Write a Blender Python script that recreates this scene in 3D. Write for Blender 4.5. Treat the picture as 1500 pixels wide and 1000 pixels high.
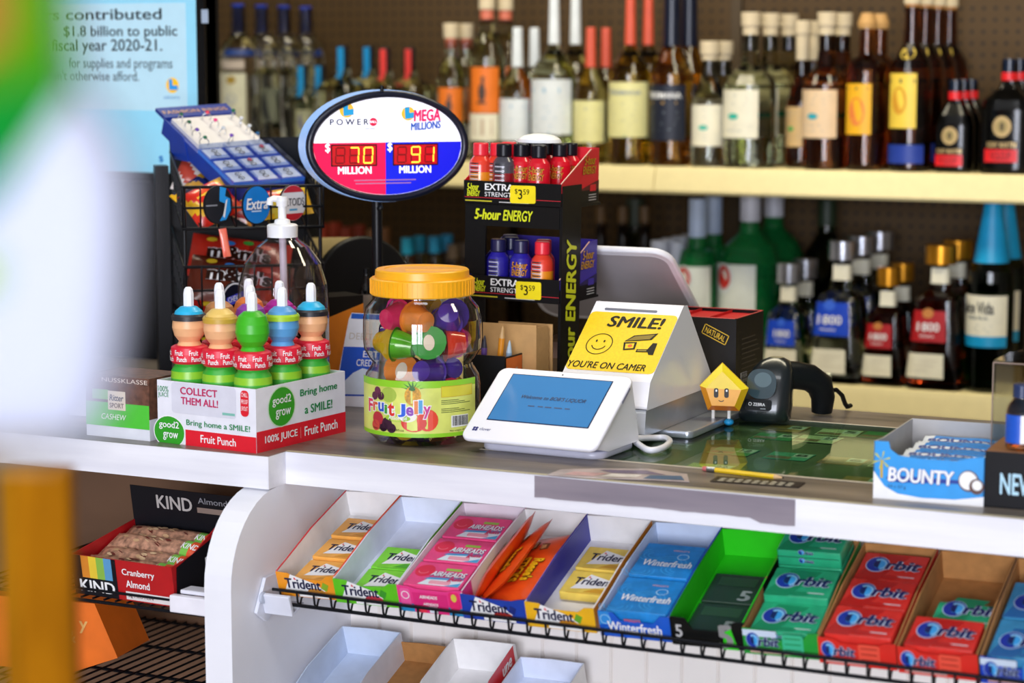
import bpy, bmesh, math, random
from mathutils import Vector, Matrix
random.seed(7)
PI = math.pi
SC = bpy.context.scene
COL = SC.collection
for _o in list(bpy.data.objects):
    bpy.data.objects.remove(_o, do_unlink=True)

# ------------------------------------------------------------------ camera
FPX = 3200.0
PHI = math.atan(420 / FPX)
TH = math.atan(1566 / FPX * math.cos(PHI))
CAM = Vector((0, 0, 1.487))
FW = Vector((-math.sin(TH) * math.cos(PHI), math.cos(TH) * math.cos(PHI), -math.sin(PHI)))
RT = Vector((math.cos(TH), math.sin(TH), 0))
UP = RT.cross(FW)
cd = bpy.data.cameras.new('camera')
cam = bpy.data.objects.new('camera', cd)
COL.objects.link(cam)
cam.matrix_world = Matrix(((RT.x, UP.x, -FW.x, CAM.x), (RT.y, UP.y, -FW.y, CAM.y), (RT.z, UP.z, -FW.z, CAM.z), (0, 0, 0, 1)))
cd.sensor_width = 36
cd.lens = FPX * 36 / 1500
cd.clip_start = 0.05
cd.dof.use_dof = True
cd.dof.focus_distance = 3.1
cd.dof.aperture_fstop = 3.3
SC.camera = cam

# ------------------------------------------------------------------ view, world, lights
SC.view_settings.view_transform = 'Standard'
SC.view_settings.look = 'None'
SC.view_settings.gamma = 1
SC.view_settings.use_curve_mapping = False
SC.view_settings.exposure = 0.3
SC.cycles.use_denoising = True
SC.cycles.max_bounces = 10
SC.cycles.transparent_max_bounces = 24
SC.cycles.caustics_reflective = False
SC.cycles.caustics_refractive = False
SC.cycles.sample_clamp_indirect = 6
W = bpy.data.worlds.new('world')
SC.world = W
W.use_nodes = True
W.node_tree.nodes['Background'].inputs[0].default_value = (0.62, 0.72, 1.0, 1)
W.node_tree.nodes['Background'].inputs[1].default_value = 0.32


def area(name, loc, target, sx, sy, power, col):
    l = bpy.data.lights.new(name, 'AREA')
    l.shape = 'RECTANGLE'
    l.size, l.size_y, l.energy, l.color = sx, sy, power, col
    o = bpy.data.objects.new(name, l)
    COL.objects.link(o)
    o.location = loc
    o.rotation_euler = (Vector(target) - Vector(loc)).to_track_quat('-Z', 'Y').to_euler()
    return o


# daylight from the shop window behind the photographer, two rows of ceiling tubes, a tube over the back shelf
area('window_daylight', (0.4, -5.4, 1.45), (-1.0, 2.6, 0.85), 4.6, 2.5, 600, (0.83, 0.87, 1.0))
area('ceiling_tube_front', (-1.3, 1.5, 2.72), (-1.3, 1.9, 0), 2.4, 0.35, 16, (0.95, 0.97, 1.0))
area('ceiling_tube_aisle', (-1.6, 3.55, 2.72), (-1.6, 3.9, 0), 2.8, 0.25, 32, (1.0, 0.90, 0.66))


# ------------------------------------------------------------------ a photograph pixel to a point of the place
def ray(u, v):
    return FW * FPX + RT * (u - 750) + UP * (500 - v)


def at_y(u, v, y):
    r = ray(u, v)
    return CAM + r * ((y - CAM.y) / r.y)


def at_x(u, v, x):
    r = ray(u, v)
    return CAM + r * ((x - CAM.x) / r.x)


def at_z(u, v, z):
    r = ray(u, v)
    return CAM + r * ((z - CAM.z) / r.z)


def at_d(u, v, d):
    return CAM + ray(u, v) * (d / FPX)


def depth(p):
    return (Vector(p) - CAM).dot(FW)


# ------------------------------------------------------------------ materials
def lin(h):
    h = h.lstrip('#')
    c = [int(h[i:i + 2], 16) / 255 for i in (0, 2, 4)]
    return tuple((x / 12.92 if x <= 0.04045 else ((x + 0.055) / 1.055) ** 2.4) for x in c) + (1,)


MATS = {}


def M(col, rough=0.45, metal=0.0, emit=0.0, coat=0.0, vary=0.06, scale=40, bump=0.0, spec=0.5):
    """a plain surface: principled with a little procedural mottling"""
    k = (col, rough, metal, emit, coat, vary, scale, bump, spec)
    if k in MATS:
        return MATS[k]
    m = bpy.data.materials.new('surface_' + col.strip('#'))
    m.use_nodes = True
    nt = m.node_tree
    b = nt.nodes['Principled BSDF']
    c = lin(col)
    if max(c[:3]) < 0.012 and coat == 0:
        spec = min(spec, 0.22)
    b.inputs['Roughness'].default_value = rough
    b.inputs['Metallic'].default_value = metal
    b.inputs['Coat Weight'].default_value = coat
    b.inputs['Specular IOR Level'].default_value = spec
    b.inputs['Base Color'].default_value = c
    if emit:
        b.inputs['Emission Color'].default_value = c
        b.inputs['Emission Strength'].default_value = emit
    if vary:
        tc = nt.nodes.new('ShaderNodeTexCoord')
        n = nt.nodes.new('ShaderNodeTexNoise')
        n.inputs['Scale'].default_value = scale
        n.inputs['Detail'].default_value = 3
        nt.links.new(tc.outputs['Object'], n.inputs['Vector'])
        r = nt.nodes.new('ShaderNodeMapRange')
        r.inputs['From Min'].default_value, r.inputs['From Max'].default_value = 0.3, 0.7
        r.inputs['To Min'].default_value, r.inputs['To Max'].default_value = 1 - vary, 1 + vary * 0.5
        nt.links.new(n.outputs['Fac'], r.inputs['Value'])
        mx = nt.nodes.new('ShaderNodeMix')
        mx.data_type = 'RGBA'
        mx.blend_type = 'MULTIPLY'
        mx.inputs[0].default_value = 1
        mx.inputs[6].default_value = c
        nt.links.new(r.outputs['Result'], mx.inputs[7])
        nt.links.new(mx.outputs[2], b.inputs['Base Color'])
        if bump:
            bp = nt.nodes.new('ShaderNodeBump')
            bp.inputs['Strength'].default_value = bump
            bp.inputs['Distance'].default_value = 0.002
            nt.links.new(n.outputs['Fac'], bp.inputs['Height'])
            nt.links.new(bp.outputs['Normal'], b.inputs['Normal'])
    MATS[k] = m
    return m


def glass(col, rough=0.02, ior=1.4):
    k = ('glass', col, rough, ior)
    if k in MATS:
        return MATS[k]
    m = bpy.data.materials.new('glass_' + col.strip('#'))
    m.use_nodes = True
    b = m.node_tree.nodes['Principled BSDF']
    b.inputs['Base Color'].default_value = lin(col)
    b.inputs['Roughness'].default_value = rough
    b.inputs['IOR'].default_value = ior
    b.inputs['Transmission Weight'].default_value = 1
    MATS[k] = m
    return m


def film(col, gloss=1.0, rough=0.05):
    """thin clear plastic or a thin pane: tinted see-through with a fresnel shine"""
    k = ('film', col, gloss, rough)
    if k in MATS:
        return MATS[k]
    m = bpy.data.materials.new('film_' + col.strip('#'))
    m.use_nodes = True
    nt = m.node_tree
    nt.nodes.remove(nt.nodes['Principled BSDF'])
    t = nt.nodes.new('ShaderNodeBsdfTransparent')
    t.inputs[0].default_value = lin(col)
    g = nt.nodes.new('ShaderNodeBsdfGlossy')
    g.inputs['Roughness'].default_value = rough
    f = nt.nodes.new('ShaderNodeFresnel')
    ge = nt.nodes.new('ShaderNodeNewGeometry')
    io = nt.nodes.new('ShaderNodeMapRange')      # a thin sheet shines alike from both of its sides
    io.inputs['To Min'].default_value, io.inputs['To Max'].default_value = 1.5, 1 / 1.5
    nt.links.new(ge.outputs['Backfacing'], io.inputs['Value'])
    nt.links.new(io.outputs['Result'], f.inputs['IOR'])
    mu = nt.nodes.new('ShaderNodeMath')
    mu.operation = 'MULTIPLY'
    mu.use_clamp = True
    mu.inputs[1].default_value = gloss
    nt.links.new(f.outputs[0], mu.inputs[0])
    x = nt.nodes.new('ShaderNodeMixShader')
    nt.links.new(mu.outputs[0], x.inputs[0])
    nt.links.new(t.outputs[0], x.inputs[1])
    nt.links.new(g.outputs[0], x.inputs[2])
    nt.links.new(x.outputs[0], nt.nodes['Material Output'].inputs[0])
    MATS[k] = m
    return m


def grain(name, c1, c2, rough, axis, stretch, scale, coat=0.0):
    """streaky laminate or wood"""
    m = bpy.data.materials.new(name)
    m.use_nodes = True
    nt = m.node_tree
    b = nt.nodes['Principled BSDF']
    b.inputs['Roughness'].default_value = rough
    b.inputs['Coat Weight'].default_value = coat
    tc = nt.nodes.new('ShaderNodeTexCoord')
    mp = nt.nodes.new('ShaderNodeMapping')
    s = [1, 1, 1]
    s[axis] = 1 / stretch
    mp.inputs['Scale'].default_value = s
    n = nt.nodes.new('ShaderNodeTexNoise')
    n.inputs['Scale'].default_value = scale
    n.inputs['Detail'].default_value = 6
    r = nt.nodes.new('ShaderNodeValToRGB')
    r.color_ramp.elements[0].position, r.color_ramp.elements[1].position = 0.33, 0.68
    r.color_ramp.elements[0].color, r.color_ramp.elements[1].color = lin(c1), lin(c2)
    nt.links.new(tc.outputs['Object'], mp.inputs[0])
    nt.links.new(mp.outputs[0], n.inputs['Vector'])
    nt.links.new(n.outputs['Fac'], r.inputs[0])
    nt.links.new(r.outputs[0], b.inputs['Base Color'])
    return m


def pegboard_mat():
    m = bpy.data.materials.new('pegboard')
    m.use_nodes = True
    nt = m.node_tree
    b = nt.nodes['Principled BSDF']
    b.inputs['Roughness'].default_value = 0.7
    tc = nt.nodes.new('ShaderNodeTexCoord')
    v = nt.nodes.new('ShaderNodeVectorMath')
    v.operation = 'FRACTION'
    sc = nt.nodes.new('ShaderNodeVectorMath')
    sc.operation = 'MULTIPLY'
    sc.inputs[1].default_value = (1 / 0.0254, 0, 1 / 0.0254)
    su = nt.nodes.new('ShaderNodeVectorMath')
    su.operation = 'SUBTRACT'
    su.inputs[1].default_value = (0.5, 0, 0.5)
    le = nt.nodes.new('ShaderNodeVectorMath')
    le.operation = 'LENGTH'
    nt.links.new(tc.outputs['Object'], sc.inputs[0])
    nt.links.new(sc.outputs[0], v.inputs[0])
    nt.links.new(v.outputs[0], su.inputs[0])
    nt.links.new(su.outputs[0], le.inputs[0])
    r = nt.nodes.new('ShaderNodeValToRGB')
    r.color_ramp.interpolation = 'CONSTANT'
    r.color_ramp.elements[0].color = lin('#0c0804')
    r.color_ramp.elements[1].position = 0.16
    r.color_ramp.elements[1].color = lin('#4c3614')
    nt.links.new(le.outputs['Value'], r.inputs[0])
    nt.links.new(r.outputs[0], b.inputs['Base Color'])
    return m


# ------------------------------------------------------------------ mesh building
TXT = {}


def text_geo(s, bold, shear):
    k = (s, bold, shear)
    if k not in TXT:
        cu = bpy.data.curves.new('lettering', 'FONT')
        cu.body = s
        cu.resolution_u = 3
        cu.offset = bold
        cu.shear = shear
        ob = bpy.data.objects.new('lettering', cu)
        me = bpy.data.meshes.new_from_object(ob)
        vs = [(v.co.x, v.co.y) for v in me.vertices]
        fs = [tuple(p.vertices) for p in me.polygons]
        bpy.data.objects.remove(ob)
        bpy.data.curves.remove(cu)
        bpy.data.meshes.remove(me)
        TXT[k] = (vs, fs)
    return TXT[k]


def fr(o, x, y):
    """frame matrix: origin, x direction, y direction"""
    x = Vector(x).normalized()
    y = Vector(y)
    z = x.cross(y).normalized()
    y = z.cross(x)
    o = Vector(o)
    return Matrix(((x.x, y.x, z.x, o.x), (x.y, y.y, z.y, o.y), (x.z, y.z, z.z, o.z), (0, 0, 0, 1)))


def FRONT(x, y, z):      # on a face looking to -Y: right is +X, up is +Z
    return fr((x, y, z), (1, 0, 0), (0, 0, 1))


def RIGHT(x, y, z):      # on a face looking to +X
    return fr((x, y, z), (0, 1, 0), (0, 0, 1))


def TOP(x, y, z):
    return fr((x, y, z), (1, 0, 0), (0, 1, 0))


def T(x, y, z):
    return Matrix.Translation((x, y, z))


def RX(a):
    return Matrix.Rotation(a, 4, 'X')


def RY(a):
    return Matrix.Rotation(a, 4, 'Y')


def RZ(a):
    return Matrix.Rotation(a, 4, 'Z')


class MB:
    def __init__(s):
        s.v, s.f, s.m, s.s, s.mats = [], [], [], [], []

    def mi(s, mat):
        if mat not in s.mats:
            s.mats.append(mat)
        return s.mats.index(mat)

    def add(s, vs, fs, mat, smooth=False, X=None):
        n = len(s.v)
        for p in vs:
            p = Vector(p)
            s.v.append(X @ p if X is not None else p)
        many = isinstance(mat, list)
        for i, f in enumerate(fs):
            s.f.append(tuple(n + j for j in f))
            s.m.append(s.mi(mat[i] if many else mat))
            s.s.append(smooth)
        return s

    def box(s, x0, x1, y0, y1, z0, z1, mat, X=None):
        vs = [(x, y, z) for z in (z0, z1) for y in (y0, y1) for x in (x0, x1)]
        return s.add(vs, [(0, 2, 3, 1), (4, 5, 7, 6), (0, 1, 5, 4), (2, 6, 7, 3), (0, 4, 6, 2), (1, 3, 7, 5)], mat, False, X)

    def poly(s, pts, mat, X=None):
        return s.add(pts, [tuple(range(len(pts)))], mat, False, X)

    def prism(s, pts, z0, z1, mat, X=None, side=None, smooth=False):
        n = len(pts)
        vs = [(p[0], p[1], z0) for p in pts] + [(p[0], p[1], z1) for p in pts]
        s.add(vs, [tuple(reversed(range(n))), tuple(range(n, 2 * n))], mat, False, X)
        return s.add(vs, [(i, (i + 1) % n, n + (i + 1) % n, n + i) for i in range(n)], side or mat, smooth, X)

    def rbox(s, w, h, z0, z1, r, mat, X=None, e=0.0, side=None, cx=0.0, cy=0.0):
        """rounded rectangle plate centred on cx, cy with softened rims"""
        def ring(i, z):
            return [(cx + p[0], cy + p[1], z) for p in rrect(w - 2 * i, h - 2 * i, max(r - i, 1e-4))]
        if e <= 0:
            return s.prism([p[:2] for p in ring(0, 0)], z0, z1, mat, X, side)
        rings = [ring(e, z0), ring(e * 0.3, z0 + e * 0.3), ring(0, z0 + e), ring(0, z1 - e), ring(e * 0.3, z1 - e * 0.3), ring(e, z1)]
        n = len(rings[0])
        vs = [p for q in rings for p in q]
        s.add(vs, [tuple(reversed(range(n))), tuple(range(5 * n, 6 * n))], mat, False, X)
        return s.add(vs, [(k * n + i, k * n + (i + 1) % n, (k + 1) * n + (i + 1) % n, (k + 1) * n + i) for k in range(5) for i in range(n)], side or mat, True, X)

    def lathe(s, prof, mat, n=24, X=None, smooth=True, cap=True, sq=0.0, ax=1.0, ay=1.0):
        """surface of revolution; sq > 0 squares it off; mat may be a list per band"""
        vs = []
        for (r, z) in prof:
            for i in range(n):
                a = 2 * PI * (i + 0.5) / n
                k = sqf(a, sq)
                vs.append((r * k * ax * math.cos(a), r * k * ay * math.sin(a), z))
        for j in range(len(prof) - 1):
            mt = mat[j] if isinstance(mat, list) else mat
            s.add(vs[j * n:(j + 2) * n], [(i, (i + 1) % n, n + (i + 1) % n, n + i) for i in range(n)], mt, smooth, X)
        if cap:
            m0 = mat[0] if isinstance(mat, list) else mat
            m1 = mat[-1] if isinstance(mat, list) else mat
            s.add(vs[:n], [tuple(reversed(range(n)))], m0, False, X)
            s.add(vs[-n:], [tuple(range(n))], m1, False, X)
        return s

    def tube(s, pts, r, mat, n=8, closed=False, X=None):
        pts = [Vector(p) for p in pts]
        k = len(pts)
        vs = []
        ref = None
        for i, p in enumerate(pts):
            if closed:
                d = pts[(i + 1) % k] - pts[i - 1]
            else:
                d = pts[min(i + 1, k - 1)] - pts[max(i - 1, 0)]
            d.normalize()
            if ref is None:
                ref = Vector((0, 0, 1)) if abs(d.z) < 0.9 else Vector((1, 0, 0))
            a = d.cross(ref)
            if a.length < 1e-5:
                a = d.orthogonal()
            a.normalize()
            b = a.cross(d).normalized()
            ref = b
            for j in range(n):
                t = 2 * PI * j / n
                vs.append(p + a * (r * math.cos(t)) + b * (r * math.sin(t)))
        fs = []
        for i in range(k if closed else k - 1):
            q = (i + 1) % k
            fs += [(i * n + j, q * n + j, q * n + (j + 1) % n, i * n + (j + 1) % n) for j in range(n)]
        s.add(vs, fs, mat, True, X)
        if not closed:
            s.add(vs[:n], [tuple(range(n))], mat, False, X)
            s.add(vs[-n:], [tuple(reversed(range(n)))], mat, False, X)
        return s

    def blob(s, c, rx, ry, rz, mat, n=14, m=9, X=None, warp=None):
        vs, fs = [], []
        for j in range(m + 1):
            t = PI * j / m
            for i in range(n):
                a = 2 * PI * i / n
                p = Vector((rx * math.sin(t) * math.cos(a), ry * math.sin(t) * math.sin(a), rz * math.cos(t)))
                if warp:
                    p = warp(p)
                vs.append(p + Vector(c))
        for j in range(m):
            for i in range(n):
                fs.append((j * n + i, (j + 1) * n + i, (j + 1) * n + (i + 1) % n, j * n + (i + 1) % n))
        return s.add(vs, fs, mat, True, X)

    def rect(s, x, y, w, h, mat, X, z=0.0003):
        return s.poly([(x, y, z), (x + w, y, z), (x + w, y + h, z), (x, y + h, z)], mat, X)

    def shape(s, pts, mat, X, z=0.0003):
        return s.poly([(p[0], p[1], z) for p in pts], mat, X)

    def oval(s, x, y, rx, ry, mat, X, z=0.0003, n=28):
        return s.shape([(x + rx * math.cos(2 * PI * i / n), y + ry * math.sin(2 * PI * i / n)) for i in range(n)], mat, X, z)

    def ring(s, x, y, rx, ry, t, mat, X, z=0.0004, n=28, a0=0.0, a1=2 * PI):
        vs, fs = [], []
        for i in range(n + 1):
            a = a0 + (a1 - a0) * i / n
            vs += [(x + rx * math.cos(a), y + ry * math.sin(a), z), (x + (rx - t) * math.cos(a), y + (ry - t) * math.sin(a), z)]
        fs = [(2 * i, 2 * i + 2, 2 * i + 3, 2 * i + 1) for i in range(n)]
        return s.add(vs, fs, mat, False, X)

    def text(s, t, x, y, w, h, mat, X=None, bold=0.0, shear=0.0, z=0.0006, rot=0.0, fn=None):
        """lettering stretched to fill the box x, y, w, h (turned by rot about its corner); fn bends it onto a curved face"""
        e = 0.0 if fn or bold < 0.008 else bold * 0.8
        lay = 0
        vs, fs = text_geo(t, 0.0 if e else bold, shear)
        if e:        # heavier strokes: the same outlines laid side by side
            base, bf = vs, fs
            vs, fs = [], []
            for dx, dy in ((e, 0), (-e, 0), (0, e * 0.6), (0, -e * 0.6), (0, 0)):
                n = lay = len(vs)
                vs = vs + [(p[0] + dx, p[1] + dy) for p in base]
                fs = fs + [tuple(n + i for i in f) for f in bf]
        if not vs:
            return s
        x0, x1 = min(p[0] for p in vs), max(p[0] for p in vs)
        y0, y1 = min(p[1] for p in vs), max(p[1] for p in vs)
        c, sn = math.cos(rot), math.sin(rot)
        out = []
        lay = len(vs) // 5 if lay else len(vs)
        for q, p in enumerate(vs):
            a, b = (p[0] - x0) / (x1 - x0) * w, (p[1] - y0) / max(y1 - y0, 1e-6) * h
            px, py = x + a * c - b * sn, y + a * sn + b * c
            out.append(fn(px, py) if fn else (px, py, z + 0.00005 * (q // lay)))
        return s.add(out, fs, mat, False, X)

    def build(s, name, parent=None, bevel=0.0, seg=2):
        me = bpy.data.meshes.new(name)
        me.from_pydata([tuple(p) for p in s.v], [], s.f)
        for m in s.mats:
            me.materials.append(m)
        me.polygons.foreach_set('material_index', s.m)
        me.polygons.foreach_set('use_smooth', s.s)
        me.validate()
        me.update()
        o = bpy.data.objects.new(name, me)
        COL.objects.link(o)
        if parent:
            o.parent = parent
        if bevel:
            b = o.modifiers.new('soft_edges', 'BEVEL')
            b.width, b.segments, b.limit_method = bevel, seg, 'ANGLE'
            b.angle_limit = 0.7
        return o


def sqf(a, sq):
    if not sq:
        return 1.0
    p = 2 + sq
    return (abs(math.cos(a)) ** p + abs(math.sin(a)) ** p) ** (-1 / p)


def rrect(w, h, r, n=5):
    pts = []
    for cx, cy, a0 in ((w / 2 - r, h / 2 - r, 0), (-w / 2 + r, h / 2 - r, 90), (-w / 2 + r, -h / 2 + r, 180), (w / 2 - r, -h / 2 + r, 270)):
        for i in range(n + 1):
            a = math.radians(a0 + 90 * i / n)
            pts.append((cx + r * math.cos(a), cy + r * math.sin(a)))
    return pts


def tag(o, label, cat, group=None, kind=None):
    o['label'] = label
    o['category'] = cat
    if group:
        o['group'] = group
    if kind:
        o['kind'] = kind
    return o


def thing(name, label, cat, X=None, group=None):
    o = bpy.data.objects.new(name, None)
    o.empty_display_size = 0.02
    COL.objects.link(o)
    if X is not None:
        o.matrix_world = X if isinstance(X, Matrix) else T(*X)
    return tag(o, label, cat, group)


def dup(root, X, label, group=None):
    """a copy of a thing with copies of its parts and sub-parts"""
    r = root.copy()
    COL.objects.link(r)
    r.matrix_world = X
    r['label'] = label
    if group:
        r['group'] = group
    for ch in list(root.children):
        c = ch.copy()
        COL.objects.link(c)
        c.parent = r
        for g in list(ch.children):
            d = g.copy()
            COL.objects.link(d)
            d.parent = c
    return r


def structure(o):
    o['kind'] = 'structure'
    return o


WHITE = M('#f2f2f2', 0.4)
CARD = M('#ece9e6', 0.6)
BLACK = M('#0b0b0d', 0.4)
NAVY = M('#0c1240', 0.45)
KRAFT = M('#b07c44', 0.8, vary=0.15, scale=60)
# ------------------------------------------------------------------ the room
structure(MB().box(-6, 3, -5.8, 5.3, -0.05, 0, grain('floor_vinyl', '#8f857a', '#a89c8e', 0.5, 0, 3, 6)).build('floor'))
structure(MB().box(-6, 3, 5.2, 5.3, 0, 2.85, M('#7d705c', 0.8)).build('wall_back'))
structure(MB().box(-6.1, -6, -5.8, 5.3, 0, 2.85, M('#b9b2a6', 0.8)).build('wall_left'))
structure(MB().box(-6, 3, -5.8, -5.6, 0, 2.85, M('#b9b2a6', 0.8)).build('wall_front'))
structure(MB().box(3, 3.1, -5.8, 5.3, 0, 2.85, M('#b9b2a6', 0.8)).build('wall_right'))
structure(MB().box(-6, 3, -5.8, 5.3, 2.85, 2.9, M('#b8b6b0', 0.9)).build('ceiling'))

# ------------------------------------------------------------------ the counter
TOPZ, LIPY, BACKY, SIDEX = 0.95, 2.509, 3.18, -1.562
GX0, GX1, GY0, GY1 = -1.33, -0.25, 2.645, 3.055
lam = grain('worn_grey_laminate', '#57504a', '#877b70', 0.33, 0, 9, 26)
whitelam = grain('white_laminate', '#dcdce6', '#f3f3f8', 0.42, 0, 14, 30)
counter = thing('counter', 'long white store counter with worn grey top, glass inset and rounded end panel', 'counter', (-1.56, 2.5, 0))
counter.matrix_world = Matrix.Identity(4)
b = MB()
b.box(-3.2, SIDEX, 2.466, BACKY, 0.908, 0.9425, lam).box(SIDEX, 0.5, 2.511, BACKY, 0.908, 0.9425, lam)
b.box(-3.2, SIDEX, 2.466, BACKY, 0.9425, TOPZ, lam).box(SIDEX, GX0, 2.511, BACKY, 0.9425, TOPZ, lam)
b.box(GX1, 0.5, 2.511, BACKY, 0.9425, TOPZ, lam)
b.box(GX0, GX1, 2.511, GY0, 0.9425, TOPZ, lam).box(GX0, GX1, GY1, BACKY, 0.9425, TOPZ, lam)
b.build('worktop', counter)
b = MB()
b.box(-3.2, SIDEX, 2.464, 2.468, 0.905, 0.9495, whitelam)
b.box(SIDEX, 0.5, 2.509, 2.513, 0.905, 0.9495, whitelam)
b.box(SIDEX - 0.003, SIDEX + 0.001, 2.4645, 2.5125, 0.905, 0.9494, whitelam)
b.box(-3.2, SIDEX, 2.468, 2.6, 0.905, 0.908, whitelam).box(SIDEX, 0.5, 2.511, 2.7, 0.905, 0.908, whitelam)
b.build('front_lip', counter)
# cream wear line along the front arris
b = MB()
for k in range(60):
    x = SIDEX + k * 0.034
    w = 0.0016 + 0.0014 * random.random()
    b.poly([(x, 2.5086, 0.95), (x + 0.034, 2.5086, 0.95), (x + 0.034, 2.5086 + 0.006 + w, 0.9503), (x, 2.5086 + 0.006 + w, 0.9503)], M('#b9b095', 0.6))
b.build('worn_edge', counter)['label'] = 'cream worn front edge'
# glass inset and its trim
gl = MB().box(GX0, GX1, GY0, GY1, 0.9465, TOPZ, film('#e4f2ea', 0.6, 0.02))
gl.build('glass_top', counter)
b = MB()
tr = M('#c9bfae', 0.4)
b.box(GX0, GX1, GY0 - 0.006, GY0, TOPZ, 0.9504, tr).box(GX0, GX1, GY1, GY1 + 0.006, TOPZ, 0.9504, tr)
b.build('glass_trim', counter)
b = MB().box(GX0, GX1, GY0, GY1, 0.9425, 0.943, M('#5a6a3c', 0.7, vary=0.3, scale=14))
b.build('display_felt', counter)
# strip of grey tape on the lip
pts = []
L, Rr = at_y(783, 705, 2.508), at_y(1165, 740, 2.508)
n = 24
for i in range(n + 1):
    x = L.x + (Rr.x - L.x) * i / n
    pts.append((x, 2.5078, 0.9485))
low = []
for i in range(n, -1, -1):
    x = L.x + (Rr.x - L.x) * i / n
    z = 0.9205 + random.uniform(-0.0007, 0.0007)
    if x > at_y(1112, 760, 2.508).x:
        z -= 0.0055
    low.append((x, 2.5078, z))
MB().poly(pts + low, grain('grey_tape', '#7f7681', '#958b93', 0.55, 0, 9, 30)).build('tape_strip', counter)['label'] = 'grey tape strip stuck along the lip'
# rounded end panel
pr = [(2.70, 0.0), (2.37, 0.0), (2.37, 0.78)]
for i in range(11):
    a = PI - (PI / 2) * i / 10
    pr.append((2.49 + 0.12 * math.cos(a), 0.785 + 0.12 * math.sin(a)))
pr.append((2.70, 0.905))
MB().prism(pr, -1.604, -1.562, M('#eeeff6', 0.38, vary=0.03, scale=9), fr((0, 0, 0), (0, 1, 0), (0, 0, 1))).build('end_panel', counter, 0.004, 3)
# beadboard back
b = MB()
prof = []
x = SIDEX
while x < 0.5:
    prof += [(x, 2.683), (x + 0.0445, 2.683), (x + 0.046, 2.6855), (x + 0.0475, 2.6825), (x + 0.0490, 2.6855), (x + 0.0505, 2.683)]
    x += 0.052
vs = [(p[0], p[1], 0) for p in prof] + [(p[0], p[1], 0.905) for p in prof]
n = len(prof)
bead = M('#efe9e4', 0.42, vary=0.04, scale=8)
b.add(vs, [(i, i + 1, n + i + 1, n + i) for i in range(n - 1)], bead)
b.box(SIDEX, 0.5, 2.688, 2.72, 0, 0.905, bead)
for (u, v, w) in ((985, 764, 26), (1018, 770, 40), (785, 971, 30), (820, 978, 18)):
    p = at_y(u, v, 2.682)
    b.box(p.x, p.x + w / 1000, 2.6815, 2.6827, p.z, p.z + 0.0012, M('#857d7c', 0.8))
b.build('beadboard_panel', counter)
b = MB()
b.box(-3.2, -1.604, 2.80, 2.83, 0, 0.905, M('#6d4f38', 0.7, vary=0.2, scale=5))
b.box(-3.2, -1.604, 2.42, 2.80, 0.36, 0.40, M('#d8ae98', 0.6, vary=0.15, scale=5))
b.box(-1.61, 0.5, 3.13, 3.15, 0, 0.905, M('#5b4a3a', 0.7))
b.build('inner_shelf', counter)

# ------------------------------------------------------------------ scratch tickets and paper goods under / on the glass
k = 0
nums = [7, 2, 9, 6, 5, 8, 17, 3, 18, 12, 6, 11, 14, 10, 4, 22, 26, 29, 27, 31, 33]
tcols = ['#6fae3c', '#b8c84a', '#3f9a54', '#a88840', '#d0dca0', '#54b084', '#c8964c']
grid = [(x, y) for y in (3.015, 2.945, 2.875, 2.805, 2.735, 2.675) for x in (-1.02, -0.945, -0.87, -0.795, -0.72, -0.64)]
random.shuffle(grid)
for i, nmb in enumerate(nums):
    gx, gy = grid[i]
    gx += random.uniform(-0.012, 0.012)
    a = random.uniform(-0.06, 0.06)
    X = T(gx, gy, 0.9432 + 0.00008 * i) @ RZ(a)
    c = tcols[i % 7]
    m = MB().box(-0.03, 0.03, -0.026, 0.026, 0, 0.0006, M(c, 0.5, vary=0.35, scale=60))
    m.rect(-0.028, -0.022, 0.034, 0.018, M('#8c7448', 0.5, vary=0.4, scale=90), T(0, 0, 0.0006), 0.0002)
    m.rect(0.004, -0.004, 0.024, 0.026, M('#cfe0c4', 0.5), T(0, 0, 0.0006), 0.0002)
    m.text(str(nmb), 0.007, 0.0, 0.017, 0.017, M('#2c4430', 0.5), T(0, 0, 0.0006), 0.02, z=0.0004)
    o = m.build('scratch_ticket')
    o.matrix_world = X
    place = ('front', 'middle', 'back')[0 if gy < 2.74 else 1 if gy < 2.9 else 2]
    col = {'#6fae3c': 'green', '#b8c84a': 'olive', '#3f9a54': 'dark green', '#a88840': 'brown', '#d0dca0': 'pale green', '#54b084': 'teal', '#c8964c': 'tan'}[c]
    tag(o, '%s scratch ticket with number %d under the counter glass, %s row' % (col, nmb, place), 'ticket', 'scratch tickets under the counter glass')
# magazine pages lying on the front of the glass
b = MB()
X = fr(at_z(800, 697, 0.9507), at_z(985, 705, 0.9507) - at_z(800, 697, 0.9507), at_z(900, 668, 0.9507) - at_z(800, 697, 0.9507))
b.prism([(0, 0.004), (0.05, -0.002), (0.14, 0.002), (0.185, 0.0), (0.175, 0.05), (0.12, 0.075), (0.05, 0.06), (0.01, 0.045)], 0, 0.0009, M('#b9a8a4', 0.3, vary=0.3, scale=30), X)
for (pp, c) in (([(0.02, 0.01), (0.06, 0.008), (0.075, 0.03), (0.03, 0.033)], '#c99a94'), ([(0.07, 0.006), (0.115, 0.012), (0.12, 0.03), (0.08, 0.03)], '#e3dcd6'), ([(0.125, 0.006), (0.178, 0.006), (0.17, 0.034), (0.13, 0.03)], '#2f5a84'), ([(0.08, 0.034), (0.15, 0.036), (0.12, 0.06), (0.06, 0.052)], '#6d5a78')):
    b.shape(pp, M(c, 0.3, vary=0.25, scale=60), X, 0.0012)
tag(b.build('magazine_page'), 'creased colour magazine page lying on the counter glass before the terminal', 'paper')
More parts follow.
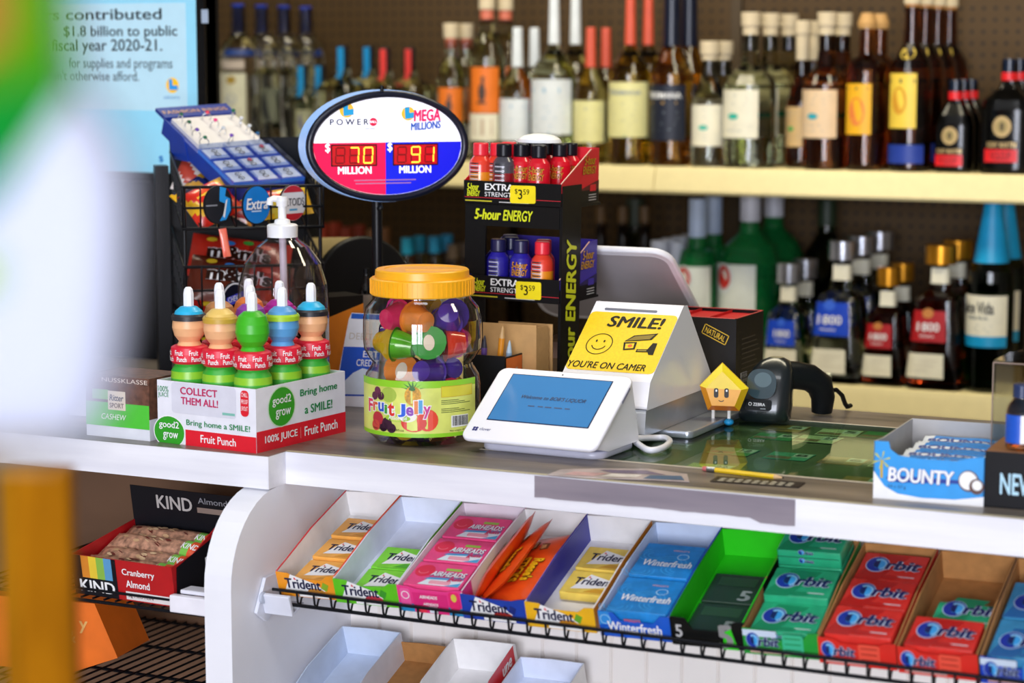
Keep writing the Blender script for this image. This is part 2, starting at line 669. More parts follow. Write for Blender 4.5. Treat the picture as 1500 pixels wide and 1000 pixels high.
# black label with wavy print and a yellow pencil beside it
X = fr(at_z(1040, 705, 0.9506), at_z(1150, 713, 0.9506) - at_z(1040, 705, 0.9506), at_z(1075, 688, 0.9506) - at_z(1040, 705, 0.9506))
b = MB().box(0, 0.115, 0, 0.035, 0, 0.0007, M('#1b1418', 0.4), X)
for r in range(3):
    for q in range(9):
        b.oval(0.012 + q * 0.011, 0.006 + r * 0.008, 0.0045, 0.0022, M('#cfc9b8', 0.5), X, 0.001, 10)
tag(b.build('black_leaflet'), 'small black leaflet with cream wavy print lying on the counter edge', 'paper')
X = fr(at_z(1048, 688, 0.9535), at_z(1168, 702, 0.9535) - at_z(1048, 688, 0.9535), (0, 1, 0))
pc = thing('pencil', 'yellow pencil lying on the counter beside the black leaflet', 'pencil', X)
b = MB().lathe([(0.0033, 0), (0.0033, 0.085)], M('#f1c81c', 0.35), 6, RY(PI / 2), False)
b.build('shaft', pc)
MB().lathe([(0.0033, 0.085), (0.0010, 0.096)], M('#d9b483', 0.6), 10, RY(PI / 2)).lathe([(0.001, 0.096), (0.0002, 0.099)], BLACK, 8, RY(PI / 2)).build('tip', pc)
MB().lathe([(0.0036, -0.012), (0.0036, 0)], M('#b8bcc0', 0.25, 1.0), 12, RY(PI / 2)).lathe([(0.003, -0.018), (0.0033, -0.012)], M('#cc6c6c', 0.7), 12, RY(PI / 2)).build('eraser', pc)

# ------------------------------------------------------------------ back shelving
SHF, ZU, ZL = 4.34, 1.25, 0.807
cream = M('#f2e2a8', 0.45, vary=0.04)
peg = tag(MB().box(-4.2, 0.6, 4.80, 4.82, 0.0, 2.5, pegboard_mat()).build('pegboard_panel'), 'brown perforated pegboard panel standing behind the liquor shelves', 'pegboard')
for x in (-4.19, -2.97, -1.75, -0.53):
    MB().box(x - 0.012, x + 0.012, 4.785, 4.7995, 0, 2.5, M('#4a3a22', 0.6)).build('upright', peg)
MB().box(-4.2, 0.6, SHF + 0.02, SHF + 0.04, 0, ZL - 0.031, M('#191512', 0.7)).build('kick_panel', peg)
for z, y0, lb in ((ZU, SHF, 'upper cream metal wall shelf carrying corked and foil-necked bottles'), (ZL, SHF, 'lower cream metal wall shelf carrying green and tapered bottles')):
    gon = tag(MB().box(-4.2, 0.6, y0, 4.784, z - 0.03, z, cream).build('wall_shelf'), lb, 'shelf', 'cream wall shelves for liquor')
    b = MB()
    x = -4.2
    while x < 0.6:
        x1 = min(x + 1.22, 0.6)
        pf = [(y0, z - 0.002), (y0 - 0.006, z + 0.002), (y0 - 0.012, z), (y0 - 0.016, z - 0.012), (y0 - 0.026, z - 0.05), (y0 - 0.020, z - 0.056), (y0, z - 0.056)]
        b.prism(pf, x + 0.0012, x1 - 0.0012, cream, fr((0, 0, 0), (0, 1, 0), (0, 0, 1)))
        x = x1
    b.build('price_rail', gon, 0.0015)
# ------------------------------------------------------------------ bottles on the back shelves
def interp(pts, z):
    for (r0, z0), (r1, z1) in zip(pts, pts[1:]):
        if z0 <= z <= z1 and z1 > z0:
            return r0 + (r1 - r0) * (z - z0) / (z1 - z0)
    return pts[0][0] if z < pts[0][1] else pts[-1][0]


def bottle(name, label, u, Y, zs, prof, mat, cap=None, labels=(), sq=0.0, ay=1.0, rows=0, rowlabel='', group=None, cat='bottle', extra=None, dy=None):
    """u: centre column; prof: (half width px, v) from base to mouth; cap: [(half width px, v, material)...];
    labels: (v0, v1, du0, du1, material, [(text, fx, fy, fw, fh, material)])"""
    p0 = at_y(u, 400, Y)
    s = depth((p0.x, Y, zs)) / FPX
    zz = lambda v: max(at_y(u, v, Y).z - zs, 0.0)
    root = thing(name, label, cat, (p0.x, Y, zs), group)
    pr = [(max(h * s, 0.001), zz(v)) for h, v in prof]
    if pr[0][1] > 0.001:
        pr = [(pr[0][0] * 0.92, 0.0), (pr[0][0], 0.004)] + pr
    else:
        pr = [(pr[0][0] * 0.92, 0.0), (pr[0][0], 0.004)] + pr[1:]
    MB().lathe(pr, mat, 32 if not sq else 40, None, True, True, sq, 1.0, ay).build('glass_body', root)
    if cap:
        b = MB()
        for (h0, v0, h1, v1, m) in cap:
            b.lathe([(h0 * s * 0.97, zz(v0)), (h0 * s, zz(v0) + 0.001), (h1 * s, zz(v1) - 0.001), (h1 * s * 0.96, zz(v1))], m, 24)
        b.build('cap', root)
    cdir = math.atan2(CAM.y - Y, CAM.x - p0.x)      # towards the camera
    for lb in labels:
        v0, v1, d0, d1, m = lb[:5]
        z1, z0 = zz(v0), zz(v1)

        def surf(a, z, k=1.012):
            r = interp(pr, z) * sqf(a, sq) * k + 0.0004
            return (r * math.cos(a), r * ay * math.sin(a), z)

        def ang(du):
            best, ba = 1e9, 0
            for i in range(-88, 89):
                a = cdir + math.radians(i)
                q = surf(a, (z0 + z1) / 2)
                l = q[0] * -math.sin(cdir) + q[1] * math.cos(cdir)
                e = abs(l - du * s)
                if e < best:
                    best, ba = e, a
            return ba
        a0, a1 = ang(d0), ang(d1)
        b = MB()
        n = 12
        vs = [surf(a0 + (a1 - a0) * i / n, z) for z in (z0, (2 * z0 + z1) / 3, (z0 + 2 * z1) / 3, z1) for i in range(n + 1)]
        N = n + 1
        b.add(vs, [(j * N + i, j * N + i + 1, (j + 1) * N + i + 1, (j + 1) * N + i) for j in range(3) for i in range(n)], m, True)
        for tx in (lb[5] if len(lb) > 5 else []):
            t, fx, fy, fw, fh, tm = tx[:6]
            f = lambda x, y: surf(a0 + (a1 - a0) * x, z0 + (z1 - z0) * y, 1.03)
            if t == 'DISC':
                b.poly([f(fx + fw * math.cos(2 * PI * i / 20), fy + fh * math.sin(2 * PI * i / 20)) for i in range(20)], tm)
            elif t == 'BAR':
                b.poly([f(fx, fy), f(fx + fw / 2, fy), f(fx + fw, fy), f(fx + fw, fy + fh), f(fx + fw / 2, fy + fh), f(fx, fy + fh)], tm)
            else:
                b.text(t, fx, fy, fw, fh, tm, None, 0.02, fn=f)
        b.build('paper_label', root)
    if extra:
        extra(root, s, zz, pr)
    wid = dy or max(h for h, v in prof) * 2 * s * ay * 1.12
    for k in range(1, rows + 1):
        o = ('second', 'third', 'fourth', 'fifth', 'sixth')[k - 1]
        dup(root, T(p0.x, Y + wid * k, zs), '%s, %s back in its row' % (rowlabel or label, o), group or (name.replace('_', ' ') + 's in rows on the back shelf'))
        root['group'] = group or (name.replace('_', ' ') + 's in rows on the back shelf')
    return root


YF = SHF + 0.065
clearg, paleg = glass('#f3f6ea'), glass('#e9ecc8')
amber, brown, dkbrown = glass('#d8a040'), glass('#a8622a'), glass('#7a3c18')
greeng, dkgreen = glass('#1ea654'), glass('#2a6a3c')
greeng.node_tree.nodes['Principled BSDF'].inputs['Transmission Weight'].default_value = 0.7
cork, wood = M('#d9c7a4', 0.7), M('#c89a5c', 0.6)
ink = M('#5c6a70', 0.6)
lw = M('#e8eef0', 0.55)
lc = M('#efe9d0', 0.55)
ly = M('#e9e3a0', 0.55)
lor = M('#ee7a1c', 0.55)
blu = M('#1448e8', 0.35)
teal = M('#28b8a0', 0.5)
grey = M('#9aa2a4', 0.6)


def lines(m, ys, x=0.15, w=0.7, h=0.012):
    return [('BAR', x + random.uniform(0, 0.08), y, w * random.uniform(0.6, 1), h, m) for y in ys]


# --- upper shelf, from the far end
bottle('tequila_bottle', 'tall clear bottle with cobalt blue foil neck and white label', 355, YF, ZU,
       [(27, 236), (28, 228), (28, 80), (24, 66), (13, 54), (10, 48), (9, 8)], clearg, [(9.5, 50, 9, 6, blu)],
       [(107, 190, -27, 10, M('#e9ead6', 0.55), [('DISC', 0.5, 0.88, 0.16, 0.07, M('#b79a3e', 0.4)), ('DISC', 0.5, 0.55, 0.2, 0.1, M('#cfd4d2', 0.5))] + lines(grey, (0.35, 0.28, 0.2))),
        (88, 101, -24, 8, M('#d2c6c0', 0.5)), (72, 82, -20, 24, M('#1c3f8c', 0.4))], rows=3, rowlabel='clear blue-necked tequila bottle')
bottle('stopper_bottle', 'square clear bottle with round crystal stopper and black oval crest', 398, YF, ZU,
       [(22, 236), (24, 226), (24, 112), (20, 106), (9, 98), (9, 86)], clearg,
       [(6, 88, 7, 82, M('#cfc8a8', 0.3))], [(128, 178, -12, 14, M('#6f7464', 0.5), [('DISC', 0.5, 0.5, 0.46, 0.48, M('#23272a', 0.5))])], sq=2.5, rows=2, rowlabel='square crystal-stopper bottle',
       extra=lambda r, s, zz, pr: MB().blob((0, 0, zz(65)), 18 * s, 18 * s, 18 * s, film('#e6e2cc', 3.0, 0.1)).build('crystal_stopper', r))


def ribbon(c):
    def f(r, s, zz, pr):
        b = MB()
        x = 0.004
        b.prism([(x - 4 * s, zz(72 + f.dv)), (x + 6 * s, zz(72 + f.dv)), (x + 6 * s, zz(104 + f.dv)), (x + 0 * s, zz(120 + f.dv)), (x - 12 * s, zz(122 + f.dv)), (x - 4 * s, zz(112 + f.dv))], 0, 0.002, c, fr((0, -11 * s, 0), (1, 0, 0), (0, 0, 1)))
        b.build('ribbon', r)
    return f


sky, red = M('#1e9be0', 0.4), M('#e8433f', 0.45)
for (u, dv, hw, c, nm, lbl, rows) in ((447, 25, 22, sky, 'small_squat_bottle', 'small squat clear bottle with sky blue ribbon and crest', 1), (505, -3, 34, sky, 'squat_bottle', 'wide squat clear bottle with sky blue ribbon on its neck', 1), (566, 0, 34, red, 'squat_bottle', 'wide squat clear bottle with coral red ribbon on its neck', 1)):
    fx = ribbon(c)
    fx.dv = dv
    bottle(nm, lbl, u, YF + (0.02 if hw > 30 else 0), ZU, [(hw, 236), (hw, 226), (hw, 135 + dv * 0.6), (hw - 4, 126 + dv * 0.6), (10, 116 + dv), (9, 100 + dv)], paleg,
           [(8, 104 + dv, 9, 70 + dv, M('#1a1a22', 0.4))], [(160, 215, -hw * 0.5, hw * 0.6, M('#a9aa88', 0.55), [('DISC', 0.5, 0.7, 0.34, 0.24, M('#75768c', 0.5)), ('BAR', 0.2, 0.05, 0.6, 0.3, M('#3b86b8', 0.5))])], sq=2.0, rows=rows, extra=fx, group=nm.replace('_', ' ') + 's with neck ribbons')

bird = [('DISC', 0.42, 0.45, 0.12, 0.2, M('#4a3428', 0.5)), ('BAR', 0.4, 0.55, 0.1, 0.25, M('#4a3428', 0.5)), ('BAR', 0.25, 0.2, 0.3, 0.05, M('#4a3428', 0.5))]
bottle('small_tequila_bottle', 'small bottle with orange label and cream cap near the oval sign', 662, YF, ZU,
       [(20, 237), (21, 228), (21, 115), (15, 96), (9, 84), (9, 60)], paleg, [(9, 70, 9, 56, M('#d97458', 0.5)), (11, 56, 12, 34, cork)],
       [(128, 178, -18, 17, lor, bird), (184, 226, -18, 17, lc, lines(ink, (0.3, 0.5, 0.7)))], rows=1, rowlabel='small orange-label bottle')
bottle('large_tequila_bottle', 'large bottle with orange bird label above a cream label', 714, YF, ZU,
       [(26, 238), (27, 228), (27, 84), (20, 62), (12, 48), (10, 28)], paleg, [(10, 34, 10, 14, M('#d97458', 0.5)), (12, 14, 12, -14, cork)],
       [(98, 165, -31 + 8, 17, lor, bird), (166, 205, -25, 16, lc, [('BAR', 0.2, 0.2, 0.6, 0.6, M('#cdb79c', 0.6))])], rows=1, rowlabel='large orange-label bottle')


def teq(nm, lbl, u, hw, vs, vn0, vn1, hn, neckc, gm, lab, texts, rows, rowl):
    bottle(nm, lbl, u, YF, ZU, [(hw, 240), (hw + 0.6, 230), (hw + 0.6, vs + 16), (hw * 0.8, vs), (hn + 3, vs - 18), (hn, vn0)], gm,
           [(hn + 0.5, vn0 + 2, hn - 1, vn1, neckc)], [lab + (texts,)], rows=rows, rowlabel=rowl)


navyl = M('#151c2e', 0.5)
skyl = M('#9fc4dc', 0.55)
teq('small_tequila_bottle', 'small pale bottle with white neck foil and white label', 758, 25, 118, 97, 40, 8, lw, paleg, (144, 205, -26, 17, lw), [('BAR', 0.15, 0.78, 0.7, 0.07, skyl)] + lines(skyl, (0.2, 0.3, 0.4, 0.5)), 1, 'small white-necked bottle')
teq('large_tequila_bottle', 'large pale bottle with long white neck foil and white label', 811, 33, 92, 63, -6, 8, lw, paleg, (116, 196, -33, 25, lw), [('BAR', 0.08, 0.76, 0.65, 0.09, skyl), ('BAR', 0, 0, 1, 0.04, M('#2f8f9c', 0.5))] + lines(skyl, (0.15, 0.3, 0.4, 0.5, 0.58)), 1, 'large white-necked bottle')
teq('small_tequila_bottle', 'small golden bottle with coral neck foil and pale yellow label', 864, 24, 118, 98, 40, 8, M('#d9583c', 0.45), glass('#e2cf7a'), (147, 208, -26, 20, ly), [('BAR', 0.15, 0.78, 0.7, 0.05, grey), ('BAR', 0, 0, 1, 0.05, M('#5a9a8a', 0.5))] + lines(grey, (0.3, 0.4, 0.5)), 1, 'small coral-necked bottle')
teq('large_tequila_bottle', 'large golden bottle with coral neck foil and yellow label', 921, 30, 92, 64, -6, 8, M('#d9583c', 0.45), glass('#d8b858'), (120, 200, -31, 26, ly), [('TEREMANA', 0.08, 0.77, 0.74, 0.09, grey), ('BAR', 0, 0, 1, 0.04, M('#2f8f7c', 0.5))] + lines(grey, (0.3, 0.4, 0.5, 0.6)), 1, 'large coral-necked bottle')
teq('large_tequila_bottle', 'amber bottle with black neck and navy label with white lettering', 981, 30, 92, 66, -6, 13, M('#0a1226', 0.3), amber, (124, 205, -33, 20, navyl), [('TEREMANA', 0.05, 0.76, 0.85, 0.11, WHITE), ('BAR', 0.2, 0.66, 0.6, 0.04, M('#b08a3e', 0.5))] + lines(grey, (0.5, 0.4, 0.3, 0.2)), 1, 'navy-label amber bottle')


def agave(nm, lbl, u, hw, vsh, vc0, vc1, hc, gm, lab, lm, rows, rowl, dot=teal):
    bottle(nm, lbl, u, YF + (0.055 if u == 1170 else 0), ZU, [(hw, 244), (hw + 0.5, 234), (hw + 0.5, vsh + 14), (hw * 0.82, vsh), (hc + 3, vsh - 14), (hc, vc0 - 2), (hc, vc0 - 24)], gm,
           [(hc - 1, vc0, hc, vc1 + 20, cork), (hc + 2, vc1 + 20, hc + 2.5, vc1, cork)],
           [lab + (lm, [('DISC', 0.45, 0.45, 0.13, 0.06, dot)] + lines(grey, (0.15, 0.25, 0.7, 0.8, 0.88)))], rows=rows, rowlabel=rowl)


agave('small_agave_bottle', 'small clear bottle with cork and cream label with teal dot', 1036, 25, 134, 112, 60, 12, clearg, (153, 213, -31 + 6, 19), lc, 1, 'small corked clear bottle')
agave('large_agave_bottle', 'large clear bottle with tall cork and cream label with teal dot', 1095, 38, 110, 75, 18, 12, paleg, (131, 201, -39, 12), lc, 2, 'large corked clear bottle')
agave('small_agave_bottle', 'small dark bottle with tan label half hidden by its big neighbour', 1170, 22, 136, 112, 30, 10, brown, (156, 214, -24, 6), M('#d9b478', 0.55), 1, 'small corked dark bottle', M('#4fae54', 0.5))
agave('large_agave_bottle', 'large brown bottle with tall cork and peach label with teal dot', 1205, 33, 110, 75, 18, 12, brown, (131, 201, -34, 16), M('#e8c9a0', 0.55), 1, 'large corked brown bottle', M('#1fa5b4', 0.5))
yl = M('#f0b41e', 0.5)
bottle('ribbed_bottle', 'brown ribbed bottle with round wooden stopper and yellow label', 1263, YF, ZU, [(28, 248), (29, 240), (29, 104), (27, 92), (12, 80), (11, 40)], brown,
       [(13, 42, 14, 34, wood), (14, 34, 9, 19, wood)], [(122, 196, -28, 8, yl, [('DISC', 0.5, 0.45, 0.28, 0.28, M('#e8803c', 0.5)), ('BAR', 0.1, 0.88, 0.8, 0.05, M('#6a5a2a', 0.5))])], rows=1, rowlabel='ribbed brown bottle')
bottle('tall_brandy_bottle', 'tall dark brown bottle with gold medallion, yellow label and blue band', 1328, YF, ZU, [(30, 252), (31, 244), (31, 106), (27, 88), (13, 66), (11, 10)], dkbrown,
       [(11, 14, 11, 6, M('#c88a4a', 0.5)), (13, 6, 13, -10, cork)],
       [(107, 187, -30, 8, M('#f2cf4a', 0.5), [('DISC', 0.45, 0.5, 0.25, 0.25, M('#d99a2a', 0.5)), ('BAR', 0.05, 0.82, 0.9, 0.08, M('#4a4a30', 0.5))]), (211, 238, -31, 20, M('#1c3a98', 0.5)), (64, 88, -15, 9, M('#1a0c06', 0.2), [('DISC', 0.45, 0.5, 0.4, 0.45, M('#d8bc50', 0.35, 0.4))])], rows=3, rowlabel='tall dark brandy bottle')


def cognac(nm, lbl, u, hw, v0, vs, vn, vc, hn, sc, rows, Y):
    gold = M('#c9ad78', 0.35, 0.5)
    bottle(nm, lbl, u, Y, ZU, [(hw, 252), (hw + 0.5, 246), (hw + 0.5, vs + 14), (hw - 3, vs), (hn + 4, vs - 16), (hn, vn), (hn, vc + 6)], glass('#05100f', 0.15),
           [(hn + 0.5, vn - 4, hn + 0.5, vn - 16, M('#e01c22', 0.4)), (hn - 0.5, vn - 16, hn - 0.5, vc, M('#0c1a30', 0.25))],
           [(v0, v0 + 28 * sc, -19 * sc, 5 * sc, M('#060808', 0.3), [('DISC', 0.5, 0.5, 0.47, 0.47, gold), ('DISC', 0.5, 0.5, 0.3, 0.3, M('#a8935c', 0.4)), ('DISC', 0.5, 0.5, 0.12, 0.2, M('#5c4f30', 0.4))]),
            (v0 + 32 * sc, v0 + 41 * sc, -26 * sc, 12 * sc, M('#0c0c0c', 0.4), [('REMY MARTIN', 0.05, 0.1, 0.9, 0.8, gold)]),
            (v0 + 42 * sc, v0 + 58 * sc, -27 * sc, 12 * sc, M('#d41820', 0.45), [('V.S.O.P', 0.2, 0.2, 0.6, 0.6, M('#7a0c10', 0.5))])], sq=1.2, ay=0.75, rows=rows, rowlabel=lbl.split(' with')[0], group=nm.replace('_', ' ') + 's by the shelf end')


cognac('small_cognac_bottle', 'small black cognac bottle with gold medal and red label', 1393, 27, 184, 168, 150, 117, 10, 1.0, 2, YF)
cognac('large_cognac_bottle', 'large black cognac bottle with gold medal and red label', 1470, 37, 168, 146, 122, 86, 11, 1.18, 1, YF)

# --- lower shelf
YL = SHF + 0.06
sil, goldc = M('#c9cbd4', 0.22, 0.9), M('#d99426', 0.28, 0.8)


def agave1800(nm, lbl, u, hb, ht, vb, vt, vn0, vn1, hn, vc0, vc1, hc, capm, gm, l1, l2, lm, rows, rowl):
    bottle(nm, lbl, u, YL, ZL, [(hb, vb), (hb, vb - 8), (ht, vt + 6), (ht - 3, vt), (hn + 1, vt - 8), (hn, vn1 - 3)], gm,
           [(hc, vc0, hc, vc1, capm)],
           [(vn0, vn1, -hn * 0.9, hn * 0.9, lc), l1 + (lm, [('1800', 0.24, 0.34, 0.60, 0.28, WHITE), ('DISC', 0.5, 0.92, 0.16, 0.16, M('#c9803c', 0.4) if lm is not blu else M('#3a6ae0', 0.4)), ('TEQUILA', 0.3, 0.14, 0.4, 0.08, WHITE)]),
            l2 + (lc, lines(M('#b9a58c', 0.6), (0.3, 0.5, 0.7)))], sq=3, rows=rows, rowlabel=rowl)


blu = M('#1447cc', 0.4)
rdl = M('#b3141c', 0.45)
agave1800('small_agave_flask', 'small clear tapered bottle with silver cap and blue label', 1156, 34, 26, 558, 455, 418, 440, 13, 414, 385, 18, sil, glass('#dfeedd'), (466, 503, -30, 9), (508, 541, -34, 12), blu, 1, 'small silver-capped clear bottle')
agave1800('large_agave_flask', 'large clear tapered bottle with silver cap and blue label', 1234, 42, 31, 561, 432, 386, 409, 15, 380, 352, 21, sil, glass('#e4eedd'), (440, 488, -38, 10), (507, 542, -42, 6), blu, 2, 'large silver-capped clear bottle')
agave1800('small_dark_flask', 'small dark brown tapered bottle with gold cap and red label', 1302, 33, 25, 565, 456, 425, 447, 13, 418, 391, 17, goldc, glass('#7a2a14'), (472, 507, -32, 6), (517, 547, -37, 6), rdl, 1, 'small gold-capped dark bottle')
agave1800('large_dark_flask', 'large dark brown tapered bottle with gold cap and red label', 1378, 42, 31, 570, 432, 391, 414, 15, 386, 358, 23, goldc, glass('#8a3014'), (452, 497, -40, 9), (514, 549, -45, 7), rdl, 1, 'large gold-capped dark bottle')
tq = M('#0f9cd0', 0.4)
bottle('tequila_bottle', 'dark green bottle with turquoise neck foil and white lettered label', 1452, YL, ZL, [(33, 575), (34, 565), (34, 412), (32, 396), (24, 380), (12, 300), (11, 296)], glass('#2a6030'),
       [(26, 384, 13, 300, tq), (13, 300, 12, 284, tq)],
       [(430, 489, -38, 24, lc, [('Dulce Vida', -0.02, 0.55, 0.75, 0.3, BLACK), ('TEQUILA', 0.18, 0.4, 0.45, 0.09, ink)] + lines(grey, (0.1, 0.18, 0.26))), (489, 505, -38, 24, tq)], rows=1, rowlabel='turquoise-necked dark green bottle')
rumr = M('#d6281e', 0.5)


def rum(nm, lbl, u, hw, vb, vs, vn, hn, vc, hc, capm, l, rows):
    bottle(nm, lbl, u, YL + (0.075 if hw > 40 else 0.03), ZL, [(hw, vb), (hw, vb - 10), (hw, vs + 24), (hw * 0.8, vs), (hn + 3, vn + 18), (hn, vn)], greeng,
           [(hc, vn + 2, hc, vc, capm)], [l + (M('#e6ece6', 0.55), [('BACARDI', 0.06, 0.3, 0.84, 0.13, ink), ('DISC', 0.36, 0.85, 0.23, 0.16, lw), ('DISC', 0.36, 0.86, 0.17, 0.125, rumr)])], rows=rows, rowlabel=lbl.split(' with')[0])


rum('small_rum_bottle', 'green rum bottle with pale blue cap and red round emblem', 1021, 29, 556, 366, 345, 12, 291, 13, M('#b9cbe8', 0.35), (388, 505, -31, 20), 1)
rum('large_rum_bottle', 'big green rum bottle with white cap and red round emblem', 1098, 46, 556, 360, 322, 13, 286, 15, M('#cfd0da', 0.4), (384, 520, -49, 9), 1)
bottle('mini_rum_bottle', 'small green bottle with white screw cap behind the white display', 966, YL + 0.02, ZL, [(18, 556), (18, 450), (14, 420), (8, 400), (8, 390)], glass('#cfe2d2'), [(13, 394, 13, 352, M('#cfd5e4', 0.4))], rows=3, rowlabel='white-capped small bottle')
bottle('mini_rum_bottle', 'small green bottle with white screw cap beside the big rum bottle', 992, YL + 0.03, ZL, [(14, 556), (14, 450), (12, 420), (8, 400), (8, 390)], glass('#cfe2d2'), [(11, 394, 11, 354, M('#cfd5e4', 0.4))])
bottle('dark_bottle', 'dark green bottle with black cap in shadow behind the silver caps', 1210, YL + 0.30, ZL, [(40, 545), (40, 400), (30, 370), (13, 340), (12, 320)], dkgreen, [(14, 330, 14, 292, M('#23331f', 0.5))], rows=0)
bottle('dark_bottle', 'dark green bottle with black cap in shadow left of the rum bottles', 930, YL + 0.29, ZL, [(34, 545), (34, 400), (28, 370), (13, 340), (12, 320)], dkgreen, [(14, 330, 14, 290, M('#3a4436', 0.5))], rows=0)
# lower shelf seen between the counter displays
for i, (u, hw, vs, c, cc, txt) in enumerate(((474, 16, 332, glass('#d4763a'), M('#c9482a', 0.5), 'orange bottle with red cap on the low shelf, under the oval sign'),
                                        (508, 17, 336, glass('#c8682e'), M('#a03a22', 0.5), 'rusty orange bottle on the low shelf behind the round drum'),
                                        (546, 16, 340, glass('#d08a4c'), M('#8a5a30', 0.5), 'tan bottle on the low shelf behind the sign pole'),
                                        (597, 17, 352, glass('#b9c8c8'), M('#1f9fc4', 0.4), 'clear bottle with turquoise cap on the low shelf beside the sign pole'),
                                        (637, 17, 350, glass('#c9c2a0'), M('#1f8fc0', 0.4), 'pale bottle with turquoise cap on the low shelf by the energy shots'),
                                        (664, 15, 362, glass('#b88a4c'), M('#5a4a3a', 0.5), 'small amber bottle on the low shelf by the energy shots'))):
    bottle('liqueur_bottle', txt, u, YL, ZL, [(hw, 545), (hw, 400), (hw * 0.7, 386), (8, 374), (8, vs + 14)], c, [(9, vs + 20, 9, vs - 4, cc)], [(410, 470, -hw * 0.9, hw * 0.6, (lor, lw, lc)[i % 3])], rows=1, rowlabel=txt.split(' on the')[0] + ' with the same look')
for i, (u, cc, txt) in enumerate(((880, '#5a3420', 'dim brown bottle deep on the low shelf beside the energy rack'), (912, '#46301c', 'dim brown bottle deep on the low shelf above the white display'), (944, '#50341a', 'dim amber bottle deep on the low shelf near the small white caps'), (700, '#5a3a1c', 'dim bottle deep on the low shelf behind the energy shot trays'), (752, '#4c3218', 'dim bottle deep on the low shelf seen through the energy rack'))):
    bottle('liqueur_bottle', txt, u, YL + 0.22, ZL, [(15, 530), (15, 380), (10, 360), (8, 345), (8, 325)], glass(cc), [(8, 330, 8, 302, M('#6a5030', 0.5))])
# ------------------------------------------------------------------ helpers for goods on the counter
REDP, GREENP = M('#e0182c', 0.45), M('#3aa828', 0.45)


def pouch(w, h, t, paint, deco=None, crimp=0.1, nx=14, ny=10, X=None, into=None):
    """a filled pillow pack lying in x, y; paint(i, j) gives the wrapper colour of each patch; deco(b, f) adds print"""
    b = into or MB()

    def z(u, v):
        e = max(0.0, 1 - abs(2 * u - 1) ** 3.0) * max(0.0, 1 - abs(2 * v - 1) ** 2.2)
        return t * 0.5 * e ** 0.6

    for sgn in (1, -1):
        vs = []
        for j in range(ny + 1):
            for i in range(nx + 1):
                u, v = i / nx, j / ny
                wob = 0.0012 * math.sin(9 * u + 5 * v + 3 * sgn) if 0 < i < nx and 0 < j < ny else 0
                vs.append(((u - 0.5) * w, (v - 0.5) * h, sgn * (z(u, v) + wob * 0.6 * (t > 0.012)) + t * 0.5))
        fs, ms = [], []
        for j in range(ny):
            for i in range(nx):
                q = (j * (nx + 1) + i, j * (nx + 1) + i + 1, (j + 1) * (nx + 1) + i + 1, (j + 1) * (nx + 1) + i)
                fs.append(q if sgn > 0 else q[::-1])
                ms.append(paint(i / nx, j / ny))
        b.add(vs, fs, ms, True, X)
    if deco:
        deco(b, lambda x, y: Vector((x, y, t * 0.5 + z(x / w + 0.5, y / h + 0.5) + 0.0012)))
    return b


def fpoly(b, f, pts, mat):
    b.poly([f(*p) for p in pts], mat)


# ------------------------------------------------------------------ juice carton with nine bottles
BX = fr((-1.588, 2.478, TOPZ), (0.995, -0.10, 0), (0.10, 0.995, 0)) @ T(-0.174, 0, 0)     # x along the short face, y away
BW, BL, BH = 0.174, 0.205, 0.088
jc = thing('juice_carton', 'open white carton with red base band and round green emblems, full of juice bottles', 'carton', BX)
wc = M('#e9e9f2', 0.5)
b = MB()
th = 0.0018
b.box(0, BW, 0, BL, 0, th, CARD)
b.box(0, th, th, BL, th, BH, wc).box(0, BW, BL - th, BL, th, BH, wc)
b.build('carton_tray', jc)
gg = M('#2f9e22', 0.45)
# short face
b = MB().box(0, BW, 0, th, th, BH, wc)
X = FRONT(0, -0.0002, 0)
b.rect(0.05, 0, BW - 0.05, 0.022, REDP, X)
b.oval(0.021, 0.016, 0.0285, 0.0235, WHITE, X, 0.0004)
b.shape([(0.021 + 0.027 * math.cos(a), max(0.0, 0.016 + 0.022 * math.sin(a))) for a in [2 * PI * i / 30 for i in range(30)]], gg, X, 0.0006)
b.text('good2', 0.003, 0.019, 0.036, 0.0125, WHITE, X, 0.02, z=0.0009).text('grow', 0.010, 0.004, 0.027, 0.0115, WHITE, X, 0.02, z=0.0009)
crim, dgreen = M('#c2185c', 0.5), M('#128a4a', 0.5)
b.text('COLLECT', 0.042, 0.071, 0.066, 0.0105, crim, X, 0.035).text('THEM ALL!', 0.043, 0.057, 0.066, 0.0105, crim, X, 0.035)
b.text('100%', 0.002, 0.072, 0.019, 0.008, dgreen, X).text('JUICE', 0.002, 0.063, 0.019, 0.008, dgreen, X)
b.text('Bring home a SMILE!', 0.052, 0.026, 0.112, 0.0105, dgreen, X, 0.02)
b.text('Fruit Punch', 0.077, 0.006, 0.062, 0.011, WHITE, X, 0.02)
b.rbox(0.014, 0.036, 0.0002, 0.0004, 0.006, REDP, X @ T(0.155, 0.067, 0))
for i, t in enumerate(('CHILL', 'PROOF', 'SPOUT')):
    b.text(t, 0.1495, 0.076 - i * 0.0095, 0.011, 0.006, WHITE, X)
b.rbox(0.114, 0.043, 0.0001, 0.00015, 0.005, M('#d8d8e4', 0.5), X @ T(0.083, 0.0655, 0))
b.rect(0.116, 0.048, 0.022, 0.0035, M('#7fbfb0', 0.5), X, 0.0004).build('front_panel', jc)
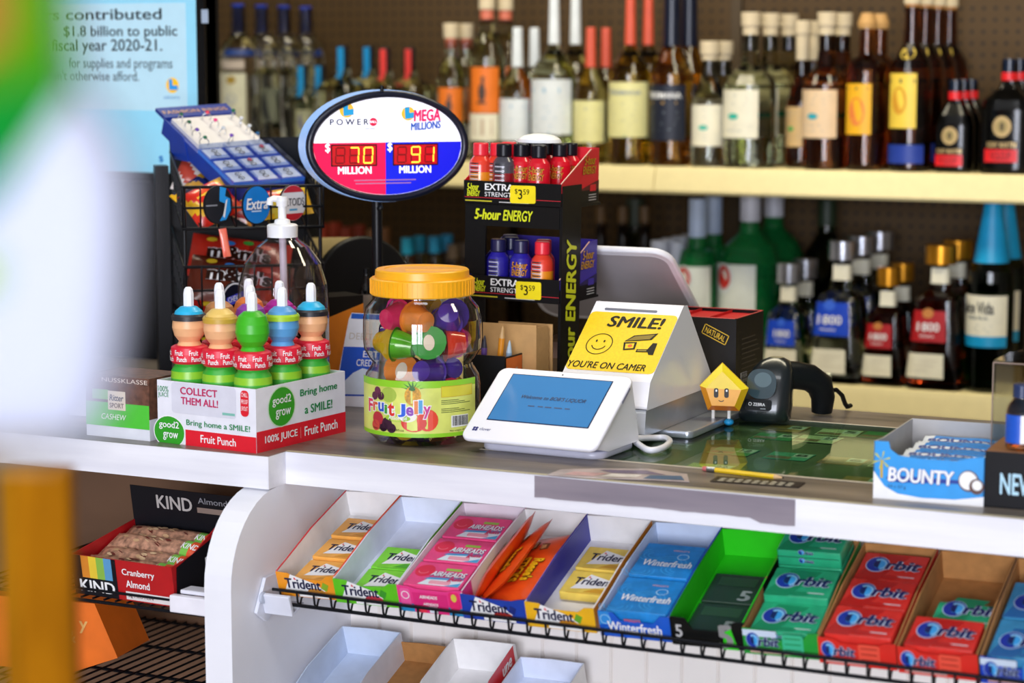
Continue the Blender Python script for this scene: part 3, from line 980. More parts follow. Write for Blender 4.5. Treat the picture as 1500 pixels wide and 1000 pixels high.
# long face
b = MB().box(BW - th, BW, th, BL - th, th, BH, wc)
X = RIGHT(BW + 0.0002, 0, 0)
b.rect(0, 0, BL, 0.029, REDP, X)
b.oval(0.056, 0.057, 0.031, 0.0285, M('#cfe8c6', 0.5), X, 0.0004).oval(0.056, 0.057, 0.029, 0.0268, gg, X, 0.0006)
b.text('good2', 0.035, 0.058, 0.042, 0.015, WHITE, X, 0.02, z=0.0009).text('grow', 0.042, 0.040, 0.034, 0.0135, WHITE, X, 0.02, z=0.0009)
b.text('Bring home', 0.098, 0.062, 0.087, 0.013, dgreen, X, 0.03).text('a SMILE!', 0.108, 0.039, 0.065, 0.0125, dgreen, X, 0.03)
b.text('100% JUICE', 0.018, 0.008, 0.073, 0.013, WHITE, X, 0.03).text('Fruit Punch', 0.107, 0.008, 0.078, 0.0135, WHITE, X, 0.03)
b.rect(0.098, 0.007, 0.0008, 0.015, M('#f0a0a0', 0.5), X, 0.0006)
b.build('side_panel', jc)

gl_ = M('#35ad35', 0.35)
bandm = M('#e2203c', 0.4)
spoutm = M('#f2f4fb', 0.35)


def juice(X, label, low, high, hat):
    t = thing('juice_bottle', label, 'bottle', X, 'juice bottles in the white carton')
    MB().lathe([(0.024, 0.0), (0.0265, 0.003), (0.0265, 0.088), (0.0258, 0.098), (0.021, 0.1055), (0.0215, 0.108)],
               [M('#d8e6cc', 0.3), M('#49b43c', 0.35), M('#8fca2e', 0.35), gl_, gl_], 28).build('green_bottle', t)
    b = MB().lathe([(0.0235, 0.1085), (0.0262, 0.112), (0.0268, 0.122), (0.0255, 0.131), (0.021, 0.1335)], bandm, 28)
    cy = lambda r, a0, z0: (lambda x, y: (r * math.cos(a0 + x / r), r * math.sin(a0 + x / r), z0 + y))
    for a in (-2.5, -1.7, -0.9, -0.1):
        b.text('Fruit', 0, 0.0085, 0.013, 0.0075, WHITE, fn=cy(0.0272, a, 0.1125), bold=0.02)
        b.text('Punch', 0, 0.0, 0.015, 0.007, WHITE, fn=cy(0.0272, a + 0.12, 0.1125), bold=0.02)
    b.build('neck_wrap', t)
    MB().lathe([(0.017, 0.1335), (0.0145, 0.139), (0.0205, 0.147), (0.0235, 0.158), (0.0225, 0.170)], low, 24, None, True, False) \
        .lathe([(0.0225, 0.170), (0.019, 0.181), (0.012, 0.187), (0.006, 0.1885)], high, 24, None, True, True).build('rounded_topper', t)
    if hat:
        MB().lathe([(0.0243, 0.1685), (0.0245, 0.1745), (0.0225, 0.1775), (0.021, 0.177)], hat, 24, None, True, False).build('topper_band', t)
    MB().lathe([(0.0075, 0.186), (0.0075, 0.205), (0.0062, 0.2115), (0.0035, 0.2145)], spoutm, 8, None, False).build('spout', t)


skin, blond, tealm = M('#f0b684', 0.4), M('#e9c46a', 0.4), M('#28b4e4', 0.35)
jb = [(0, 0, 'peach topper with sky blue crown, corner by the chocolate carton', skin, tealm, M('#2a2a30', 0.4)),
      (1, 0, 'pale topper with a golden yellow crown, middle of the short side', skin, blond, M('#c9a23c', 0.4)),
      (2, 0, 'bright green topper, corner nearest the counter edge', M('#3fb51e', 0.4), M('#3fb51e', 0.4), None),
      (0, 1, 'tan topper, behind the one with the sky blue crown', M('#c98f5a', 0.45), M('#b87c48', 0.45), None),
      (1, 1, 'peach topper with a purple crown, in the centre of the carton', skin, M('#8c3aa8', 0.4), None),
      (2, 1, 'light blue topper with a lime brim, middle of the long side', M('#5aa0d8', 0.4), M('#5aa0d8', 0.4), M('#a6d02a', 0.4)),
      (0, 2, 'orange topper, at the hidden back corner of the carton', M('#e8803c', 0.4), M('#e8803c', 0.4), None),
      (1, 2, 'peach topper with a magenta crown, in the back row', skin, M('#b51a9c', 0.4), M('#b51a9c', 0.4)),
      (2, 2, 'peach topper with a blue crown and dark band, by the jelly jar', skin, tealm, M('#25252c', 0.4))]
for i, j, d, lo, hi, ht in jb:
    juice(BX @ T(0.031 + i * 0.056, 0.034 + j * 0.067, 0.0019), 'juice bottle with ' + d, lo, hi, ht)

# ------------------------------------------------------------------ chocolate carton left of it, white box behind
X = fr((-1.885, 2.497, TOPZ), (1, -0.04, 0), (0.04, 1, 0))
cb = thing('chocolate_carton', 'green and brown chocolate display carton standing left of the juice carton', 'carton', X)
b = MB().box(0, 0.112, 0, 0.08, 0, 0.03, M('#dfe2ea', 0.5))
b.box(0, 0.112, 0.0, 0.08, 0.03, 0.088, M('#6b4636', 0.5, vary=0.5, scale=110))
b.build('carton_body', cb)
b = MB()
F = FRONT(0, -0.0003, 0)
b.rect(0, 0.016, 0.112, 0.034, M('#4fc43a', 0.45), F)
b.rect(0.012, 0.054, 0.03, 0.014, M('#7ac05a', 0.45), F)
b.rect(0.040, 0.040, 0.031, 0.027, M('#e6d8c4', 0.45), F, 0.0006)
b.text('Ritter', 0.043, 0.053, 0.025, 0.009, NAVY, F, 0.02, 0.2, z=0.0009).text('SPORT', 0.043, 0.043, 0.025, 0.007, M('#5a3a2a', 0.5), F, 0.02, z=0.0009)
b.text('CASHEW', 0.028, 0.026, 0.044, 0.008, WHITE, F, 0.0, 0.2, z=0.0009)
b.text('NUSSKLASSE', 0.03, 0.0795, 0.08, 0.006, M('#e9dcd0', 0.5), F)
b.build('printed_panel', cb)
b = MB()
p = at_z(150, 562, TOPZ)
tag(MB().rbox(0.16, 0.10, 0, 0.035, 0.004, M('#e4e6ee', 0.5), T(-1.94, 2.68, TOPZ)).build('paper_stack'), 'stack of white paper lying behind the chocolate display carton', 'paper')

# ------------------------------------------------------------------ jelly jar
JX, JY = -1.4405, 2.681
JR = 0.0765
jar = thing('jelly_jar', 'clear ribbed plastic jar of jelly cups with yellow lid and green label', 'jar', (JX, JY, TOPZ))
zj = lambda v: at_y(615, v, JY - 0.03).z - TOPZ
pl = film('#f1efe6', 1.7, 0.04)
JS = Matrix.Diagonal((1.06, 1.06, 0.965, 1))
prof = [(0.0, 0.003), (0.045, 0.0035), (0.062, 0.001), (0.073, 0.012), (0.0775, 0.03), (0.0775, 0.082), (0.0755, 0.097), (0.068, 0.109), (0.0665, 0.114),
        (0.071, 0.121), (0.0775, 0.134), (0.079, 0.150), (0.0785, 0.178), (0.075, 0.194), (0.066, 0.205), (0.0635, 0.210), (0.0635, 0.226)]
MB().lathe(prof, pl, 48, JS, True, False).build('jar_wall', jar)
lidm = M('#f7b21a', 0.35)
b = MB().lathe([(0.0675, 0.2125), (0.0685, 0.214), (0.0685, 0.236), (0.0665, 0.2375), (0.0625, 0.2378), (0.0618, 0.248), (0.060, 0.2498), (0.05, 0.2498), (0.049, 0.2485), (0.001, 0.2485)], lidm, 64, None, True)
for i in range(64):
    a = 2 * PI * i / 64
    b.box(-0.0008, 0.0008, 0.0683, 0.0692, 0.2145, 0.235, lidm, RZ(a))
b.box(-0.02, 0.055, -0.018, 0.018, 0.2480, 0.2502, lidm, RZ(0.4))
b.v = [JS @ v for v in b.v]
b.build('lid', jar)
# wrapped label
ca = math.atan2(-JY, -JX)
R_ = 0.0782
cy = lambda x, y: (R_ * 1.004 * math.cos(ca + x / R_), R_ * 1.004 * math.sin(ca + x / R_), y)


def wrap(x0, x1, y0, y1, mat, k=1.0, n=20):
    vs = []
    for q in range(n + 1):
        x = x0 + (x1 - x0) * q / n
        for y in (y0, y1):
            p = cy(x, y)
            vs.append((p[0] * k, p[1] * k, p[2]))
    return vs, [(2 * q, 2 * q + 2, 2 * q + 3, 2 * q + 1) for q in range(n)], mat, True


b = MB()
lg = M('#8fce28', 0.4)
LX0, LX1 = -0.112, 0.083
b.add(*wrap(LX0, LX1, 0.020, 0.094, M('#d9e070', 0.4, vary=0.2, scale=25)))
b.add(*wrap(LX0, LX1, 0.016, 0.0215, lg, 1.001)).add(*wrap(LX0, LX1, 0.087, 0.097, lg, 1.001))


def dots(x, y, rx, ry, mat, k=1.002, n=18, top=False):
    pts = [cy(x + rx * math.cos(2 * PI * i / n), y + ry * math.sin(2 * PI * i / n)) for i in range(n)]
    b.poly([(p[0] * k, p[1] * k, p[2]) for p in pts], mat)


for i in range(7):
    a = PI * (0.1 + 0.8 * i / 6)
    q = [cy(-0.013 + 0.002 * math.cos(a + 1.57), 0.083), cy(-0.013 + 0.017 * math.cos(a), 0.083 + 0.016 * math.sin(a)), cy(-0.013 - 0.002 * math.cos(a + 1.57), 0.086)]
    b.poly([(p[0] * 1.0045, p[1] * 1.0045, p[2]) for p in q], M('#2c6a2a', 0.5))
dots(-0.013, 0.076, 0.011, 0.014, M('#d9a02a', 0.5, vary=0.5, scale=200), 1.003)
dots(-0.047, 0.076, 0.012, 0.011, M('#a6bf4a', 0.5), 1.003)
for (x, y, r, c) in ((-0.066, 0.080, 0.006, '#6a2a4a'), (-0.072, 0.072, 0.006, '#5a2040'), (-0.060, 0.073, 0.006, '#4a1c38'), (-0.05, 0.035, 0.008, '#3a1830'), (-0.056, 0.029, 0.007, '#2c1228'), (-0.043, 0.028, 0.007, '#3a1830'), (-0.066, 0.04, 0.010, '#b8323c'), (-0.07, 0.03, 0.008, '#c84a3c')):
    dots(x, y, r, r, M(c, 0.4), 1.0035)
dots(-0.012, 0.037, 0.017, 0.013, M('#d83a2c', 0.4), 1.004)
dots(0.006, 0.041, 0.014, 0.016, M('#e2442c', 0.4), 1.005)
dots(-0.020, 0.046, 0.012, 0.008, M('#f3efe0', 0.5), 1.006)
dots(-0.034, 0.043, 0.018, 0.005, M('#9cc83a', 0.4), 1.006)
fcy = lambda k: (lambda x, y: tuple(Vector(cy(x, y)) * 1.0 + Vector((cy(x, y)[0], cy(x, y)[1], 0)) * (k - 1)))
lets = [('F', '#e0305c'), ('r', '#d8542c'), ('u', '#2a52c8'), ('i', '#3a9a34'), ('t', '#d8342c'), ('J', '#2a62d8'), ('e', '#8a3ab0'), ('l', '#e07a2c'), ('l', '#3a9ad0'), ('y', '#c83a8c')]
x = -0.086
for i, (c, col) in enumerate(lets):
    w = 0.005 if c in 'il' else 0.0105 if c in 'FJ' else 0.0098
    if i == 5:
        x += 0.004
    h = 0.019 if c in 'FJtl' else 0.013 if c != 'y' else 0.018
    y = 0.048 + 0.003 * math.sin(i) - (0.006 if c == 'y' else 0)
    b.text(c, x - 0.0012, y - 0.0012, w + 0.0024, h + 0.0024, WHITE, None, 0.09, fn=fcy(1.008))
    b.text(c, x, y, w, h, M(col, 0.4), None, 0.03, fn=fcy(1.011))
    x += w + 0.0008
b.text('Assorted', -0.047, 0.041, 0.026, 0.005, WHITE, None, 0.01, fn=fcy(1.011))
b.text('Net weight: 49.385oz', -0.075, 0.0235, 0.05, 0.004, BLACK, None, 0.0, fn=fcy(1.005))
b.text('Net weight: 49.385oz', 0.036, 0.0225, 0.033, 0.003, BLACK, None, 0.0, fn=fcy(1.005))
yb = M('#d9cf3a', 0.4)
b.add(*wrap(0.024, 0.075, 0.073, 0.089, M('#c9a82a', 0.4), 1.003)).add(*wrap(0.0248, 0.0742, 0.0738, 0.0882, yb, 1.004))
for i, yy in enumerate((0.068, 0.0655, 0.063, 0.056, 0.0535, 0.051)):
    b.add(*wrap(0.024, 0.05 + 0.02 * ((i * 7) % 3) / 2, yy, yy + 0.0009, M('#4a5a2a', 0.5), 1.003, 8))
b.add(*wrap(0.038, 0.066, 0.029, 0.046, WHITE, 1.003, 6))
xx = 0.040
while xx < 0.064:
    w = random.choice((0.0006, 0.001, 0.0015))
    b.add(*wrap(xx, xx + w, 0.031, 0.045, BLACK, 1.005, 1))
    xx += w + random.choice((0.0006, 0.001))
b.v = [JS @ v for v in b.v]
b.build('wrapped_label', jar)

# jelly cups piled in the jar
ccols = [('#e2246c', 'hot pink'), ('#e8402c', 'red'), ('#54b81e', 'lime green'), ('#4a30a8', 'violet'), ('#f08a2c', 'orange'), ('#d82c9c', 'magenta'), ('#2c9a3c', 'green'), ('#e8c02c', 'yellow'), ('#5a3ab8', 'purple')]
spots = []
random.seed(11)
for lvl, (z, rr, n) in enumerate(((0.030, 0.044, 6), (0.066, 0.044, 6), (0.103, 0.036, 5), (0.143, 0.050, 8), (0.180, 0.042, 6), (0.158, 0.012, 2))):
    for i in range(n):
        a = 2 * PI * i / n + lvl * 0.7 + 0.2
        spots.append((rr * math.cos(a), rr * math.sin(a), z, lvl, a))
order = {}
for q, (x, y, z, lvl, a) in enumerate(spots):
    c, cn = ccols[(q * 4 + lvl) % 9]
    X = T(JX + x, JY + y, TOPZ + z * 0.965) @ RZ(a) @ RY(1.25 + 0.5 * random.uniform(-1, 1)) @ RX(random.uniform(0, 6))
    ht = ('at the bottom of the jar', 'behind the jar label', 'at the waist of the jar', 'in the upper bulge of the jar', 'under the lid of the jar', 'at the heart of the upper bulge')[lvl]
    t = thing('jelly_cup', '%s jelly cup with foil lid %s' % (cn, ht), 'jelly cup', X, 'jelly cups in the clear jar')
    MB().lathe([(0.001, -0.0175), (0.0145, -0.016), (0.0205, 0.005), (0.0215, 0.012)], M(c, 0.15, coat=0.5, vary=0.25), 16, None, True).build('cup', t)
    b = MB().lathe([(0.0245, 0.012), (0.0248, 0.0126), (0.001, 0.0130)], [film('#ffffff', 1.5), M(c, 0.25)], 16, None, False, False)
    b.oval(0, 0, 0.012, 0.008, M('#f0e2d8', 0.3), T(0, 0, 0.0131), 0.0003, 14)
    b.build('lid_film', t)
random.seed(21)

# ------------------------------------------------------------------ payment terminal
tw = M('#f3f3fb', 0.3, coat=0.3, vary=0)
PX = fr((-1.235, 2.598, TOPZ + 0.021), (1, -0.035, 0), (0, 0, 1))
PX = T(-1.2395, 2.598, TOPZ) @ RZ(-0.035)
term = thing('payment_terminal', 'white payment terminal with tilted blue touch screen near the counter edge', 'card terminal', PX)
tilt = math.atan2(0.081, 0.120)
TL_ = 0.146
SF = T(0, 0, 0.0215) @ RX(tilt)       # screen panel frame: x along the edge, y up the slope
b = MB()
b.rbox(0.205, TL_, -0.007, 0.0, 0.013, tw, SF @ T(0, TL_ / 2, 0), 0.002)
b.build('screen_bezel', term)
b = MB()
sx0, sx1, sy0, sy1 = -0.0765, 0.075, 0.040, 0.132
b.rbox(sx1 - sx0 + 0.003, sy1 - sy0 + 0.003, 0.0001, 0.0004, 0.001, M('#1a2a4a', 0.2), SF @ T((sx0 + sx1) / 2, (sy0 + sy1) / 2, 0))
b.rect(sx0, sy0, sx1 - sx0, sy1 - sy0, M('#3f7cb4', 0.12, emit=0.16, vary=0.05, scale=12), SF, 0.0007)
b.text('Welcome to BOB\'S LIQUOR', -0.045, 0.084, 0.098, 0.0085, M('#14244a', 0.4), SF, 0.01, 0.25, z=0.0011)
for x0, w in ((-0.028, 0.010), (-0.013, 0.008), (-0.002, 0.010), (0.012, 0.012), (0.028, 0.008)):
    b.rect(x0, 0.0705, w, 0.002, M('#24406c', 0.4), SF, 0.0011)
b.build('screen', term)
b = MB()
b.oval(-0.003, 0.1385, 0.0013, 0.0013, BLACK, SF, 0.0003, 12)
for (x, y) in ((-0.0885, 0.0215), (-0.0845, 0.0215), (-0.0885, 0.0175), (-0.0845, 0.0175)):
    b.oval(x, y, 0.0021, 0.0021, M('#2a2f7a', 0.4), SF, 0.0003, 10)
b.text('clover', -0.0795, 0.0172, 0.017, 0.0055, M('#2a2f7a', 0.4), SF)
b.build('emblem', term)
# wedge body under the panel
prf = [(0.045, 0.0015), (0.150, 0.0015), (0.151, 0.012), (0.128, 0.098), (0.118, 0.0935), (0.004, 0.0155), (0.010, 0.011)]
b = MB()
YZ = fr((0, 0, 0), (0, 1, 0), (0, 0, 1))
b.prism([(0.055, 0.010), (0.150, 0.010), (0.1505, 0.02), (0.1265, 0.0975), (0.010, 0.0205)], -0.096, 0.096, tw, YZ)
b.build('wedge_body', term, 0.006, 3)
b = MB().rbox(0.186, 0.118, 0.0, 0.010, 0.022, M('#cfcfe0', 0.3), T(0, 0.095, 0), 0.003)
b.build('foot', term)
MB().rbox(0.0016, 0.03, 0, 0.004, 0.0007, M('#8c8ca4', 0.4), SF @ T(0.1022, 0.112, -0.006)).build('card_slot', term)
cbl = []
for (u, v) in ((938, 645), (958, 641), (974, 641), (981, 647), (970, 656), (950, 659), (930, 659)):
    q = at_z(u, v, TOPZ + 0.006)
    cbl.append(PX.inverted() @ q)
cbl = [Vector((0.09, 0.154, 0.012))] + cbl[1:6] + [Vector((0.09, 0.156, 0.006))]
sm = []
for i in range(len(cbl) - 1):
    p0, p1, p2, p3 = cbl[max(i - 1, 0)], cbl[i], cbl[i + 1], cbl[min(i + 2, len(cbl) - 1)]
    for k in range(5):
        t = k / 5
        sm.append(0.5 * ((2 * p1) + (-p0 + p2) * t + (2 * p0 - 5 * p1 + 4 * p2 - p3) * t * t + (-p0 + 3 * p1 - 3 * p2 + p3) * t ** 3))
MB().tube(sm + [cbl[-1]], 0.0045, tw, 10).build('white_cable', term)

# ------------------------------------------------------------------ receipt printer with the camera notice
alu = M('#b9bfca', 0.3, 0.6)
QX = T(-1.2075, 2.80, TOPZ)
prn = thing('receipt_printer', 'white wedge receipt printer wearing a yellow camera notice, on a metal slab', 'printer', QX)
MB().rbox(0.168, 0.208, 0.0, 0.010, 0.01, alu, T(0.026, 0.145, 0), 0.0015).build('metal_slab', prn)
W2 = 0.0685
body = [(-0.025, 0.047), (0.238, 0.047), (0.236, 0.055), (0.127, 0.1790), (0.113, 0.1795), (0.0, 0.0945), (-0.012, 0.085)]
MB().prism(body, -W2, W2, tw, YZ).build('printer_housing', prn, 0.009, 4)
MB().prism([(-0.030, 0.0105), (0.2420, 0.0105), (0.2375, 0.0468), (-0.024, 0.0468)], -W2 + 0.001, W2 - 0.001, alu, YZ).build('metal_base', prn, 0.004, 3)
NF = fr((-W2, 0.0005, 0.0953), (1, 0, 0), (0, 0.113, 0.085))      # sloping face frame, length 0.1414
SL = math.hypot(0.113, 0.085)
b = MB()
ye = M('#f7cf12', 0.35, vary=0.1, scale=300)
b.rbox(2 * W2 - 0.001, SL - 0.022, -0.0003, 0.0004, 0.008, ye, NF @ T(W2, (SL - 0.022) / 2 - 0.001, 0))
b.text('SMILE!', 0.034, 0.088, 0.086, 0.023, BLACK, NF, 0.04, 0.1, z=0.0008)
b.text("YOU'RE ON CAMER", 0.002, 0.003, 0.120, 0.0135, BLACK, NF, 0.02, 0.12, z=0.0008)
b.ring(0.036, 0.052, 0.020, 0.0215, 0.0014, BLACK, NF, 0.0008)
b.oval(0.030, 0.058, 0.0014, 0.0026, BLACK, NF, 0.0008, 10).oval(0.042, 0.058, 0.0014, 0.0026, BLACK, NF, 0.0008, 10)
b.ring(0.036, 0.053, 0.012, 0.013, 0.0016, BLACK, NF, 0.0008, 16, PI * 1.12, PI * 1.88)
# the drawn security camera
b.shape([(0.072, 0.060), (0.083, 0.073), (0.118, 0.080), (0.112, 0.066), (0.090, 0.062)], BLACK, NF, 0.0008)
b.shape([(0.075, 0.061), (0.085, 0.071), (0.114, 0.077), (0.109, 0.067)], M('#8a7414', 0.4), NF, 0.0011)
b.shape([(0.072, 0.058), (0.092, 0.060), (0.093, 0.045), (0.076, 0.042)], BLACK, NF, 0.0009).shape([(0.076, 0.055), (0.089, 0.057), (0.090, 0.047), (0.078, 0.045)], ye, NF, 0.0012)
b.oval(0.084, 0.051, 0.0035, 0.0032, M('#e8641c', 0.4), NF, 0.0015, 14)
b.shape([(0.096, 0.046), (0.112, 0.047), (0.116, 0.060), (0.123, 0.060), (0.124, 0.036), (0.117, 0.036), (0.114, 0.041), (0.096, 0.040)], BLACK, NF, 0.0008)
b.shape([(0.098, 0.045), (0.111, 0.0455), (0.112, 0.0425), (0.098, 0.0415)], M('#8a7414', 0.4), NF, 0.0011)
b.build('camera_notice', prn)['label'] = 'yellow sticker reading SMILE YOU\'RE ON CAMERA'
b = MB().rbox(0.082, 0.004, -0.001, 0.0006, 0.0018, M('#6a6f80', 0.3), NF @ T(0.060, SL - 0.0165, 0))
b.build('paper_slot', prn)

# ------------------------------------------------------------------ cashier display seen from behind
DX = fr((-1.385, 3.145, 1.10), (1, 0, 0), (0, -0.14, 0.105))
dsp = thing('cashier_display', 'large white cashier display with rounded corner, tilted away behind the printer', 'display', T(-1.385, 3.1, TOPZ))
DI = dsp.matrix_world.inverted() @ fr((-1.385, 3.262, 1.070), (1, 0, 0), (0, -0.150, 0.118))
DH = math.hypot(0.150, 0.118) + 0.02
b = MB().rbox(0.285, DH, -0.006, 0.004, 0.030, M('#e9e9ef', 0.35), DI @ T(0, DH / 2 - 0.02, 0), 0.002)
b.build('display_shell', dsp)
b = MB().rbox(0.265, DH - 0.022, 0.004, 0.0046, 0.022, M('#a9a4a8', 0.4, vary=0.1, scale=12), DI @ T(0, DH / 2 - 0.02, 0))
b.build('back_panel', dsp)
MB().lathe([(0.06, 0), (0.06, 0.008), (0.02, 0.012), (0.018, 0.12), (0.02, 0.135)], M('#c9cad2', 0.4), 24, T(0.02, 0.085, 0)).build('stand', dsp)

# ------------------------------------------------------------------ black box with the yellow pentagon figure
NX = T(-1.257, 3.056, TOPZ)
nb = thing('black_box', 'open black display box with red inside and gold NATURAL stamp, behind the printer', 'box', NX)
bw, bl, bh = 0.146, 0.122, 0.146
bk, rd = M('#100e10', 0.4), M('#c4161c', 0.5)
b = MB()
b.box(0, bw, 0, bl, 0.0005, 0.002, bk)
for q in ((0, bw, 0, 0.002), (0, bw, bl - 0.002, bl), (0, 0.002, 0.002, bl - 0.002), (bw - 0.002, bw, 0.002, bl - 0.002)):
    b.box(q[0], q[1], q[2], q[3], 0.0, bh, bk)
b.build('box_body', nb)
b = MB()
b.box(0.002, bw - 0.002, 0.002, bl - 0.002, bh - 0.006, bh - 0.005, rd)
b.box(0.045, 0.046, 0.002, bl - 0.002, bh - 0.005, bh - 0.001, rd).box(0.095, 0.096, 0.002, bl - 0.002, bh - 0.005, bh - 0.001, rd)
for q in ((0.0, bw, 0, 0.0022), (0, bw, bl - 0.0022, bl), (0, 0.0022, 0, bl), (bw - 0.0022, bw, 0, bl)):
    b.box(q[0], q[1], q[2], q[3], bh, bh + 0.0008, M('#c9504a', 0.5))
b.build('red_lining', nb)
b = MB()
F = FRONT(0, -0.0003, 0)
gd = M('#d9b02a', 0.4)
G = F @ T(0.094, 0.130, 0) @ RZ(-0.42)
for q in ((0, 0, 0.042, 0.0012), (0, 0.0148, 0.042, 0.0012), (0, 0, 0.0012, 0.016), (0.0408, 0, 0.0012, 0.016)):
    b.rect(q[0], q[1] - 0.008, q[2], q[3], gd, G)
b.text('NATURAL', 0.004, -0.0045, 0.034, 0.009, gd, G, 0.01)
b.oval(0.070, 0.074, 0.030, 0.032, M('#f2c41a', 0.4), F, 0.0004)
b.oval(0.089, 0.085, 0.002, 0.003, BLACK, F, 0.0007, 10)
RF = RIGHT(bw + 0.0003, 0, 0)
for i in range(11):
    b.rect(0.024, 0.112 - i * 0.0075, 0.06 + 0.02 * ((i * 5) % 4) / 3, 0.0018, M('#4a4238', 0.5), RF)
b.rect(0.02, 0.040, 0.028, 0.022, WHITE, RF)
xx = 0.022
while xx < 0.046:
    w = random.choice((0.0008, 0.0012))
    b.rect(xx, 0.042, w, 0.018, BLACK, RF, 0.0006)
    xx += w + random.choice((0.0008, 0.0014))
b.build('print', nb)
# pentagon figure
PF = T(-1.101, 2.972, TOPZ) @ RZ(0.35)
pg = thing('pentagon_figure', 'yellow and orange pentagon figure with tiny face and blue shoes beside the black box', 'figurine', PF)
pts5 = [(0, 0.092), (0.0385, 0.055), (0.0255, 0.0215), (-0.0205, 0.0225), (-0.0325, 0.058)]
cols5 = ['#f6d81e', '#f6d21c', '#f2b41c', '#ee8a22', '#f4961e']
b = MB()
c5 = (0, -0.018, 0.080)
for sgn in (-1, 1):
    for i in range(5):
        p, q = pts5[i], pts5[(i + 1) % 5]
        mid = (0, sgn * 0.016, 0.077)
        inn = lambda t: (t[0] * 0.72, sgn * 0.015, 0.052 + (t[1] - 0.052) * 0.72)
        A, B = (p[0], sgn * 0.004, p[1]), (q[0], sgn * 0.004, q[1])
        C_, D_ = inn(q), inn(p)
        f = (A, B, C_, D_) if sgn < 0 else (D_, C_, B, A)
        b.poly(f, M(('#f8e02a', '#e8b818', '#e27a1e', '#ee9a20', '#fbe44a')[i], 0.35))
    n2 = [(t[0] * 0.72, sgn * 0.015, 0.052 + (t[1] - 0.052) * 0.72) for t in pts5]
    zs = [0.065]
    top = [n2[0], n2[1], n2[4]]
    low = [n2[1], n2[2], n2[3], n2[4]]
    m1, m2 = M('#f7d422', 0.35), M('#f3a81e', 0.35)
    b.poly(top if sgn < 0 else top[::-1], m1).poly(low if sgn < 0 else low[::-1], m2)
for i in range(5):
    p, q = pts5[i], pts5[(i + 1) % 5]
    b.poly([(p[0], 0.004, p[1]), (q[0], 0.004, q[1]), (q[0], -0.004, q[1]), (p[0], -0.004, p[1])], M('#f0c020', 0.35))
b.build('pentagon_body', pg)
b = MB()
F = FRONT(0, -0.0152, -0.0225)
for sx in (-0.0085, 0.0065):
    b.rbox(0.0065, 0.014, 0.0002, 0.0006, 0.0028, M('#1c1210', 0.3), F @ T(sx, 0.072, 0))
    b.oval(sx + 0.0003, 0.0755, 0.0014, 0.0018, WHITE, F, 0.0009, 10)
b.ring(-0.001, 0.0625, 0.0042, 0.0035, 0.0011, BLACK, F, 0.0006, 12, PI * 1.1, PI * 1.9)
b.build('face', pg)
for sx in (-0.0125, 0.0105):
    lg_ = MB().tube([(sx, 0, 0.0235), (sx, 0, 0.008)], 0.0027, M('#f0eee8', 0.4), 10).build('leg', pg)
    MB().blob((sx, -0.004, 0.005), 0.0075, 0.0115, 0.005, M('#1e9ad8', 0.35), 12, 8).build('shoe', lg_)

# ------------------------------------------------------------------ hand scanner
ZX = T(-1.060, 3.045, TOPZ) @ RZ(0.1)
scn = thing('barcode_scanner', 'black handheld barcode scanner resting on the counter glass', 'scanner', ZX)
dk = M('#141c20', 0.28, coat=0.4)
hz = lambda v: at_y(1135, v, 3.03).z - TOPZ
b = MB()
# head: stacked rounded sections, leaning back towards the top
secs = [(0.000, 0.035, 0.024, 0.000), (0.004, 0.0375, 0.027, 0.000), (0.020, 0.0385, 0.028, 0.002), (0.040, 0.036, 0.027, 0.006), (0.060, 0.034, 0.025, 0.011), (0.076, 0.029, 0.021, 0.016), (0.086, 0.021, 0.015, 0.020), (0.091, 0.010, 0.008, 0.022)]
n = 24
vs = []
for (z, hx, hy, oy) in secs:
    for i in range(n):
        a = 2 * PI * i / n
        k = sqf(a, 1.2)
        vs.append((hx * k * math.cos(a) + oy * 0.5, hy * k * math.sin(a) + oy, z))
b.add(vs, [(j * n + i, j * n + (i + 1) % n, (j + 1) * n + (i + 1) % n, (j + 1) * n + i) for j in range(len(secs) - 1) for i in range(n)], dk, True)
b.poly(vs[:n][::-1], dk).poly(vs[-n:], dk)
b.build('scanner_head', scn)
b = MB()
SFc = fr((-0.022, -0.0268, 0.043), (1, 0.0, 0), (0, 0.20, 1))
b.rbox(0.044, 0.044, 0.0, 0.0012, 0.018, M('#30454e', 0.08, coat=1.0), SFc @ T(0.022, 0.014, -0.0006))
b.oval(0.024, 0.020, 0.013, 0.011, M('#5a7078', 0.1, coat=1.0), SFc, 0.0012)
b.build('scan_window', scn)
b = MB()
SFl = fr((-0.022, -0.0288, 0.018), (1, 0, 0), (0, 0.06, 1))
b.rbox(0.040, 0.016, 0, 0.001, 0.004, M('#06090b', 0.3), SFl @ T(0.018, 0.008, 0))
b.text('ZEBRA', 0.011, 0.0065, 0.018, 0.0046, WHITE, SFl, 0.02, z=0.0014).ring(0.0065, 0.009, 0.0026, 0.0026, 0.0008, WHITE, SFl, 0.0014, 10)
b.rect(0.022, 0.002, 0.008, 0.0012, M('#9aa0a4', 0.4), SFl, 0.0013)
b.build('name_plate', scn)
hp = [(0.018, 0.022, 0.064), (0.038, 0.038, 0.063), (0.055, 0.053, 0.058), (0.068, 0.064, 0.046), (0.072, 0.070, 0.026), (0.070, 0.072, 0.004)]
vs = []
rad = [0.022, 0.021, 0.0205, 0.021, 0.0185, 0.016]
b = MB()
for i, p in enumerate(hp):
    d = (Vector(hp[min(i + 1, 5)]) - Vector(hp[max(i - 1, 0)])).normalized()
    a = d.cross(Vector((-0.63, 0.77, 0))).normalized()
    c = a.cross(d).normalized()
    for k in range(14):
        t = 2 * PI * k / 14
        vs.append(Vector(p) + a * (rad[i] * math.cos(t)) + c * (rad[i] * 0.85 * math.sin(t)))
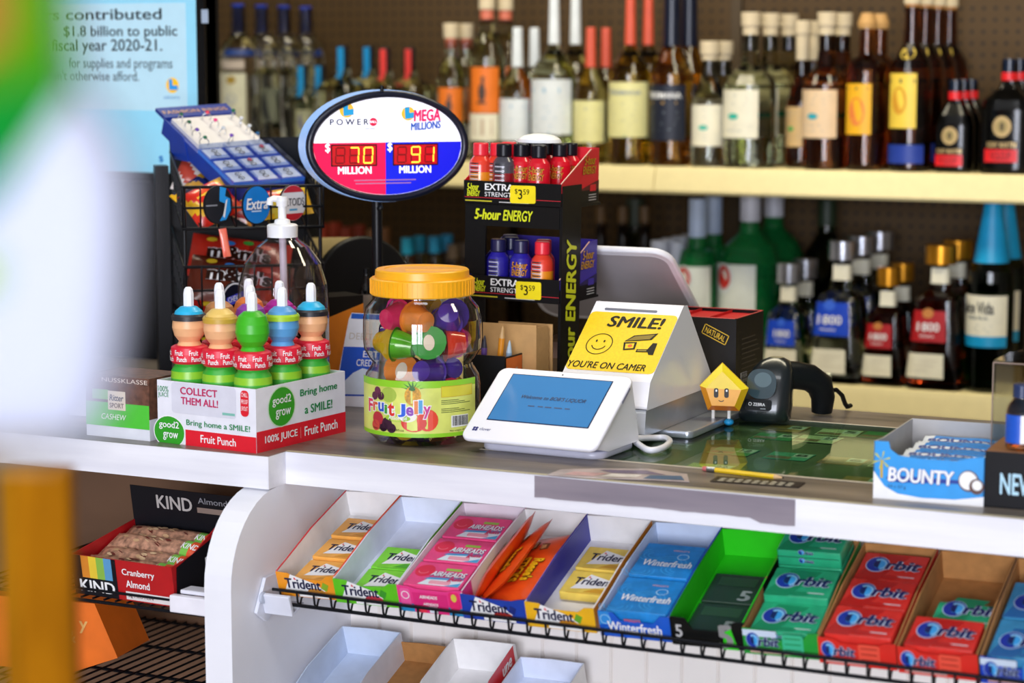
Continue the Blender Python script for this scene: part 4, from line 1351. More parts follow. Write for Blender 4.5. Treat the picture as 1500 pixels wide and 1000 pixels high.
vs = [Vector((v.x, v.y, max(v.z, 0.0))) for v in vs]
b.add(vs, [(j * 14 + i, j * 14 + (i + 1) % 14, (j + 1) * 14 + (i + 1) % 14, (j + 1) * 14 + i) for j in range(5) for i in range(14)], M('#0e1214', 0.35), True)
b.poly(vs[:14], dk).poly(vs[-14:], dk)
b.build('handle', scn)
MB().tube([(0.078, 0.078, 0.036), (0.088, 0.09, 0.036), (0.094, 0.104, 0.026), (0.096, 0.116, 0.012), (0.097, 0.128, 0.005), (0.098, 0.145, 0.004), (0.098, 0.150, 0.0035)], 0.0035, BLACK, 8).build('cable', scn)

# ------------------------------------------------------------------ pen box
p0 = at_z(735, 592, TOPZ)
X = fr((-1.452, 2.925, TOPZ), (0.8, -0.6, 0), (0.6, 0.8, 0))
pb_ = thing('pen_box', 'cut cardboard box with black front used as pen holder behind the terminal', 'box', X)
tan = M('#c59a62', 0.8, vary=0.12, scale=40)
# front black face looks to the camera's left, orange picture face looks right
_p = at_z(707, 610, TOPZ)
X2 = T(_p.x, 2.826, TOPZ)
pb_.matrix_world = X2
b = MB()
b.box(0, 0.065, 0, 0.002, 0, 0.102, M('#17191c', 0.45)).box(0.063, 0.065, 0.002, 0.06, 0, 0.100, M('#17191c', 0.45)).box(0, 0.002, 0.002, 0.06, 0, 0.102, tan).box(0.002, 0.063, 0.002, 0.06, 0, 0.002, tan)
b.build('black_front', pb_)
b = MB().box(0, 0.088, 0.060, 0.062, 0, 0.142, tan)
b.prism([(0.062, 0), (0.105, 0)] + [(0.105 - (i % 2) * 0.003, 0.01 + i * 0.006) for i in range(21)] + [(0.095, 0.138), (0.062, 0.138)], 0.086, 0.088, tan, YZ)
b.box(0.0, 0.09, 0.112, 0.114, 0, 0.138, tan)
b.build('cardboard_back', pb_)
b = MB()
RF = RIGHT(0.0653, 0.002, 0)
b.rect(0.003, 0.02, 0.053, 0.078, M('#e0702a', 0.45), RF)
for x0, c in ((0.014, '#a8442a'), (0.033, '#8c5a20')):
    b.rbox(0.012, 0.036, 0.0003, 0.0006, 0.004, M(c, 0.4), RF @ T(x0 + 0.004, 0.045, 0)).rect(x0, 0.062, 0.008, 0.012, M(c, 0.4), RF, 0.0007).rect(x0 + 0.0005, 0.073, 0.007, 0.009, M('#c9a08a', 0.4), RF, 0.0008)
b.rect(0.010, 0.022, 0.014, 0.012, M('#5a2a8a', 0.4), RF, 0.0008)
b.rect(0.031, 0.034, 0.012, 0.012, M('#c8c83a', 0.4), RF, 0.0009)
b.build('picture_panel', pb_)
for (dx, dy, c, h, nm, lb, lean) in ((0.016, 0.022, '#6a4a9a', 0.125, 'pen', 'purple pen with dark tip standing in the cardboard pen box', 0.05), (0.034, 0.03, '#f09a1e', 0.140, 'pencil', 'orange pencil standing point up in the cardboard pen box', 0.10), (0.049, 0.036, '#9ab8d0', 0.118, 'pen', 'pale blue pen standing in the cardboard pen box', 0.06)):
    t = thing(nm, lb, nm, X2 @ T(dx, dy, 0.003) @ RY(lean), 'pens in the cardboard box')
    MB().lathe([(0.0045, 0), (0.0045, h - 0.018)], M(c, 0.4), 10).build('barrel', t)
    MB().lathe([(0.0045, h - 0.018), (0.002, h - 0.004), (0.0006, h)], M({'#f09a1e': '#d8b078'}.get(c, '#3a3a4a') if c != '#9ab8d0' else '#b8d0e0', 0.4), 10).build('tip', t)
# brown carton beside it
X = T(-1.412, 3.02, TOPZ)
tag(MB().box(0, 0.05, 0, 0.05, 0, 0.105, M('#8a6a4a', 0.7, vary=0.1), X).box(0.001, 0.049, -0.0004, 0, 0.075, 0.1, M('#b08a78', 0.7), X).build('brown_carton'), 'small brown carton behind the pen box beside the energy rack post', 'carton')

# ------------------------------------------------------------------ right end: candy carton, black riser, acrylic case
X = fr((-0.7478, 2.552, TOPZ), (1, 0.045, 0), (-0.045, 1, 0))
bc = thing('coconut_bar_carton', 'open blue and white candy bar carton at the counter front', 'carton', X)
cw, cl, chh = 0.1345, 0.20, 0.071
inn = M('#b9b6b4', 0.6)
bl_ = M('#2a9ae6', 0.4)
b = MB()
b.box(0, cw, 0, cl, 0, 0.0015, inn)
b.prism([(0, 0), (cl, 0), (cl, 0.068)] + [(cl - 0.02 * i, 0.068 + 0.002 * ((i * 3) % 3)) for i in range(1, 9)] + [(0, 0.071)], 0, 0.0016, inn, YZ)
b.prism([(0, 0), (cl, 0), (cl, 0.069), (0.02, 0.058), (0, 0.060)], cw - 0.0016, cw, bl_, YZ)
b.box(0.0016, cw - 0.0016, cl - 0.0016, cl, 0, 0.068, inn)
b.build('carton_tray', bc)
b = MB()
fp = [(0, 0), (cw, 0), (cw, 0.060), (0.118, 0.058), (0.10, 0.053), (0.05, 0.053), (0.03, 0.055), (0.02, 0.062), (0.018, 0.071), (0.0, 0.071)]
b.prism(fp, 0, 0.0016, bl_, FRONT(0, 0.0016, 0))
F = FRONT(0, -0.0002, 0)
b.shape([(0, 0.0), (cw, 0.0), (cw, 0.012), (0.10, 0.006), (0.06, 0.005), (0.03, 0.008), (0.014, 0.016), (0.0, 0.034)], WHITE, F)
b.shape([(0.02, 0.030), (0.11, 0.030), (0.112, 0.026), (0.03, 0.022), (0.015, 0.026)], M('#123a9a', 0.4), F, 0.0004)
b.text('BOUNTY', 0.0175, 0.0215, 0.082, 0.019, M('#123a9a', 0.4), F, 0.09, 0.08, z=0.0006).text('BOUNTY', 0.0180, 0.0225, 0.081, 0.018, WHITE, F, 0.05, 0.08, z=0.001)
b.text('24 x 57 g', 0.018, 0.0135, 0.022, 0.005, M('#0f2a6a', 0.5), F, z=0.0006)
for i in range(6):
    a = 2 * PI * i / 6
    b.shape([(0.010, 0.048), (0.010 + 0.010 * math.cos(a) - 0.002 * math.sin(a), 0.048 + 0.011 * math.sin(a) + 0.002 * math.cos(a)), (0.010 + 0.011 * math.cos(a + 0.4), 0.048 + 0.011 * math.sin(a + 0.4))], M('#c8c832', 0.4), F, 0.0006)
b.rect(0.0085, 0.026, 0.003, 0.022, M('#c8a832', 0.4), F, 0.0005)
b.oval(0.116, 0.030, 0.0125, 0.013, M('#5a3a32', 0.5), F, 0.0006).oval(0.1155, 0.0305, 0.0108, 0.0112, WHITE, F, 0.0009).oval(0.126, 0.024, 0.009, 0.0095, M('#5a3a32', 0.5), F, 0.0011).oval(0.1265, 0.0255, 0.006, 0.0062, WHITE, F, 0.0014)
b.build('front_panel', bc)
for i in range(6):
    yb_ = 0.035 + i * 0.027
    X3 = X @ T(0.074, yb_, 0.033 + 0.002 * (i % 2)) @ RZ(0.05 * (-1) ** i) @ RX(0.35)

    def paint(u, v):
        return M('#e9eef4', 0.3) if (u < 0.12 or u > 0.88 or 0.3 < v < 0.6) else M('#2a8ade', 0.3)
    o = pouch(0.108, 0.040, 0.014, paint, lambda b, f: b.text('BOUNTY', -0.045, -0.006, 0.09, 0.010, M('#1a3a8a', 0.4), None, 0.04, fn=lambda x, y: f(x, y))).build('coconut_bar')
    o.matrix_world = X3
    tag(o, 'blue and white wrapped candy bar, %s from the carton front' % ('first', 'second', 'third', 'fourth', 'fifth', 'sixth')[i], 'candy bar', 'candy bars in the blue carton')
X = fr((-0.6135, 2.559, TOPZ), (1, 0.03, 0), (-0.03, 1, 0))
nbx = thing('black_riser', 'low black display riser lettered NEW at the counter end', 'display', X)
b = MB().box(0, 0.20, 0, 0.105, 0, 0.068, M('#0c0c10', 0.4))
b.build('riser_body', nbx, 0.001)
b = MB().text('NEW', 0.019, 0.017, 0.042, 0.026, M('#b9e2f6', 0.4), FRONT(0, -0.0004, 0), 0.03)
b.build('lettering', nbx)
MB().box(0.001, 0.199, 0.001, 0.104, 0.068, 0.0688, M('#8a5a32', 0.4)).build('riser_top', nbx)
for i, (dx, dy) in enumerate(((0.036, 0.028), (0.085, 0.03), (0.040, 0.075))):
    t = thing('miniature_bottle', ('miniature amber bottle with blue label on the black riser, nearest the carton', 'miniature amber bottle with blue label on the riser, at the picture edge', 'miniature amber bottle with blue label, behind the first one')[i], 'bottle', X @ T(dx, dy, 0.0692), 'miniature bottles on the black riser')
    MB().lathe([(0.016, 0), (0.0175, 0.003), (0.0175, 0.045), (0.015, 0.053), (0.0095, 0.060), (0.009, 0.066)], glass('#e8b070'), 24).build('glass_body', t)
    MB().lathe([(0.0105, 0.062), (0.0105, 0.076), (0.0098, 0.078)], M('#24345c', 0.3), 16).build('cap', t)
    b = MB()
    n = 10
    vs = []
    for k in range(n + 1):
        a = -PI / 2 - 1.35 + 1.9 * k / n
        vs += [(0.0179 * math.cos(a), 0.0179 * math.sin(a), 0.008), (0.0179 * math.cos(a), 0.0179 * math.sin(a), 0.042)]
    b.add(vs, [(2 * k, 2 * k + 2, 2 * k + 3, 2 * k + 1) for k in range(n)], [M('#1c58c8', 0.4) if k < 8 else WHITE for k in range(n)], True)
    b.build('paper_label', t)
# clear acrylic display case behind
ac = film('#f4f6f4', 1.6, 0.02)
X = T(-0.640, 2.70, TOPZ)
case = thing('acrylic_case', 'clear acrylic display case with step, behind the blue candy carton', 'display case', X)
b = MB()
b.box(0, 0.30, 0, 0.003, 0, 0.155, ac).box(0, 0.003, 0.003, 0.15, 0, 0.155, ac)
b.box(0, 0.30, 0.0, 0.09, 0.155, 0.158, ac)
b.box(0.04, 0.30, 0.09, 0.093, 0.158, 0.30, ac).box(0.04, 0.043, 0.093, 0.18, 0.158, 0.30, ac).box(0.04, 0.30, 0.09, 0.18, 0.30, 0.303, ac)
b.build('clear_panel', case)
b = MB()
ed = M('#a08a7c', 0.2)
for q in (((0, 0, 0.155), (0.30, 0, 0.155)), ((0, 0, 0), (0, 0, 0.155)), ((0.04, 0.09, 0.158), (0.04, 0.09, 0.302)), ((0.04, 0.09, 0.302), (0.3, 0.09, 0.302)), ((0, 0, 0.155), (0, 0.09, 0.155))):
    b.tube(q, 0.0009, ed, 6)
b.build('polished_edge', case)
# ------------------------------------------------------------------ sloped wire shelves with gum trays
SLOPE = math.radians(18.4)
wire = M('#101218', 0.3)


def wire_shelf(z0, label, x0, x1):
    R = T(0, 2.45, z0) @ RX(SLOPE)
    ws = thing('wire_shelf', label, 'shelf', R, 'sloped wire shelves under the counter')
    b = MB()
    for zz, r in ((0.018, 0.0022), (-0.003, 0.0026)):
        b.tube([(x0, -0.004, zz), (x1, -0.004, zz)], r, wire, 8)
    n = int((x1 - x0) / 0.0262)
    for i in range(n + 1):
        x = x0 + 0.012 + i * 0.0262
        b.tube([(x, -0.0045, 0.020), (x, -0.0065, 0.004), (x, -0.004, -0.004), (x, 0.004, 0.0045), (x, 0.222, 0.0045)], 0.0015, wire, 6)
    b.build('wire_grid', ws)
    b = MB()
    for y in (0.06, 0.13, 0.2):
        b.tube([(x0, y, 0.0008), (x1, y, 0.0008)], 0.0022, wire, 8)
    b.build('cross_wire', ws)
    b = MB()
    bm = M('#dfe2ee', 0.35)
    b.prism([(-0.03, -0.006), (-0.012, -0.03), (0.025, -0.022), (0.045, 0.016), (0.006, 0.028)], SIDEX + 0.001, SIDEX + 0.006, bm, YZ)
    b.lathe([(0.008, 0), (0.008, 0.004), (0.0045, 0.005)], M('#b9c0d0', 0.3), 16, T(SIDEX + 0.006, -0.012, 0.008) @ RY(PI / 2))
    b.box(SIDEX + 0.006, x0 + 0.03, -0.014, -0.008, -0.014, 0.014, bm).box(SIDEX + 0.006, x0 + 0.03, -0.014, 0.02, -0.016, -0.013, bm)
    b.build('bracket', ws, 0.0012)
    return R


RS = wire_shelf(0.759, 'sloped black wire shelf with white bracket holding the gum trays', SIDEX + 0.02, 0.2)
RS2 = wire_shelf(0.556, 'lower sloped wire shelf holding plain white and brown trays', SIDEX + 0.02, 0.2)
TW, TLn, THt = 0.0945, 0.2175, 0.040
ODX = 0.0975


def tray(R, x, skew, name, label, outer, inner, front=None, side=None, w=TW, hb=THt, hf=0.036, notch=0.008, cat='tray', left=None, dz=0.0, dyy=0.0, lip=None):
    X = R @ T(x, 0.002 + dyy, dz + 0.0062) @ RZ(skew)
    t = thing(name, label, cat, X)
    th = 0.0016
    b = MB()
    b.box(0, w, th, TLn, 0, th, inner)
    sp = [(th, 0), (TLn, 0), (TLn, hb), (TLn * 0.5, hb + 0.002), (0.03, hf + 0.001), (th, hf)]
    b.prism(sp, 0, th, inner, YZ).prism(sp, w - th, w, inner, YZ)
    # printed outside of the walls
    b.poly([(-0.0002, p[0], p[1]) for p in sp], outer).poly([(w + 0.0002, p[0], p[1]) for p in sp], side or outer)
    for q in ((0, left), (w - th, lip)):
        if q[1]:
            b.prism([(0.002, hf), (0.03, hf + 0.001), (TLn * 0.5, hb + 0.002), (TLn, hb), (TLn, hb + 0.001), (TLn * 0.5, hb + 0.0032), (0.03, hf + 0.0022), (0.002, hf + 0.0012)], q[0], q[0] + th, q[1], YZ)
    b.prism([(0, 0), (w, 0), (w, hb), (w * 0.5, hb + 0.0015), (0, hb)], 0, th, inner, FRONT(0, TLn, 0))
    b.build('carton', t)
    b = MB()
    fp = [(0, 0), (w, 0), (w, hf), (w * 0.86, hf - 0.001), (w * 0.76, hf - notch), (w * 0.3, hf - notch), (w * 0.2, hf - 0.001), (0, hf)]
    b.prism(fp, 0, th, outer, FRONT(0, th, 0))
    if front:
        front(b, FRONT(0, -0.0002, 0))
    b.build('front_panel', t)
    return X


def pack(X, name, label, w, d, h, body, deco, group, cat='gum pack', spine=None):
    o = MB()
    o.rbox(w, d, 0, h, 0.0025, body, T(w / 2, d / 2, 0), 0.0012)
    deco(o, T(0, 0, h))
    if spine:
        spine(o, FRONT(0, -0.0002, 0))
    ob = o.build(name)
    ob.matrix_world = X
    return tag(ob, label, cat, group)


def trident_deco(c2):
    def f(b, F):
        b.shape([(0.012, 0.010), (0.028, 0.047), (0.058, 0.036), (0.066, 0.020), (0.040, 0.014)], WHITE, F)
        b.text('Trident', 0.012, 0.021, 0.054, 0.017, NAVY, F, 0.035, 0.1)
        b.shape([(0.0275, 0.0385), (0.0315, 0.0375), (0.0285, 0.042)], REDP, F, 0.0008)
        b.shape([(0.032, 0.004), (0.060, 0.004), (0.066, 0.012), (0.046, 0.014)], M(c2, 0.4), F, 0.0005)
        b.rect(0.010, 0.0005, 0.06, 0.001, M(c2, 0.4), F)
    return f


def trident_front(c2, c3):
    def f(b, F):
        b.shape([(0.010, 0.008), (0.022, 0.0345), (0.060, 0.022), (0.072, 0.012), (0.05, 0.010)], WHITE, F)
        b.text('Trident', 0.012, 0.013, 0.054, 0.0155, NAVY, F, 0.04)
        b.shape([(0.0265, 0.0275), (0.0305, 0.0265), (0.0275, 0.031)], REDP, F, 0.0009)
        b.oval(0.058, 0.010, 0.013, 0.0055, M(c2, 0.4, vary=0.3, scale=200), F, 0.0004).shape([(0.066, 0.016), (0.074, 0.012), (0.078, 0.022), (0.070, 0.026)], M(c3, 0.4), F, 0.0004)
        b.rect(0.03, 0.001, 0.045, 0.004, WHITE, F, 0.0003)
    return f


wi = M('#f1efee', 0.55)
whi = M('#e4e9f6', 0.5)
x = [-1.536, -1.4475, -1.351, -1.258, -1.166, -1.0645, -0.968, -0.874, -0.779, -0.682, -0.584, -0.486]
sk = [0.05, 0.045, 0.035, 0.03, 0.03, 0.035, 0.05, 0.06, 0.03, 0.02, 0.03, 0.03]
sk = [0.06 * 0 + s_ * 0.9 for s_ in sk]
orr, grn, pnk = M('#f39a1e', 0.4, vary=0.2, scale=30), M('#5fc81e', 0.4, vary=0.15, scale=30), M('#ee3a8c', 0.4)
# A orange
XA = tray(RS, x[0], sk[0], 'gum_tray', 'orange and white gum tray, first on the wire shelf beside the end panel', orr, wi, trident_front('#c9862a', '#8ab02a'), M('#f0501e', 0.4), w=0.089, lip=M('#ee4a1c', 0.4), left=M('#d8303a', 0.4))
peach = M('#f4b052', 0.4, vary=0.12, scale=60)
for i, (yy, d) in enumerate(((0.012, 'front'), (0.070, 'middle'), (0.128, 'back'))):
    pack(XA @ T(0.016, yy, 0.0022 + 0.006) @ RX(-0.06), 'gum_pack', 'peach orange gum pack at the %s of the first orange tray' % d, 0.070, 0.055, 0.012, peach, trident_deco('#d9962c'), 'peach orange gum packs')
# B green
XB = tray(RS, x[1], sk[1], 'gum_tray', 'lime green and white gum tray, second from the end panel', grn, whi, trident_front('#c83a4a', '#3a9a2a'))
lime = M('#7fd83a', 0.4, vary=0.12, scale=60)
for i, (yy, d) in enumerate(((0.006, 'at the front'), (0.064, 'behind the first'))):
    pack(XB @ T(0.022, yy, 0.0022 + 0.004), 'gum_pack', 'lime green gum pack %s in the lime green tray' % d, 0.070, 0.055, 0.012, lime, trident_deco('#4aa82a'), 'lime green gum packs')


# C pink
def pinkfront(b, F):
    b.rect(0, 0.0, TW, 0.012, M('#1f8ac0', 0.4), F)
    b.rect(0.022, 0.0, 0.05, 0.030, M('#e0287a', 0.4), F, 0.0004)
    b.rbox(0.015, 0.026, 0.0003, 0.0006, 0.004, M('#f05aa0', 0.4), F @ T(0.0115, 0.022, 0)).rbox(0.015, 0.026, 0.0003, 0.0006, 0.004, M('#e8266e', 0.4), F @ T(0.082, 0.022, 0))
    b.ring(0.0115, 0.025, 0.006, 0.006, 0.0012, WHITE, F, 0.0009, 16)
    b.oval(0.082, 0.027, 0.004, 0.006, M('#d9c84a', 0.4), F, 0.0009, 14)
    b.text('AIRHEADS', 0.032, 0.022, 0.026, 0.005, WHITE, F, 0.03, 0.2, z=0.0009).text('AIRHEADS', 0.036, 0.012, 0.022, 0.004, WHITE, F, 0.03, 0.2, z=0.0009)
    b.rect(0.028, 0.001, 0.012, 0.010, M('#e8324a', 0.4), F, 0.0009).rect(0.044, 0.001, 0.012, 0.010, M('#d8e2ec', 0.4), F, 0.0009)


XC = tray(RS, x[2], sk[2], 'gum_tray', 'hot pink gum tray with blue foot, third from the end panel', pnk, M('#efe4ec', 0.5), pinkfront, M('#d848a8', 0.4), hf=0.038, notch=0.004)
pkm = M('#ee4a86', 0.35, vary=0.12, scale=50)


def air(b, F):
    b.oval(0.017, 0.036, 0.0135, 0.0145, M('#e0284a', 0.35), F)
    b.ring(0.016, 0.034, 0.0075, 0.006, 0.0014, M('#f07a8c', 0.35), F, 0.0006, 14, PI, 2 * PI)
    b.shape([(0.02, 0.003), (0.079, 0.003), (0.080, 0.020), (0.03, 0.018)], M('#e6f2f8', 0.4), F, 0.0003)
    b.shape([(0.024, 0.016), (0.078, 0.019), (0.079, 0.024), (0.03, 0.021)], M('#3a9ad0', 0.4), F, 0.0005)
    b.rbox(0.03, 0.008, 0.0004, 0.0012, 0.002, M('#f4a8b8', 0.5), F @ T(0.05, 0.009, 0)).shape([(0.058, 0.003), (0.079, 0.003), (0.079, 0.013), (0.066, 0.006)], M('#4aa8dc', 0.4), F, 0.0006)
    b.text('AIRHEADS', 0.0285, 0.0235, 0.051, 0.0125, M('#1a4a9a', 0.4), F, 0.075, 0.2, z=0.0008).text('AIRHEADS', 0.029, 0.024, 0.050, 0.012, WHITE, F, 0.035, 0.2, z=0.0011)
    b.text('gum', 0.058, 0.0125, 0.020, 0.009, M('#d81a5a', 0.4), F, 0.05, 0.2, z=0.0011)
    b.rect(0.045, 0.040, 0.022, 0.006, M('#9ac04a', 0.4), F)


for i, d in enumerate(('front', 'middle', 'back')):
    pack(XC @ T(0.006, 0.006 + i * 0.062, 0.0032) @ RX(0.0), 'gum_pack', 'pink gum pack with red balloon print at the %s of the pink tray' % d, 0.082, 0.058, 0.034, pkm, air, 'pink gum packs')

# D navy tray with orange chocolate packs
dblue = M('#1a3fa8', 0.4, vary=0.15, scale=40)
XD = tray(RS, x[3], sk[3], 'gum_tray', 'royal blue gum tray stuffed with orange chocolate packs, fourth from the end panel', dblue, wi, trident_front('#a8281e', '#1a2a7a'), M('#2a2a9a', 0.4), lip=M('#3a2aa0', 0.4), notch=0.004)
ora = M('#f0561a', 0.28, vary=0.1, scale=60)


def sticks(b, f):
    yw = M('#f5c21a', 0.4)
    br = M('#3a1c0c', 0.5)
    fpoly(b, f, [(-0.028, -0.015), (0.05, -0.015), (0.05, 0.002), (-0.02, 0.002)], M('#d9400f', 0.35))
    b.text('Reese\'s', -0.012, 0.005, 0.056, 0.017, br, None, 0.09, 0.1, fn=lambda x, y: f(x, y)).text('Reese\'s', -0.012, 0.005, 0.056, 0.017, yw, None, 0.04, 0.1, fn=lambda x, y: f(x, y) + Vector((0, 0, 0.0005)))
    b.text('STICKS', -0.018, -0.017, 0.062, 0.018, br, None, 0.10, 0.1, fn=lambda x, y: f(x, y)).text('STICKS', -0.018, -0.017, 0.062, 0.018, yw, None, 0.05, 0.1, fn=lambda x, y: f(x, y) + Vector((0, 0, 0.0005)))
    for (cx, cy_, c, w, h) in ((-0.045, 0.006, '#8a4a1e', 0.02, 0.015), (-0.044, 0.005, '#d9a868', 0.014, 0.010), (-0.052, -0.012, '#8a4a1e', 0.024, 0.013), (-0.052, -0.012, '#e0b478', 0.019, 0.008), (-0.030, -0.016, '#b87838', 0.014, 0.012)):
        fpoly(b, lambda x, y: f(x, y) + Vector((0, 0, 0.0004 if c[1] in 'de' else 0)), [(cx - w / 2, cy_ - h / 2), (cx + w / 2, cy_ - h / 2 + 0.003), (cx + w / 2 - 0.002, cy_ + h / 2), (cx - w / 2 + 0.002, cy_ + h / 2 - 0.002)], M(c, 0.45, vary=0.35, scale=300))


def pk_sticks(u, v):
    return M('#d9480f', 0.3) if u < 0.05 or u > 0.95 else ora


base = XD
for i, (dx, dz, roll, lab) in enumerate(((0.022, 0.036, -1.05, 'leaning on the pink tray side'), (0.037, 0.033, -0.72, 'second, leaning on the first'), (0.059, 0.025, -0.25, 'lying face up, nearest the yellow tray'))):
    o = pouch(0.165, 0.066, 0.014, pk_sticks, sticks).build('chocolate_stick_pack')
    # print runs from the back to the front, top of the letters to the right
    o.matrix_world = base @ T(dx, 0.092, dz) @ RY(roll) @ fr((0, 0, 0), (0, -1, 0), (1, 0, 0)) @ T(0.0, 0, -0.007) @ RZ(PI * 0)
    tag(o, 'orange chocolate stick pack with yellow letters, %s' % lab, 'candy pack', 'orange chocolate stick packs')

# E yellow
yel = M('#f2b81c', 0.4, vary=0.15, scale=30)
XE = tray(RS, x[4], sk[4], 'gum_tray', 'golden yellow gum tray with white inside, fifth from the end panel', yel, wi, trident_front('#d8901e', '#6aa82a'), M('#f0901a', 0.4))
yp = M('#efcf5a', 0.4, vary=0.12, scale=60)
for i, (yy, d) in enumerate(((0.060, 'front'), (0.118, 'back'))):
    pack(XE @ T(0.020, yy, 0.005 + 0.002 * i), 'gum_pack', 'pale yellow gum pack at the %s of the yellow tray' % d, 0.070, 0.055, 0.012, yp, trident_deco('#d8a02a'), 'pale yellow gum packs')

# F blue
bl2 = M('#1458c8', 0.38, vary=0.15, scale=40)


def wf(b, F):
    b.shape([(0, 0.036), (0.014, 0.036), (0.018, 0.02), (0.0, 0.016)], M('#2a8ad8', 0.4), F)
    b.ring(0.009, 0.025, 0.007, 0.007, 0.001, M('#9ad0f0', 0.4), F, 0.0006, 16)
    for k in range(3):
        b.ring(0.02 + 0.02 * k, 0.006, 0.016, 0.010, 0.0008, M('#3a8ae0', 0.4), F, 0.0004, 16, 0.3, 2.6)
    b.text('Winterfresh', 0.011, 0.009, 0.072, 0.014, WHITE, F, 0.03)
    b.text("WRIGLEY'S", 0.034, 0.0245, 0.022, 0.004, M('#e86a6a', 0.4), F, 0.02)


XF = tray(RS, x[5], sk[5], 'gum_tray', 'deep blue gum tray with pale inside, sixth from the end panel', bl2, M('#cfdcf2', 0.5), wf, M('#1a3ab8', 0.4), notch=0.012, lip=M('#1a3cc0', 0.4))
wp = M('#1f86d0', 0.3, vary=0.2, scale=60)


def wdeco(b, F):
    sw = M('#4ab0ea', 0.35)
    for k, (cx, cy_) in enumerate(((0.045, 0.035), (0.060, 0.02), (0.02, 0.05), (0.01, 0.01))):
        for r in (0.010, 0.016, 0.022):
            b.ring(cx, cy_, r, r * 0.7, 0.0009, sw, F, 0.0003, 18, k, k + 3.6)
    b.ring(0.058, 0.050, 0.008, 0.007, 0.001, M('#bfe4f8', 0.35), F, 0.0006, 16)
    b.text('Winterfresh', 0.010, 0.024, 0.066, 0.015, WHITE, F, 0.03, 0.15)
    b.text("WRIGLEY'S", 0.040, 0.062, 0.022, 0.004, M('#d8b0c0', 0.4), F, 0.02)


for i, d in enumerate(('front', 'back')):
    pack(XF @ T(0.008, 0.006 + i * 0.083, 0.004), 'gum_pack', 'bright blue gum pack with swirls at the %s of the blue tray' % d, 0.080, 0.080, 0.031 + 0.002 * i, wp, wdeco, 'bright blue gum packs')

# G black and green
blk = M('#0c0e0e', 0.35)
grin = M('#2cc81a', 0.45)


def five(b, F):
    b.text('5', 0.006, 0.012, 0.009, 0.018, M('#b9b9b9', 0.35), F, 0.03)
    b.shape([(0.066, 0.0), (0.086, 0.0), (0.080, 0.02), (0.078, 0.030), (0.068, 0.024)], grin, F)
    b.text('5', 0.060, 0.002, 0.020, 0.033, M('#8a8a8a', 0.3), F, 0.06, z=0.0009)
    b.text('SPEARMINT', 0.028, 0.006, 0.022, 0.003, M('#cfd4cf', 0.4), F)


XG = tray(RS, x[6], sk[6], 'gum_tray', 'black gum tray with vivid green inside, seventh from the end panel', blk, grin, five, M('#141414', 0.35), notch=0.016, hf=0.040, left=M('#1a8a14', 0.4))


def gdeco(b, F):
    b.rect(0.01, 0.04, 0.05, 0.02, M('#2a4a34', 0.3), F)
    b.text('5', 0.045, 0.006, 0.016, 0.024, M('#8c9494', 0.3), F, 0.05)


for i, d in enumerate(('front', 'back')):
    pack(XG @ T(0.012, 0.008 + i * 0.072, 0.003), 'gum_pack', 'dark grey green gum pack at the %s of the black tray' % d, 0.072, 0.068, 0.012, M('#22382c', 0.22), gdeco, 'dark gum packs in the black tray')


# H, I, J, K: boxes with the ring emblem
def orbit(b, F, x0, y0, w, h, z=0.0004):
    b.oval(x0 + w * 0.20, y0 + h * 0.52, w * 0.21, h * 0.53, M('#b9d4ee', 0.4), F, z)
    b.oval(x0 + w * 0.20, y0 + h * 0.52, w * 0.195, h * 0.49, M('#16309c', 0.4), F, z + 0.0003)
    b.ring(x0 + w * 0.225, y0 + h * 0.5, w * 0.15, h * 0.40, w * 0.055, M('#8ac8f0', 0.4), F, z + 0.0006, 20, -1.2, 2.2)
    b.oval(x0 + w * 0.235, y0 + h * 0.5, w * 0.105, h * 0.28, M('#3aa0e4', 0.4), F, z + 0.0008)
    b.shape([(x0 + w * 0.235, y0 + h * 0.22), (x0 + w * 0.235, y0 + h * 0.78), (x0 + w * 0.15, y0 + h * 0.68), (x0 + w * 0.13, y0 + h * 0.5), (x0 + w * 0.15, y0 + h * 0.32)], M('#0c1c5c', 0.4), F, z + 0.001)
    b.text('rbit', x0 + w * 0.34, y0 + h * 0.14, w * 0.66, h * 0.70, M('#cfe0f0', 0.4), F, 0.09, 0.15, z=z + 0.0009)
    b.text('rbit', x0 + w * 0.35, y0 + h * 0.16, w * 0.64, h * 0.66, M('#141c5a', 0.4), F, 0.05, 0.15, z=z + 0.0013)


def odeco(c):
    def f(b, F):
        b.shape([(0.0, 0.0), (0.03, 0.0), (0.06, 0.06), (0.02, 0.062)], M(c, 0.35), F, 0.0002)
        orbit(b, F, 0.008, 0.018, 0.070, 0.034)
        b.rect(0.04, 0.010, 0.034, 0.0015, M('#dfeaf0', 0.4), F)
        b.oval(0.045, 0.008, 0.012, 0.004, M(c, 0.35), F, 0.0005, 14)
    return f


def ofront(c, c2, white):
    def f(b, F):
        if white:
            b.rect(0, 0.026, 0.042, 0.009, M('#c9d8ea', 0.4), F)
        orbit(b, F, 0.004, 0.010, 0.042, 0.021, 0.0006)
        b.rbox(0.026, 0.028, 0.0002, 0.0004, 0.003, M(c2, 0.35), F @ T(0.062, 0.018, 0))
        for k in range(3):
            b.rect(0.052, 0.010 + 0.008 * k, 0.02, 0.0012, M(c, 0.4), F, 0.0007)
        b.rect(0.008, 0.003, 0.05, 0.002, M('#e0b0a8', 0.4), F, 0.0005)
    return f


og, od = M('#1c9a34', 0.4, vary=0.12, scale=30), M('#d8281e', 0.4, vary=0.12, scale=30)
gpk, rpk = M('#2aa878', 0.25, vary=0.2, scale=40), M('#d8322a', 0.25, vary=0.18, scale=40)


